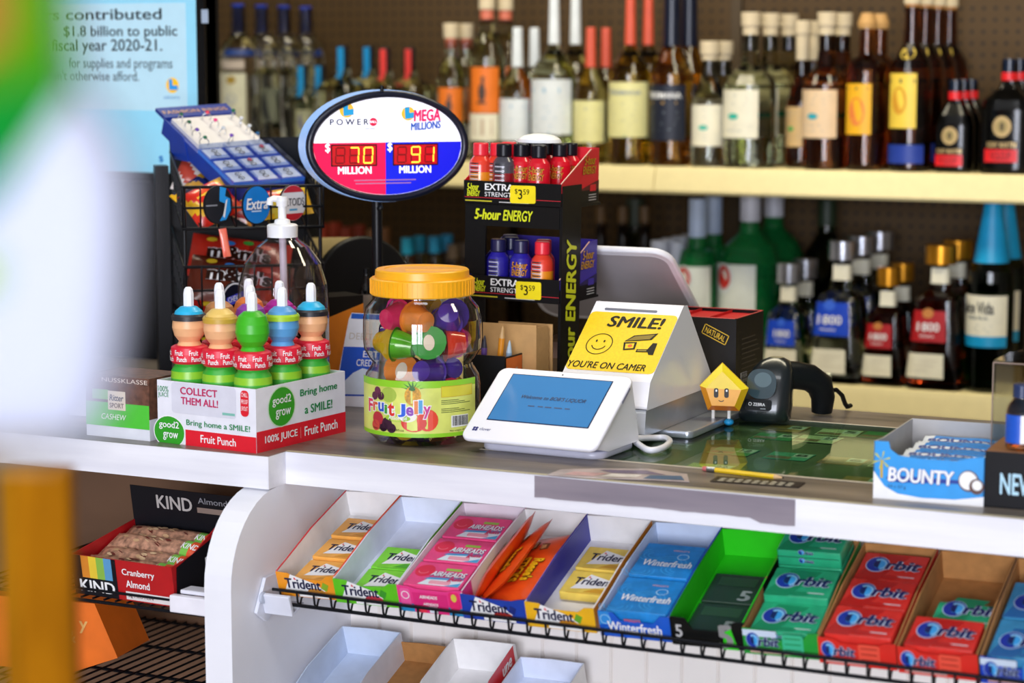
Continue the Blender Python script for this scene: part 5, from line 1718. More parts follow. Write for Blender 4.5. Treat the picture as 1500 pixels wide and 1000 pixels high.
def sp(c):
    def f(b, F):
        for k in (0.004, 0.016):
            if k < 0.012:
                b.rect(0.0, 0.0125, 0.08, 0.0008, M('#0c3a24' if c[1] != 'd' else '#7a1410', 0.4), F)
            orbit(b, F, 0.028, k + 0.001, 0.02, 0.007)
    return f


XH = tray(RS, x[7], sk[7], 'gum_tray', 'green gum box with brown inside, packs piled above its rim', og, KRAFT, ofront('#0c7a2a', '#3ab88a', True), og, notch=0.014)
for i, (yy, zz, h, d) in enumerate(((0.008, 0.003, 0.026, 'front'), (0.074, 0.003, 0.036, 'middle'), (0.145, 0.003, 0.036, 'back, lower of the stacked two'), (0.145, 0.0395, 0.022, 'back, topmost of the stack'))):
    pack(XH @ T(0.006, yy, zz), 'gum_pack', 'mint green gum pack in the green box, %s' % d, 0.082, 0.066, h, gpk, odeco('#168a5c'), 'mint green gum packs', spine=sp('#168a5c'))
XI = tray(RS, x[8], sk[8], 'gum_tray', 'red gum box filled with red packs, next to the green box', od, KRAFT, ofront('#8a120c', '#e8503c', False), od, notch=0.006)
for i, d in enumerate(('front', 'middle', 'back')):
    pack(XI @ T(0.006, 0.006 + i * 0.067, 0.003), 'gum_pack', 'red gum pack at the %s of the full red box' % d, 0.082, 0.064, 0.036 - 0.002 * i, rpk, odeco('#b81c18'), 'red gum packs in the full box', spine=sp('#d'))
XJ = tray(RS, x[9], sk[9], 'gum_tray', 'nearly empty red gum box showing brown cardboard inside', od, KRAFT, ofront('#8a120c', '#e8503c', False), KRAFT, notch=0.006)
pack(XJ @ T(0.006, 0.006, 0.003), 'gum_pack', 'single red gum pack at the front of the nearly empty red box', 0.082, 0.064, 0.033, rpk, odeco('#b81c18'), 'gum packs in the nearly empty box')
pack(XJ @ T(0.020, 0.074, 0.003), 'gum_pack', 'single green gum pack behind the red one in the nearly empty box', 0.070, 0.05, 0.022, gpk, odeco('#168a5c'), 'gum packs in the nearly empty box')
XK = tray(RS, x[10], sk[10], 'gum_tray', 'blue gum box with ring emblem, last in view on the wire shelf', M('#1440b8', 0.4), KRAFT, ofront('#0a2a7a', '#3a8ac8', True), M('#1440b8', 0.4), notch=0.012)
for i, d in enumerate(('front', 'back')):
    pack(XK @ T(0.006, 0.008 + i * 0.085, 0.003), 'gum_pack', 'pale blue gum pack at the %s of the last blue box' % d, 0.082, 0.08, 0.030, M('#3a8ab8', 0.25, vary=0.2, scale=40), odeco('#1f5f9c'), 'pale blue gum packs')
# lower shelf trays
wt = M('#e4e8f4', 0.45)
tray(RS2, -1.546, 0.03, 'plastic_bin', 'pale grey white plastic bin on the lower wire shelf beside the end panel', wt, M('#cfdbee', 0.45), None, hb=0.046, cat='bin')
tray(RS2, -1.463, 0.03, 'cardboard_tray', 'brown cardboard tray on the lower wire shelf', M('#e9e6e8', 0.5), KRAFT, None, hb=0.032, cat='tray')
XL = tray(RS2, -1.362, 0.05, 'paper_tray', 'white tray with a red edge flap lettered une on the lower wire shelf', wi, wi, None, hb=0.050, cat='tray')
b = MB()
Fz = RIGHT(TW + 0.0005, 0.118, 0.022)
b.rect(0, 0, 0.09, 0.032, M('#d8202a', 0.4), Fz)
b.text('une', 0.046, 0.008, 0.034, 0.013, WHITE, Fz, 0.05, 0.15)
o = b.build('red_flap', bpy.data.objects['paper_tray'])
tray(RS2, -1.262, 0.04, 'paper_tray', 'plain white tray on the lower wire shelf, farther along than the red-flapped one', wi, M('#dfe6f6', 0.5), None, hb=0.034, cat='tray')

# ------------------------------------------------------------------ left nook: bar boxes on a level wire rack
nook = thing('wire_rack', 'black two-tier wire rack in the nook left of the end panel', 'rack', (0, 0, 0))
b = MB()
for zz, y0, y1 in ((0.742, 2.40, 2.79), (0.602, 2.40, 2.79)):
    sl = 0.20
    for i in range(22):
        x_ = -2.02 + i * 0.0192
        b.tube([(x_, y0, zz), (x_, y1, zz + (y1 - y0) * 0.0)], 0.0016, wire, 6)
    for y in (y0, y0 + 0.13, y0 + 0.26, y1):
        b.tube([(-2.03, y, zz - 0.004), (-1.612, y, zz - 0.004)], 0.0024, wire, 6)
    b.tube([(-2.03, y0, zz + 0.012), (-1.612, y0, zz + 0.012)], 0.002, wire, 6)
b.build('wire_grid', nook)
b = MB()
p, q = at_y(255, 868, 2.395), at_y(295, 892, 2.395)
b.box(p.x, -1.6055, 2.383, 2.394, 0.742, 0.766, M('#eceaf2', 0.4)).box(p.x + 0.01, -1.6055, 2.394, 2.42, 0.766, 0.772, M('#dfdfe8', 0.4))
b.build('price_holder', nook, 0.002)
X = fr(at_y(262, 848, 2.40) + Vector((0, 0, 0)), (1, 0.0, 0), (0, 1, 0.0))
KX = T(-1.842, 2.407, 0.7446) @ RX(math.radians(9)) @ RZ(-0.03)
kb = thing('bar_carton', 'red and black open carton of nut bars on the wire rack', 'carton', KX)
kw, kl, kh = 0.170, 0.145, 0.058
rk = M('#b5161c', 0.4)
b = MB()
b.box(0, kw, 0.0015, kl, 0, 0.0015, rk).box(0, 0.0015, 0.0015, kl, 0, kh, rk).box(0, kw + 0.02, kl - 0.0015, kl, 0, kh + 0.052, M('#16161b', 0.4))
HF = FRONT(0, kl - 0.0018, 0)
b.text('KIND', 0.045, kh + 0.022, 0.062, 0.020, M('#b9b4b0', 0.4), HF, 0.03).text('Almond', 0.118, kh + 0.036, 0.05, 0.009, M('#8a8a90', 0.4), HF, 0.01).rect(0.115, kh + 0.022, 0.065, 0.008, M('#8c7a70', 0.4), HF)
b.prism([(0.0015, 0), (kl, 0), (kl, kh + 0.03), (0.05, kh), (0.0015, kh)], kw - 0.0015, kw, rk, YZ)
RF = RIGHT(kw + 0.0003, 0, 0)
b.shape([(0.002, 0.0), (kl, 0.0), (kl, kh + 0.014), (0.01, kh - 0.004)], M('#15151a', 0.4), RF)
b.rect(0.075, 0.012, 0.05, 0.032, WHITE, RF, 0.0005)
xx = 0.078
while xx < 0.122:
    w = random.choice((0.0012, 0.002))
    b.rect(xx, 0.014, w, 0.028, BLACK, RF, 0.0008)
    xx += w + random.choice((0.0012, 0.0022))
b.build('carton_tray', kb)
b = MB().box(0, kw, 0, 0.0015, 0, kh, rk)
F = FRONT(0, -0.0002, 0)
b.rect(0.0, 0, 0.075, kh, M('#16161c', 0.4), F)
for i, c in enumerate(('#d8862a', '#e8c83a', '#8ab84a', '#5a9ac8')):
    b.rect(0.016 + i * 0.013, 0.026, 0.013, 0.032, M(c, 0.4), F, 0.0006)
b.text('KIND', 0.010, 0.006, 0.06, 0.017, WHITE, F, 0.03, z=0.0008)
b.text('Cranberry', 0.085, 0.035, 0.055, 0.012, WHITE, F, 0.02).text('Almond', 0.09, 0.020, 0.040, 0.0105, WHITE, F, 0.02)
b.rect(0.088, 0.002, 0.078, 0.012, M('#e9e2e0', 0.4), F, 0.0004).text('5g PROTEIN', 0.092, 0.0045, 0.042, 0.006, M('#5a1a1a', 0.4), F, 0.01, z=0.0008)
b.build('front_panel', kb)
for i in range(4):
    def paint(u, v):
        if u > 0.86:
            return M('#15151a', 0.3)
        if u > 0.72:
            return M(('#2a8ac8', '#7ac04a', '#e8a02a', '#e0542a')[min(3, int((u - 0.72) / 0.035))], 0.35)
        return M('#b98a70', 0.3, vary=0.6, scale=130)

    def kd(b, f):
        b.text('KIND', 0.045, -0.008, 0.026, 0.011, WHITE, None, 0.02, fn=lambda x, y: f(x, y))
        for k in range(16):
            cx, cy_ = random.uniform(-0.06, 0.028), random.uniform(-0.010, 0.010)
            a = random.uniform(0, 3)
            fpoly(b, f, [(cx + 0.006 * math.cos(a + t) * (1 if t not in (0, 3.14) else 1), cy_ + 0.003 * math.sin(a * 0.3 + t)) for t in (0, 1.05, 2.1, 3.14, 4.2, 5.25)], M(('#d8b890', '#6a2a22', '#c8a27a')[k % 3], 0.4))
    o = pouch(0.160, 0.034, 0.020, paint, kd).build('nut_bar')
    o.matrix_world = KX @ T(0.085, 0.022 + i * 0.033, 0.030 + 0.008 * (i > 1)) @ RX(0.25)
    tag(o, 'clear wrapped nut bar with striped end band, %s from the carton front' % ('first', 'second', 'third', 'fourth')[i], 'snack bar', 'nut bars in the red carton')
XO = at_y(150, 930, 2.50)
OX = T(-2.035, 2.455, 0.6046) @ RZ(0.15)
oc = thing('orange_carton', 'orange carton with round cream emblem on the bottom tier of the rack', 'carton', OX)
MB().prism([(0, 0), (0.13, 0), (0.205, 0.028), (0.17, 0.105), (0.0, 0.105)], 0, 0.10, M('#e8701a', 0.45, vary=0.12, scale=20), FRONT(0, 0.1, 0)).build('carton_body', oc, 0.002)
b = MB()
F = FRONT(0, -0.0004, 0)
b.oval(0.095, 0.03, 0.022, 0.028, M('#e9b46a', 0.4), F).ring(0.095, 0.03, 0.016, 0.02, 0.004, M('#e8701a', 0.4), F, 0.0006)
b.text('&', 0.125, 0.045, 0.014, 0.018, M('#e9b46a', 0.4), F, 0.02).text('y', 0.145, 0.06, 0.014, 0.018, M('#e9b46a', 0.4), F, 0.02)
b.build('emblem', oc)
# ------------------------------------------------------------------ candy rack at the counter's far end
RA = math.radians(39)
RO = at_z(272, 582.4, TOPZ)
RR = T(RO.x, RO.y, TOPZ) @ RZ(RA)          # x along the front, y to its back
rack = thing('candy_rack', 'black tiered wire candy rack with round price discs behind the juice carton', 'rack', RR)
RW, RD = 0.222, 0.23
wr = M('#17171a', 0.35)
b = MB()
b.box(-0.026, -0.004, RD - 0.02, RD + 0.03, 0, 0.355, wr).box(RW, RW + 0.004, RD - 0.03, RD, 0, 0.40, wr)
b.box(0, RW, RD + 0.002, RD + 0.006, 0, 0.40, M('#101012', 0.5))
b.build('upright_panel', rack)
rim = at_d(272, 272, 3.45).z - TOPZ
tiers = [(rim - 0.065, rim), (rim - 0.20, rim - 0.125), (rim - 0.325, rim - 0.255)]
for zi, (z0, z1) in enumerate(tiers):
    b = MB()
    rise = 0.045
    for zz, r in ((z1, 0.0026), ((z0 + z1) / 2, 0.002), (z0, 0.0026)):
        b.tube([(0.001, RD, zz + rise), (0.001, 0.0, zz), (RW, 0.0, zz), (RW, RD, zz + rise)], r, wr, 8)
    for i in range(9):
        x_ = 0.001 + (RW - 0.001) * i / 8
        b.tube([(x_, -0.001, z1), (x_, -0.001, z0), (x_, RD, z0 + rise)], 0.0016, wr, 6)
    for i in range(1, 7):
        for x_ in (0.001, RW):
            y_ = RD * i / 7
            b.tube([(x_, y_, z0 + rise * i / 7), (x_, y_, z1 + rise * i / 7)], 0.0016, wr, 6)
    b.build('wire_basket', rack)
b = MB()
for x_ in (0.004, RW - 0.004):
    b.tube([(x_, 0.01, 0), (x_, 0.01, rim + 0.002)], 0.003, wr, 8)
b.tube([(0.0, 0.0, 0.004), (RW, 0, 0.004), (RW, RD, 0.004), (0.0, RD, 0.004)], 0.003, wr, 8, True)
b.build('wire_frame', rack)
RI = RR.inverted()


def disc(u, v, d, hw, hh, draw, label):
    c = RI @ at_d(u, v, d)
    yaw = -RA + TH - 0.0
    # stands upright, swung sideways so that it is seen as a narrow oval
    F = T(c.x, c.y, c.z) @ RZ(TH - RA + 0.88) @ fr((0, 0, 0), (1, 0, 0), (0, 0, 1))
    r = hh * d / FPX
    m = MB().lathe([(r, -0.003), (r, 0.0)], M('#1a1a1c', 0.4), 32, F)
    draw(m, F, r)
    o = m.build('price_disc', rack)
    o['label'] = label
    return o


def d5(b, F, r):
    b.oval(0, 0, r * 0.97, r * 0.97, M('#22242a', 0.35), F, 0.0004)
    b.shape([(r * 0.05, -r * 0.85), (r * 0.5, -r * 0.8), (r * 0.85, -r * 0.3), (r * 0.8, r * 0.3), (r * 0.45, r * 0.45), (r * 0.55, r * 0.85), (r * 0.1, r * 0.95), (r * 0.05, r * 0.2), (r * 0.45, r * 0.05), (r * 0.4, -r * 0.4)], M('#2a9ae8', 0.35), F, 0.0008)
    b.shape([(r * 0.5, r * 0.2), (r * 0.62, r * 0.3), (r * 0.4, -r * 0.7), (r * 0.28, -r * 0.6)], WHITE, F, 0.0011)
    b.rect(-r * 0.9, -r * 0.05, r * 0.8, r * 0.08, M('#8a8c94', 0.4), F, 0.0008)


def dex(b, F, r):
    b.oval(0, 0, r * 0.97, r * 0.97, M('#1c7fd0', 0.35), F, 0.0004)
    b.text('Extra', -r * 0.78, -r * 0.28, r * 1.56, r * 0.62, M('#0a3c88', 0.4), F, 0.08, 0.15, z=0.0008).text('Extra', -r * 0.78, -r * 0.24, r * 1.56, r * 0.60, WHITE, F, 0.04, 0.15, z=0.0011)
    b.rect(-r * 0.4, -r * 0.36, r * 0.7, r * 0.07, M('#cfe4f6', 0.4), F, 0.001)


def dal(b, F, r):
    b.oval(0, 0, r * 0.97, r * 0.97, M('#ece6e0', 0.4), F, 0.0004)
    for s_ in (1, -1):
        b.shape([(r * 0.95 * math.cos(a), s_ * r * 0.95 * math.sin(a)) for a in [0.65 + (PI - 1.3) * i / 12 for i in range(13)]], M('#c8202c', 0.4), F, 0.0008)
    b.text('ALTOIDS', -r * 0.82, -r * 0.16, r * 1.64, r * 0.42, M('#2a2a2e', 0.4), F, 0.01, z=0.0009)
    b.rect(-r * 0.3, -r * 0.42, r * 0.6, r * 0.1, M('#4aa0c8', 0.4), F, 0.0009)


def dpu(b, F, r):
    b.oval(0, 0, r * 0.97, r * 0.97, M('#e8e8ee', 0.4), F, 0.0003).oval(0, 0, r * 0.88, r * 0.88, M('#0e1024', 0.35), F, 0.0005)
    b.shape([(-r * 0.7, -r * 0.3), (r * 0.75, 0), (r * 0.7, r * 0.5), (-r * 0.6, r * 0.2)], M('#4a4ad0', 0.4), F, 0.0008)
    b.text('CHEWS', -r * 0.5, -r * 0.1, r * 1.0, r * 0.3, WHITE, F, 0.02, z=0.0012, rot=0.15)


disc(320, 300, 3.405, 17, 28, d5, 'black disc with a blue figure 5')
disc(376, 300, 3.42, 17, 28, dex, 'blue disc lettered Extra')
disc(429, 297, 3.435, 16, 27, dal, 'cream disc with red top and bottom')
disc(344, 440, 3.41, 20, 27, dpu, 'dark disc with purple band')


def bag(tier, x_, y_, dz, w, h, t, rot, tilt, paint, label, deco=None, nm='candy_bag', grp=None):
    """a filled bag leaning in basket number tier at x_, y_ of the rack"""
    o = pouch(w, h, t, paint, deco).build(nm)
    o.matrix_world = RR @ T(x_, y_, tiers[tier][0] + dz) @ RX(tilt) @ RZ(rot) @ T(0, 0, -t / 2)
    return tag(o, label, 'candy bag', grp or 'candy bags in the wire rack')


def stripes(cols, k=5.0, sk_=1.5):
    ms = [M(c, 0.25, coat=0.4) for c in cols]
    return lambda u, v: ms[int((u * k + v * sk_)) % len(ms)]


redb, yelb = '#d82a1c', '#f2b81e'
win = lambda b, f: fpoly(b, f, [(-0.02, -0.015), (0.02, -0.01), (0.015, 0.015), (-0.02, 0.012)], M('#f2c43a', 0.3))
bag(0, 0.050, 0.055, 0.036, 0.080, 0.070, 0.034, 0.5, 0.95, stripes((redb, yelb, redb, '#e8502a'), 4, 2.5), 'red and yellow chip bag in the top basket corner', win)
bag(0, 0.092, 0.085, 0.040, 0.085, 0.065, 0.032, -0.35, 0.9, stripes((yelb, redb, '#a81a14', redb), 4, 3), 'red crinkled chip bag behind the black disc', win)
bag(0, 0.040, 0.130, 0.040, 0.070, 0.070, 0.030, 0.7, 0.9, stripes(('#1a2a6a', yelb, '#2a2a4a', '#d8a03a'), 4, 2), 'navy and gold candy bag at the open side of the top basket')
bag(0, 0.045, 0.185, 0.065, 0.080, 0.065, 0.028, -0.4, 1.0, stripes(('#e0d6d0', '#c84a3a', '#e8e0da'), 3, 2), 'pale red and white candy bag in the top basket')
bag(0, 0.165, 0.06, 0.034, 0.090, 0.055, 0.028, 0.15, 0.9, stripes((yelb, '#e8c83a', redb, yelb), 4, 2), 'yellow candy bag behind the two right price discs')
bag(0, 0.105, 0.125, 0.045, 0.090, 0.085, 0.028, -0.6, 1.0, stripes(('#e89a3a', '#d86a2a', '#f0c47a', '#b8542a'), 5, 3), 'orange and gold snack bag under the ring display')


def mm(col, lt):
    def f(b, g):
        b.text("m&m's", -0.055, -0.012, 0.105, 0.030, WHITE, None, 0.10, 0.0, fn=lambda x, y: g(x, y))
        b.text("m&m's", -0.055, -0.012, 0.105, 0.030, M('#2a120a', 0.3), None, 0.04, 0.0, fn=lambda x, y: g(x, y) + Vector((0, 0, 0.0005)))
        for k, c in enumerate(('#d8b82a', '#2a7ac8', '#3a9a3a', '#d8422a')):
            cx, cy_ = -0.05 + 0.03 * k, 0.030 - 0.006 * (k % 2)
            fpoly(b, g, [(cx + 0.009 * math.cos(a), cy_ + 0.006 * math.sin(a)) for a in [PI * i / 5 for i in range(10)]], M(c, 0.3))
    return f


for (tr_, x_, y_, dz, c1, c2, rot, lb) in ((1, 0.095, 0.060, 0.042, '#5a1f10', '#a8281a', -0.22, 'brown candy pouch with white lettering at the front of the middle basket'),
                                     (1, 0.105, 0.150, 0.070, '#b82a1c', '#8a1c14', -0.2, 'red candy pouch lying behind the brown one in the middle basket'),
                                     (2, 0.085, 0.060, 0.040, '#4a180e', '#8a2418', -0.22, 'dark brown lettered candy pouch at the front of the lowest basket'),
                                     (2, 0.090, 0.135, 0.062, '#b81c14', '#7a120e', -0.18, 'red candy pouch with white lettering in the middle of the lowest basket'),
                                     (2, 0.100, 0.195, 0.085, '#a81c14', '#c8301c', -0.15, 'crimson candy pouch at the back of the lowest basket')):
    bag(tr_, x_, y_, dz, 0.165, 0.095, 0.026, rot, 0.75, stripes((c1, c1, c2), 3, 0.5), lb, mm(c1, c2), 'candy_pouch', 'lettered candy pouches in the wire rack')
bag(0, 0.065, -0.008, -0.022, 0.012, 0.045, 0.004, 0.15, 1.5, stripes(('#f06a54', '#f07a60'), 2, 1), 'narrow coral paper tag hanging under the top basket', None, 'paper_tag', 'hanging tag')

# ------------------------------------------------------------------ ring display on top
A_, B_, C_, D_ = at_d(240, 172, 3.62), at_d(318, 157, 3.70), at_d(460, 258, 3.57), at_d(342, 272, 3.47)
xd = (D_ - A_).normalized()
yd = ((B_ - A_) + (C_ - D_)).normalized()
RG = fr(A_, xd, yd)                                   # x down the slope, y across to the back
RL, RWd = (D_ - A_).length, ((B_ - A_).length + (C_ - D_).length) / 2
rg = thing('ring_display', 'tilted blue cardboard display of costume rings on top of the candy rack', 'display', RG)
rb = M('#12389c', 0.4, vary=0.15)
b = MB()
b.box(0, RL, 0, RWd, -0.03, -0.004, rb)
b.build('display_tray', rg, 0.001)
b = MB()
b.box(-0.03, 0.004, 0, RWd, -0.004, 0.002, M('#0f2f8c', 0.4))
b.text('FASHION RINGS', 0, 0, RWd * 0.9, 0.011, M('#c9a08c', 0.4), fr((-0.006, 0.004, 0.0022), (0, 1, 0), (-1, 0, 0)), 0.02)
b.prism([(0.0, 0), (RL * 0.3, 0), (RL * 0.42, -0.03), (RL * 0.22, -0.05), (0.02, -0.015)], -0.001, 0.001, rb, fr((0, -0.001, 0), (1, 0, 0), (0, 0, 1)))
b.build('header_flap', rg)
MB().box(0.012, RL * 0.50, 0.008, RWd - 0.008, -0.004, 0.003, M('#d9d6d8', 0.8)).build('foam_pad', rg)
gems = ['#14604a', '#0f5a3c', '#5a2aa0', '#0c6a4c', '#e0284a', '#e83a8a', '#c9d0d8', '#6a3ab0', '#0f6a4a', '#d8dce4', '#cfd4dc', '#1a5a8a']
gname = ['dark green', 'green', 'violet', 'sea green', 'red', 'pink', 'clear', 'purple', 'emerald green', 'white', 'pale', 'blue']
where = ['nearest the header at the front', 'front edge of the foam', 'front row towards the boxes', 'second row by the header', 'middle of the foam', 'far corner by the header', 'beside the header', 'far edge of the foam', 'centre row towards the boxes', 'far side by the boxes', 'last row before the boxes', 'back row middle']
for i in range(12):
    gx, gy = 0.022 + (i % 4) * (RL * 0.50 - 0.036) / 3, 0.018 + (i // 4) * (RWd - 0.036) / 2
    X = RG @ T(gx, gy, 0.0035) @ RZ(0.3 * i)
    t = thing('costume_ring', 'costume ring with %s stone, %s' % (gname[i], where[i]), 'ring', X, 'costume rings on the white foam')
    MB().tube([(0.0075 * math.cos(a), 0, 0.0035 + 0.0075 * math.sin(a)) for a in [2 * PI * k / 16 for k in range(16)]], 0.0009, M('#d0d4da', 0.2, 1.0), 6, True).build('band', t)
    MB().lathe([(0.001, 0.009), (0.004, 0.0125), (0.0028, 0.0145)], M(gems[i], 0.08, coat=1.0), 10, None, False).build('stone', t)
cl = film('#dfe8fa', 1.6, 0.05)
gx0 = RL * 0.50
for r in range(3):
    for c in range(3):
        sx, sy = (RL - gx0) / 3 - 0.001, RWd / 3 - 0.001
        X = RG @ T(gx0 + r * (RL - gx0) / 3, c * RWd / 3, -0.0035)
        t = thing('clear_ring_box', 'lidded clear ring box, %s row from the foam, %s' % (('first', 'second', 'third')[r], ('near the front edge', 'in the middle', 'along the back edge')[c]), 'box', X, 'clear boxes of rings in the blue display')
        MB().box(0, sx, 0, sy, 0, 0.006, M('#3a7ade', 0.3)).box(0.004, sx - 0.004, 0.004, sy - 0.004, 0.006, 0.0072, M('#e3e0e4', 0.7)).build('box_base', t)
        m = MB().box(0, sx, 0, sy, 0.0062, 0.016, cl)
        m.build('clear_lid', t)
        m = MB()
        for q in range(2):
            m.tube([(sx * (0.35 + 0.3 * q) + 0.004 * math.cos(a), sy * 0.5 + 0.005 * math.sin(a), 0.0088) for a in [2 * PI * k / 12 for k in range(12)]], 0.0008, M('#c9c4bc', 0.2, 1.0), 5, True)
        if (r, c) in ((0, 2), (1, 1)):
            m.blob((sx * 0.3, sy * 0.5, 0.0095), 0.005, 0.004, 0.002, M('#e0485a', 0.2), 8, 5)
        m.build('ring_pair', t)
# dark stand behind the display
p = at_d(412, 235, 3.84)
q = T(p.x, p.y, TOPZ) @ RZ(RA)
tag(MB().prism([(-0.09, 0), (0.085, 0), (0.062, 0.26), (0.05, 0.385), (-0.045, 0.385), (-0.09, 0.36)], 0, 0.012, BLACK, q @ FRONT(0, 0.012, 0)).build('sign_board'), 'black sign board standing behind the ring display', 'sign board')

# ------------------------------------------------------------------ lottery monitor
MY = 3.25
ma, mb_ = at_y(-60, -40, MY), at_y(306, 255, MY)
MX1, MZ0 = mb_.x, mb_.z
MW, MHt = 0.56, ma.z - mb_.z + 0.10
mon = thing('lottery_monitor', 'large pale blue information screen with black frame at the counter\'s far end', 'monitor', (MX1 - MW, MY, MZ0))
b = MB()
fw = 0.0155
b.box(MW - fw, MW, -0.008, 0.03, 0, MHt, BLACK).box(0, fw, -0.008, 0.03, 0, MHt, BLACK).box(fw, MW - fw, -0.008, 0.03, -fw, 0.0, BLACK).box(fw, MW - fw, -0.008, 0.03, MHt - fw, MHt, BLACK)
b.box(0, MW, 0.0, 0.04, 0, MHt, BLACK)
b.build('frame', mon)
Fm = FRONT(0, -0.0005, 0)
b = MB().rect(fw, 0, MW - 2 * fw, MHt - fw, M('#8fd0e8', 0.25, emit=0.22, vary=0.03), Fm)
I = mon.matrix_world.inverted()


def mp(u, v):
    q = I @ at_y(u, v, MY - 0.0005)
    return q.x, q.z


def mtext(t, u0, v0, u1, v1, m, bold=0.0):
    x0_, z0_ = mp(u0, v1)
    x1_, z1_ = mp(u1, v0)
    b.text(t, x0_, z0_, x1_ - x0_, z1_ - z0_, m, Fm, bold, z=0.0012)


x0_, z0_ = mp(-60, 158)
x1_, z1_ = mp(272, 4)
b.rect(x0_, z0_, x1_ - x0_, z1_ - z0_, M('#b4d8e6', 0.25, emit=0.22, vary=0.03), Fm, 0.0005)
dk_ = M('#101d22', 0.4)
mtext('Lottery players contributed', -88, 12, 237, 36, dk_, 0.015)
mtext('$1.8 billion to public', 92, 37, 260, 58, dk_, 0.015)
mtext('fiscal year 2020-21.', 74, 57, 238, 80, dk_, 0.015)
mtext('for supplies and programs', 100, 85, 253, 104, M('#5a6a72', 0.4), 0.01)
mtext("can't otherwise afford.", 70, 104, 204, 118, M('#5a6a72', 0.4), 0.01)
ox, oz = mp(253, 125)
b.oval(ox, oz, 0.0135, 0.0135, M('#f0b91c', 0.3, emit=0.3), Fm, 0.001)
b.shape([(ox - 0.007, oz + 0.011), (ox + 0.0005, oz + 0.011), (ox + 0.0005, oz), (ox + 0.011, oz), (ox + 0.012, oz - 0.008), (ox - 0.007, oz - 0.008)], M('#2a8fd8', 0.3, emit=0.3), Fm, 0.0015)
mtext('calottery', 240, 140, 264, 146, M('#3a8ac0', 0.4))
mtext('$', 233, 228, 240, 238, M('#1a7ac0', 0.4), 0.03)
b.build('screen', mon)
b = MB()
t0, t1 = mp(299, 14), mp(309, 34)
b.box(t0[0], t1[0], -0.0095, -0.0088, t1[1], t0[1], M('#a9b9cc', 0.3))
b.build('tape_piece', mon)
MB().box(0.02, MW - 0.05, -0.02, 0.03, TOPZ - MZ0 - 0.35, -fw - 0.0005, M('#121316', 0.45)).build('kiosk_stand', mon)
MB().box(-0.02, MW, -0.05, 0.12, -MZ0, TOPZ - MZ0 - 0.35, M('#121316', 0.45)).build('kiosk_base', mon)
# pale cloth bag on the upper shelf beside the monitor
p = at_y(311, 150, YF + 0.03)
hz_ = at_y(311, 70, YF + 0.03).z - ZU
bb = MB().blob((0, 0, hz_ / 2), 0.021, 0.03, hz_ / 2, M('#c9b99a', 0.6, vary=0.2), 14, 10, None, lambda q: Vector((q.x * (1 - 0.6 * q.z / hz_), q.y * (1 - 0.6 * q.z / hz_), q.z)))
o = bb.build('cloth_bag')
o.matrix_world = T(p.x, YF + 0.03, ZU)
tag(o, 'pale cloth bag standing on the upper shelf beside the monitor frame', 'bag')

# ------------------------------------------------------------------ clear pump bottle
PY = 2.78
pc_ = at_y(415, 430, PY)
ps = depth((pc_.x, PY, 1.1)) / FPX
pz = lambda v: at_y(415, v, PY).z - TOPZ
pump = thing('pump_bottle', 'round clear pump bottle with white pump standing behind the juice carton', 'bottle', (pc_.x, PY, TOPZ))
cp = film('#efe6ea', 1.8, 0.04)
MB().lathe([(0.03, 0.002), (66 * ps * 0.92, 0.0), (66 * ps, 0.012), (67 * ps, pz(440)), (65 * ps, pz(415)), (56 * ps, pz(385)), (38 * ps, pz(360)), (24 * ps, pz(350)), (21 * ps, pz(346)), (21 * ps, pz(340))], cp, 40, None, True, False).build('clear_body', pump)
MB().lathe([(0.03, 0.004), (64.5 * ps * 0.92, 0.003), (64.5 * ps, 0.014), (65 * ps, 0.062), (0.001, 0.062)], film('#e8c0d4', 0.6, 0.03), 40, None, True, False).build('soap', pump)
pw = M('#eef0f4', 0.35)
MB().lathe([(22 * ps, pz(347)), (22.5 * ps, pz(330)), (20 * ps, pz(328)), (12 * ps, pz(327)), (11 * ps, pz(322)), (6 * ps, pz(320)), (6 * ps, pz(300))], pw, 28).build('collar', pump)
b = MB()
hc = pz(294)
b.lathe([(8 * ps, pz(302)), (9 * ps, hc), (8 * ps, pz(288))], pw, 20)
b.tube([(0, 0, pz(292)), (-0.012, -0.004, pz(291)), (-0.017, -0.006, pz(293)), (-0.018, -0.006, pz(300))], 5 * ps, pw, 10)
b.build('pump_head', pump)
MB().tube([(0, 0, pz(340)), (0.004, 0, 0.012)], 5.5 * ps, M('#e4e6ee', 0.4), 10).build('dip_tube', pump)

# ------------------------------------------------------------------ round drum, dark machine, notice card, wine bottle
p = at_z(520, 560, TOPZ)
DR = T(-1.795, 3.12, TOPZ)
mach = thing('coin_machine', 'black counter machine with a pale brown round drum behind the jelly jar', 'machine', DR)
dd = 3.62
b = MB()
c1, c2 = at_d(452, 420, 3.86), at_d(532, 423, 3.66)
ax_ = (c2 - c1).normalized()
rr = 76 * 3.66 / FPX
FX = DR.inverted() @ fr(c1, Vector((0, 0, 1)).cross(ax_), Vector((0, 0, 1)))
FX = DR.inverted() @ Matrix.Translation(c1) @ ax_.to_track_quat('Z', 'Y').to_matrix().to_4x4()
Lc = (c2 - c1).length
b.lathe([(rr * 0.97, 0), (rr, 0.004), (rr, Lc * 0.98)], M('#b09c6c', 0.35, 0.2), 48, FX)
b.build('drum', mach)
MB().lathe([(rr * 1.02, Lc * 0.98), (rr * 1.02, Lc + 0.004), (rr * 0.99, Lc + 0.008), (rr * 0.97, Lc + 0.009)], M('#141312', 0.45), 48, FX).build('end_plate', mach)
MB().box(-0.06, 0.05, -0.02, 0.05, 0.0, 0.075, M('#0d0d0f', 0.5)).build('machine_base', mach)
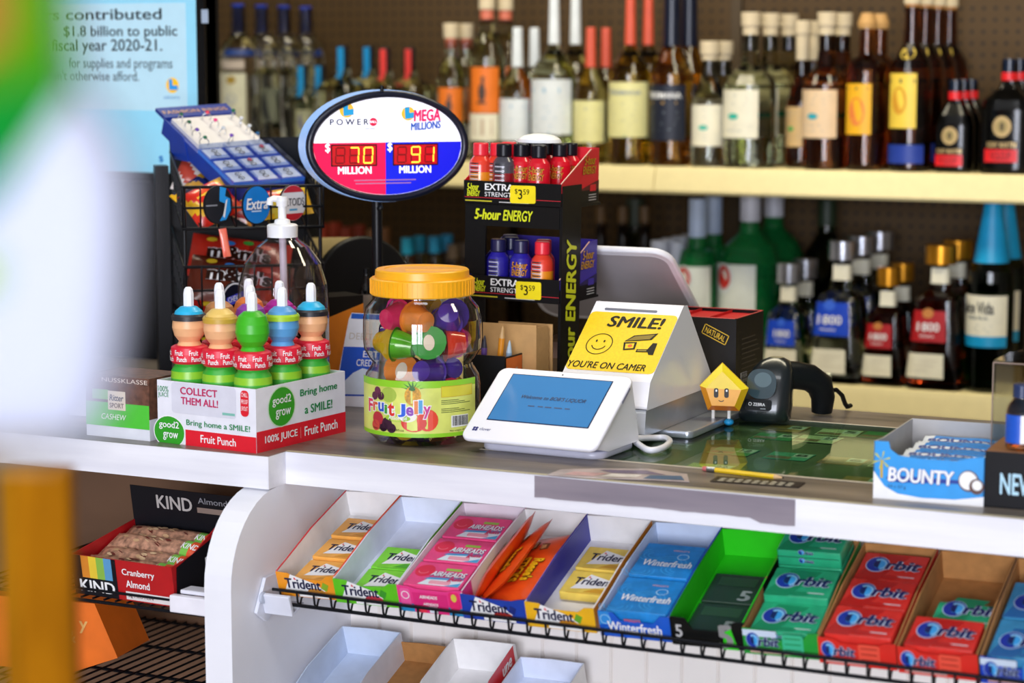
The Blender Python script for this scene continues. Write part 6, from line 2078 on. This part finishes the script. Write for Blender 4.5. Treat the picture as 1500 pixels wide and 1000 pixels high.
# dark notice board with an orange lower half
a0, a1 = at_d(470, 436, 3.40), at_d(532, 436, 3.44)
X = fr((a0.x, a0.y, TOPZ), Vector((a1.x - a0.x, a1.y - a0.y, 0)), (0, 0, 1))
ww = (Vector((a1.x - a0.x, a1.y - a0.y, 0))).length
hz_ = a0.z - TOPZ
m = MB().box(0, ww, 0, hz_, -0.06, 0, M('#17120e', 0.5), X)
m.prism([(ww * 0.15, 0.0), (ww, 0.0), (ww, hz_ * 0.92), (ww * 0.15, hz_ * 0.80)], 0, 0.0006, M('#e0801c', 0.5), X)
tag(m.build('orange_carton'), 'dark carton with orange side panel behind the juice bottles', 'carton')
p = at_d(537, 470, 3.60)
t = thing('wine_bottle', 'slim black bottle with beige label behind the jelly jar', 'bottle', (p.x, p.y, TOPZ))
zb = lambda v: at_d(537, v, 3.60).z - TOPZ
MB().lathe([(0.010, 0), (0.0105, 0.004), (0.0105, zb(424)), (0.008, zb(414)), (0.0045, zb(405)), (0.0045, zb(396))], M('#0a0808', 0.12, coat=0.6), 20).build('glass_body', t)
MB().lathe([(0.0108, zb(465)), (0.0108, zb(430))], M('#9c8a7a', 0.6), 20, None, True, False).build('paper_label', t)
MB().lathe([(0.005, zb(400)), (0.005, zb(392))], BLACK, 12).build('cap', t)
a0, a1 = at_z(487, 594, TOPZ), at_z(552, 594, TOPZ)
X = fr((a0.x, a0.y, TOPZ + 0.0005), (1, 0.1, 0), (-0.02, 0.25, 1))
cw_ = 0.072
hh_ = 0.145
b = MB().prism([(0, 0), (cw_, 0), (cw_, hh_), (0.018, hh_), (0.014, hh_ - 0.01)], -0.002, 0, M('#e9ebf2', 0.5), X)
b.prism([(cw_, 0), (0, 0), (0.014, hh_ - 0.01), (cw_, hh_)], -0.0022, -0.0019, M('#e9ebf2', 0.5), fr(X @ Vector((0, 0.0, -0.07)), (1, 0.1, 0), (0.02, -0.25, 1)))
b.shape([(0.004, 0.015), (cw_, 0.018), (cw_, 0.093), (0.010, 0.092)], M('#1a54c8', 0.4), X)
b.shape([(0.006, 0.018), (cw_, 0.02), (cw_, 0.055), (0.045, 0.06), (0.03, 0.052), (0.018, 0.04)], M('#d6e4f4', 0.5), X, 0.0006)
b.rect(0.018, hh_ - 0.009, 0.05, 0.008, M('#1f5cc0', 0.4), X).text('EBT', 0.044, 0.077, 0.026, 0.010, WHITE, X, 0.02, z=0.0008).text('CREDIT', 0.034, 0.063, 0.037, 0.0105, WHITE, X, 0.02, z=0.0008)
b.text('DEBIT', 0.018, 0.104, 0.04, 0.010, M('#cfc8bc', 0.4), X)
tag(b.build('notice_card'), 'blue and white folded payment notice card left of the jelly jar', 'card')

# ------------------------------------------------------------------ oval lottery sign
SY = 3.0
sc_ = at_y(568, 214, SY)
pole = at_y(553, 400, SY + 0.02)
SX = T(pole.x, SY + 0.02, TOPZ)
sign = thing('lottery_sign', 'oval lit jackpot sign on a black pole showing red figures 70 and 91', 'sign', SX)
I = SX.inverted()
cc = I @ sc_
SFm = T(cc.x, cc.y, cc.z) @ RZ(0.78) @ RY(0.0) @ fr((0, 0, 0), (1, 0, 0), (0, 0, 1))
ra, rb_ = 0.131, 0.0865


def oval_prism(b, a, c, z0, z1, m, side=None, n=64):
    b.prism([(a * math.cos(2 * PI * i / n), c * math.sin(2 * PI * i / n)) for i in range(n)], z0, z1, m, SFm, side, True)


b = MB()
oval_prism(b, ra + 0.0005, rb_ + 0.001, -0.050, -0.006, M('#8fb4ea', 0.35, emit=0.35, vary=0))
b.build('sign_shell', sign)
b = MB()
n = 64
vs, fs = [], []
for (k, z) in ((0.0, -0.004), (0.0, 0.005), (0.006, 0.007), (0.0105, 0.004), (0.0105, -0.001)):
    for i in range(n):
        a = 2 * PI * i / n
        vs.append(((ra - k) * math.cos(a), (rb_ - k) * math.sin(a), z))
for j in range(4):
    fs += [(j * n + i, j * n + (i + 1) % n, (j + 1) * n + (i + 1) % n, (j + 1) * n + i) for i in range(n)]
b.add(vs, fs, M('#0c1428', 0.3), True, SFm)
b.build('black_rim', sign)
b = MB()
fa, fb = ra - 0.011, rb_ - 0.011
wl = M('#f4f4ff', 0.3, emit=0.45, vary=0)
rp, bp = M('#e0104a', 0.3, emit=0.55, vary=0), M('#0a1cc8', 0.3, emit=0.55, vary=0)
oval_prism(b, fa + 0.001, fb + 0.001, 0.0, 0.001, wl)
ysp = 0.006


def part_oval(x0, x1, y1, m):
    pts = [(x0, y1)]
    for i in range(25):
        xx_ = x0 + (x1 - x0) * i / 24
        xx_ = max(-fa * 0.9999, min(fa * 0.9999, xx_))
        pts.append((xx_, -fb * math.sqrt(1 - (xx_ / fa) ** 2)))
    pts.append((x1, y1))
    b.shape(pts, m, SFm, 0.0013)


e = fa * math.sqrt(1 - (ysp / fb) ** 2)
part_oval(-e, -0.004, ysp, rp)
part_oval(-0.004, e, ysp, bp)
wt_ = M('#f4f4fa', 0.3, emit=0.7, vary=0)
pw_ = M('#16284c', 0.4)
b.text('P O W E R', -0.093, 0.0335, 0.062, 0.0095, pw_, SFm, 0.03, z=0.0016)
b.oval(-0.0235, 0.038, 0.0065, 0.0065, M('#d8204a', 0.4, emit=0.3), SFm, 0.0016).text('BALL', -0.029, 0.0365, 0.011, 0.0035, wt_, SFm, 0.03, z=0.002)
b.text('calottery', -0.038, 0.0255, 0.021, 0.004, M('#4a6a9a', 0.4), SFm, z=0.0016)
lo, lb_ = M('#f2b838', 0.4, emit=0.35), M('#1c9ad0', 0.4, emit=0.3)
for (ox_, oy_, k) in ((-0.066, 0.0565, 1.0), (0.033, 0.0505, 0.95)):
    b.oval(ox_, oy_, 0.0115 * k, 0.0115 * k, lo, SFm, 0.0016)
    b.shape([(ox_ - 0.006 * k, oy_ + 0.010 * k), (ox_ + 0.0025 * k, oy_ + 0.011 * k), (ox_ + 0.002 * k, oy_ + 0.001), (ox_ + 0.011 * k, oy_ + 0.002), (ox_ + 0.011 * k, oy_ - 0.007 * k), (ox_ - 0.005 * k, oy_ - 0.009 * k)], lb_, SFm, 0.002)
b.text('MEGA', 0.042, 0.0375, 0.044, 0.019, M('#e01a62', 0.4, emit=0.3), SFm, 0.06, 0.1, z=0.0022, rot=0.03)
b.text('MILLIONS', 0.037, 0.0235, 0.050, 0.0125, M('#1456b8', 0.4, emit=0.2), SFm, 0.06, 0.15, z=0.0022, rot=0.07)
b.text('MILLION', -0.081, -0.0425, 0.054, 0.0115, wt_, SFm, 0.03, z=0.0018).text('MILLION', 0.018, -0.0425, 0.052, 0.0115, wt_, SFm, 0.03, z=0.0018)
b.text('$', -0.101, -0.0095, 0.008, 0.015, wt_, SFm, 0.03, z=0.0018).text('$', -0.001, -0.0095, 0.008, 0.015, wt_, SFm, 0.03, z=0.0018)
for r in range(2):
    b.rect(-0.055 + 0.002 * r, -0.0535 - 0.005 * r, 0.10 - 0.01 * r, 0.0016, M('#c08ab8', 0.4), SFm, 0.0018)
b.build('lit_face', sign)
SEG = {'a': ((0.1, 0.92, 0.8, 0.08)), 'g': ((0.1, 0.46, 0.8, 0.08)), 'd': ((0.1, 0.0, 0.8, 0.08)), 'f': ((0.0, 0.52, 0.11, 0.42)), 'b': ((0.89, 0.52, 0.11, 0.42)), 'e': ((0.0, 0.06, 0.11, 0.42)), 'c': ((0.89, 0.06, 0.11, 0.42))}
DIG = {'7': 'abc', '0': 'abcdef', '9': 'abcdfg', '1': 'bc', ' ': ''}
ledon, ledoff = M('#ffd23c', 0.3, emit=1.6, vary=0), M('#7a0a0c', 0.3, emit=0.05, vary=0)
for (x0_, s_) in ((-0.092, ' 70'), (0.0075, ' 91')):
    b = MB()
    w_, h_ = 0.074, 0.034
    b.box(x0_, x0_ + w_, -0.0305, -0.0305 + h_, 0.0012, 0.0022, M('#2a0406', 0.3), SFm)
    b.rect(x0_ + 0.002, -0.0285, w_ - 0.004, h_ - 0.004, M('#c8101c', 0.3, emit=0.3, vary=0.15, scale=60), SFm, 0.0024)
    for k, ch in enumerate(s_):
        for sg, (fx_, fy_, fw_, fh_) in SEG.items():
            gx_, gy_ = x0_ + 0.006 + k * 0.0225, -0.0265
            shx = (fy_ + fh_ / 2) * 0.0018
            b.rect(gx_ + fx_ * 0.0155 + shx, gy_ + fy_ * 0.026, fw_ * 0.0155, fh_ * 0.026, ledon if sg in DIG[ch] else ledoff, SFm, 0.0027)
    b.build('digit_panel', sign)
b = MB().tube([(0, 0, 0.006), (0, 0, cc.z - rb_ + 0.004)], 0.0085, M('#121215', 0.3), 14)
b.build('pole', sign)
MB().lathe([(0.040, 0), (0.040, 0.004), (0.012, 0.008)], M('#121215', 0.35), 32).build('base', sign)
b = MB().lathe([(0.004, 0), (0.004, 0.008), (0.002, 0.009)], BLACK, 12, T(0.010, -0.004, cc.z - rb_ - 0.012) @ RX(PI / 2)).lathe([(0.003, 0), (0.003, 0.01)], BLACK, 10, T(cc.x - 0.003, cc.y - 0.012, cc.z + rb_ - 0.002))
b.build('knob', sign)

# ------------------------------------------------------------------ energy shot rack
EY = 2.95
e0 = at_y(676, 290, EY)
e1 = at_y(819, 296, EY)
EW = e1.x - e0.x
ex0 = at_y(836, 296, EY).x - e0.x
EX = T(e0.x, EY, TOPZ) @ RY(0.018)
es = thing('energy_shot_rack', 'tall black two-tier counter rack of small energy shot bottles with yellow price tags', 'rack', EX)
ez = lambda v: at_y(750, v, EY).z - TOPZ
bkr = M('#0b0b0c', 0.4)
lime_ = M('#d8e01e', 0.4, emit=0.0)
ED = 0.15
PW0 = EW
b = MB()
b.box(PW0 - 0.004, PW0 + 0.0005, 0.0, 0.068, 0, ez(268), bkr)
b.box(0.001, 0.004, 0.0, 0.068, 0, ez(268), bkr)
Fs = RIGHT(PW0 + 0.0006, 0, 0)
b.text('5-hour ENERGY', 0, 0, 0.228, 0.037, lime_, Fs @ T(0.052, ez(565), 0) @ RZ(PI / 2), 0.05, 0.2)
b.build('side_post', es)
b = MB().box(0.004, PW0 - 0.004, -0.002, 0.0, ez(331), ez(300), bkr)
b.text('5-hour', 0.018, ez(322), 0.045, ez(306) - ez(322), lime_, FRONT(0, -0.0024, 0), 0.05, 0.2).text('ENERGY', 0.066, ez(322), 0.05, ez(306) - ez(322), lime_, FRONT(0, -0.0024, 0), 0.04, 0.2)
b.build('header_bar', es)
b = MB().box(0.004, PW0 - 0.004, ED - 0.004, ED, 0, 0.012, bkr).box(0.004, PW0 - 0.004, 0, ED, 0, 0.01, bkr)
b.box(0.004, 0.036, -0.001, 0.002, 0.01, ez(331), bkr)
b.box(0.004, PW0 - 0.004, 0.02, ED, ez(442), ez(439), bkr).box(0.004, PW0 - 0.004, 0.0, ED, ez(303), ez(299), bkr)
b.build('shelf_frame', es)


def shot_tray(v0, v1, xo, side, fname, lbl, hside):
    X = EX @ T(xo, -0.004, ez(v1))
    h = ez(v0) - ez(v1)
    t = thing('shot_carton', lbl, 'carton', X, 'shot cartons on the energy rack')
    w = PW0 - xo - 0.003 if xo > 0 else PW0 - 0.003
    dpt = 0.138
    b = MB()
    sm_ = M(side, 0.45)
    b.box(0, w, 0.001, dpt, 0, 0.001, sm_).box(0, w, dpt - 0.001, dpt, 0, hside, sm_)
    pr_ = [(0.001, 0), (dpt, 0), (dpt, hside), (dpt - 0.03, hside - 0.002), (0.001, h)]
    b.prism(pr_, 0, 0.001, sm_, YZ).prism(pr_, w + 0.001, w + 0.002, sm_, YZ)
    b.prism([(0.001, h), (dpt - 0.03, hside - 0.002), (dpt - 0.03, hside - 0.0005), (0.001, h + 0.0015)], w + 0.001, w + 0.0024, M('#e9b8a8', 0.5), YZ)
    R = RIGHT(w + 0.0022, 0, 0)
    b.rect(0.0, 0.0, dpt, 0.020, BLACK, R)
    b.text('5-hour', 0.082, 0.058, 0.042, 0.014, BLACK, R, 0.05, 0.2).text('5-hour', 0.082, 0.0585, 0.042, 0.014, M('#d9a01e', 0.4), R, 0.02, 0.2, z=0.0009)
    b.text('ENERGY', 0.076, 0.044, 0.05, 0.012, BLACK, R, 0.05, 0.2).text('ENERGY', 0.076, 0.0445, 0.05, 0.012, M('#d9a01e', 0.4), R, 0.02, 0.2, z=0.0009)
    b.shape([(0.06, 0.020), (dpt, 0.020), (dpt, 0.034), (0.09, 0.026)], M('#5a0a12' if side[1] == 'd' else '#1c1250', 0.4), R, 0.0004)
    b.rect(0.104, 0.018, 0.022, 0.010, sm_, R, 0.0008)
    for k in range(3):
        b.rect(0.10, 0.012 - k * 0.004, 0.028, 0.0014, M('#b9b9b9', 0.4), R, 0.0006)
    b.build('carton_tray', t)
    b = MB().box(0, w + 0.002, 0, 0.001, 0, h, BLACK)
    F = FRONT(0, -0.0003, 0)
    b.text('5-hour', 0.006, h * 0.56, 0.020, h * 0.32, lime_, F, 0.05, 0.2).text('ENERGY', 0.006, h * 0.30, 0.022, h * 0.26, lime_, F, 0.05, 0.2)
    b.text('EXTRA', 0.036, h * 0.60, 0.048, h * 0.30, WHITE, F, 0.04).text('STRENGTH', 0.036, h * 0.32, 0.052, h * 0.20, WHITE, F, 0.0)
    b.rect(0.002, h * 0.24, w, h * 0.03, M('#b81c2c', 0.4), F).rect(0.003, h * 0.08, 0.045, h * 0.05, M('#c9c02a', 0.4), F).rect(0.06, h * 0.07, 0.05, h * 0.04, M('#c9c9c9', 0.4), F)
    b.build('front_panel', t)
    # price tag
    pm = MB().rbox(0.042, 0.0265, 0, 0.0012, 0.003, M('#f6e01a', 0.35), F @ T(0.1, h * 0.48, 0.0005) @ RZ(0.02))
    Ft = F @ T(0.1, h * 0.48, 0.0018) @ RZ(0.02)
    pm.text('$', -0.013, 0.0, 0.0045, 0.0085, BLACK, Ft, 0.0, z=0.0004).text('3', -0.0075, -0.007, 0.007, 0.0145, BLACK, Ft, 0.01, z=0.0004).text('59', 0.001, 0.0, 0.010, 0.008, BLACK, Ft, 0.0, z=0.0004)
    pm.build('price_tag', t)['label'] = 'yellow price tag reading $3.59'
    return X, w, h


XU, wU, hU = shot_tray(265, 298, 0.0, '#d8182a', 'red', 'red and black carton of energy shots on the top tier', 0.083)
XLw, wL, hL = shot_tray(404, 438, 0.012, '#3a2a9c', 'purple', 'purple and black carton of energy shots on the lower tier', 0.086)


def shot(X, label, bodyc, capc, lab, grp):
    t = thing('energy_shot', label, 'bottle', X, grp)
    r = 0.0172
    bm_ = [M(c, 0.22, coat=0.4) for c in bodyc]
    z_ = [0.0, 0.002, 0.022, 0.042, 0.054]
    MB().lathe([(r * 0.9, 0.0), (r, 0.002), (r, 0.03), (r, 0.045), (r, 0.056), (r * 0.92, 0.062), (r * 0.62, 0.069)], [bm_[0], bm_[0], bm_[len(bm_) // 2], bm_[-1], bm_[-1], bm_[-1]], 24).build('bottle_body', t)
    MB().lathe([(r * 0.66, 0.0695), (r * 0.68, 0.071), (r * 0.68, 0.087), (r * 0.6, 0.0885)], M(capc, 0.3), 20).build('cap', t)
    b = MB()
    f = lambda k, a0: (lambda x_, y_: (r * k * math.cos(a0 + x_ / r), r * k * math.sin(a0 + x_ / r), y_))
    if lab:
        for nm_, y_, h_ in (('5-hour', 0.047, 0.010), ('ENERGY', 0.036, 0.010)):
            b.text(nm_, 0, y_, 0.026, h_, BLACK, None, 0.07, 0.2, fn=f(1.012, -2.2)).text(nm_, 0, y_, 0.026, h_, M('#d9902a', 0.35), None, 0.02, 0.2, fn=f(1.03, -2.2))
    else:
        for k in range(9):
            a0 = -2.1
            vs = []
            for q in range(6):
                for y_ in (0.030 + k * 0.0034, 0.0318 + k * 0.0034):
                    vs.append(f(1.012, a0)(0.0032 * q, y_))
            b.add(vs, [(2 * q, 2 * q + 2, 2 * q + 3, 2 * q + 1) for q in range(5)], M('#b9b9c4' if k % 2 else '#2a2a30', 0.4))
    b.build('label_print', t)


redc, prp, trop = ('#d8162a', '#d8162a', '#d8162a'), ('#2a229c', '#2a229c', '#2a229c'), ('#2a5ad0', '#f0901c', '#e8402c')
dkc = ('#3a0a10', '#8a1420', '#4a4a52')
gU = 'energy shots in the red carton'
rowsU = [(0.018, 0.02, trop, '#e8283a', False, 'orange and red energy shot with red cap, front corner by the oval sign'), (0.040, 0.034, trop, '#e8283a', False, 'orange and red energy shot with red cap, second from the oval sign'),
         (0.058, 0.018, dkc, '#14141c', False, 'dark red energy shot with barcode and black cap in the front row'), (0.078, 0.036, redc, '#14141c', True, 'red energy shot with black cap behind the barcode one'),
         (0.116, 0.019, redc, '#14141c', True, 'red energy shot with black cap in front, right above the price tag'), (0.098, 0.055, redc, '#14141c', True, 'red energy shot with black cap in the middle of the red carton'),
         (0.040, 0.072, redc, '#e8283a', True, 'red energy shot with red cap in the back half of the carton'), (0.078, 0.075, redc, '#14141c', True, 'red energy shot with black cap in the third row'),
         (0.122, 0.080, redc, '#14141c', True, 'red energy shot with black cap by the sloping carton side'), (0.122, 0.118, redc, '#14141c', True, 'red energy shot with black cap, back corner by the carton side'), (0.085, 0.115, redc, '#14141c', True, 'red energy shot with black cap at the carton back wall')]
for x_, y_, bc_, cc_, lb2, d in rowsU:
    shot(XU @ T(x_, y_, 0.0012) @ RZ(random.uniform(-0.2, 0.4)), d, bc_, cc_, lb2, gU)
gL = 'energy shots in the purple carton'
for x_, y_, bc_, cc_, lb2, d in ((0.038, 0.02, prp, '#1c1c48', False, 'purple energy shot with printed back label in the lower carton'), (0.076, 0.021, prp, '#1c1c48', True, 'purple energy shot showing gold lettering in the lower carton'),
                               (0.112, 0.02, trop, '#e8283a', False, 'orange and blue energy shot with red cap in the lower carton'), (0.098, 0.055, redc, '#e8283a', True, 'red energy shot behind the orange one in the lower carton'),
                               (0.04, 0.06, prp, '#1c1c48', True, 'purple energy shot in the second row of the lower carton'), (0.02, 0.098, prp, '#1c1c48', True, 'purple energy shot at the back of the lower carton')):
    shot(XLw @ T(x_, y_, 0.0012) @ RZ(random.uniform(-0.2, 0.4)), d, bc_, cc_, lb2, gL)
# paper bowl on the rack top, behind the red carton
p = EX @ Vector((0.085, 0.152, 0.0))
tag(MB().lathe([(0.034, 0.0), (0.032, 0.005), (0.024, 0.010), (0.012, 0.0125), (0.002, 0.013)], M('#eef0f4', 0.6), 24).build('paper_bowl'), 'upturned white paper bowl on top of the red shot carton', 'bowl').matrix_world = EX @ T(0.085, 0.082, ez(298) + 0.0905)
# ------------------------------------------------------------------ amber post before the counter and a display close to the lens, both out of focus
q1 = at_d(58, 686, 1.5)
po = thing('wooden_post', 'slim amber wooden post standing before the counter, left of the nut bars', 'post', T(q1.x, q1.y, 0) @ RZ(TH))
aw = grain('amber_wood', '#8a5400', '#a86c04', 0.85, 2, 6, 40)
aw.node_tree.nodes['Principled BSDF'].inputs['Specular IOR Level'].default_value = 0.08
MB().box(-0.0222, 0.0222, -0.011, 0.011, 0.006, q1.z, aw).build('post', po, 0.002)
MB().lathe([(0.09, 0.0), (0.09, 0.004), (0.03, 0.008)], aw, 32).build('base', po)
ND = 0.62
q0 = at_d(0, 655, ND)
fd = thing('display_stand', 'pale yellow display stand close to the camera, very blurred', 'stand', T(q0.x, q0.y, 0) @ RZ(TH))
k = ND / FPX
py_ = M('#8a6408', 0.85, spec=0.08)
MB().box(-150 * k, -14 * k, -0.005, 0.005, 0.006, q0.z, py_).build('post', fd)
MB().lathe([(0.07, 0.0), (0.07, 0.004), (0.012, 0.008)], py_, 32).build('base', fd)
MB().box(-150 * k, 90 * k, -0.012, 0.014, q0.z, q0.z + 0.0015, M('#a08c54', 0.5)).build('top_board', fd)
PB = T(q0.x, q0.y, q0.z + 0.0017) @ RZ(TH)
pch = thing('snack_pouch', 'white snack pouch with green and orange printed top, very blurred, close to the camera', 'pouch', PB)
cu = lambda u: u * k
cv = lambda v: (655 - v) * k
outline = [(-150, 655), (118, 655), (135, 640), (168, 590), (190, 480), (200, 380), (204, 290), (196, 225), (168, 175), (132, 125), (122, 60), (122, -60), (-150, -60)]
pts = [(cu(u), cv(v)) for u, v in outline]
n = len(pts)
cx, cy_ = sum(p[0] for p in pts) / n, sum(p[1] for p in pts) / n
pwhite = M('#bcc1d4', 0.7, vary=0.02, spec=0.15)
b = MB()
rings = [(1.0, 0.0), (0.97, 0.005), (0.88, 0.009), (0.6, 0.011)]
F = FRONT(0, 0, 0)
for sgn in (1, -1):
    vs = []
    for kx, z in rings:
        for p in pts:
            vs.append((cx + (p[0] - cx) * kx, cy_ + (p[1] - cy_) * kx, sgn * z))
    b.add(vs, [(j * n + i, j * n + (i + 1) % n, (j + 1) * n + (i + 1) % n, (j + 1) * n + i) for j in range(3) for i in range(n)], pwhite, True, F)
    b.poly([v for v in vs[3 * n:]], pwhite, F)
b.build('pouch_body', pch)
b = MB()
Z = 0.0115


def patch(uv, m, dz):
    b.shape([(cu(u), cv(v)) for u, v in uv], m, F, Z + dz)


patch([(-148, 335), (15, 300), (70, 225), (130, 140), (121, 60), (121, -58), (-148, -58)], M('#067a24', 0.8, spec=0.1), 0.0)
patch([(-148, 337), (-20, 330), (40, 280), (20, 235), (-60, 230), (-148, 225)], M('#047a60', 0.8, spec=0.1), 0.0002)
patch([(-148, 150), (40, 140), (120, 112), (120, 40), (120, -58), (-148, -58)], M('#448400', 0.8, spec=0.1), 0.0003)
patch([(-148, 118), (-10, 112), (44, 80), (50, 10), (40, -58), (-148, -58)], M('#9a6428', 0.8, spec=0.1), 0.0005)
patch([(-148, 450), (10, 440), (26, 400), (10, 365), (-148, 355)], M('#94b44a', 0.8, spec=0.1), 0.0002)
b.build('printed_top', pch)
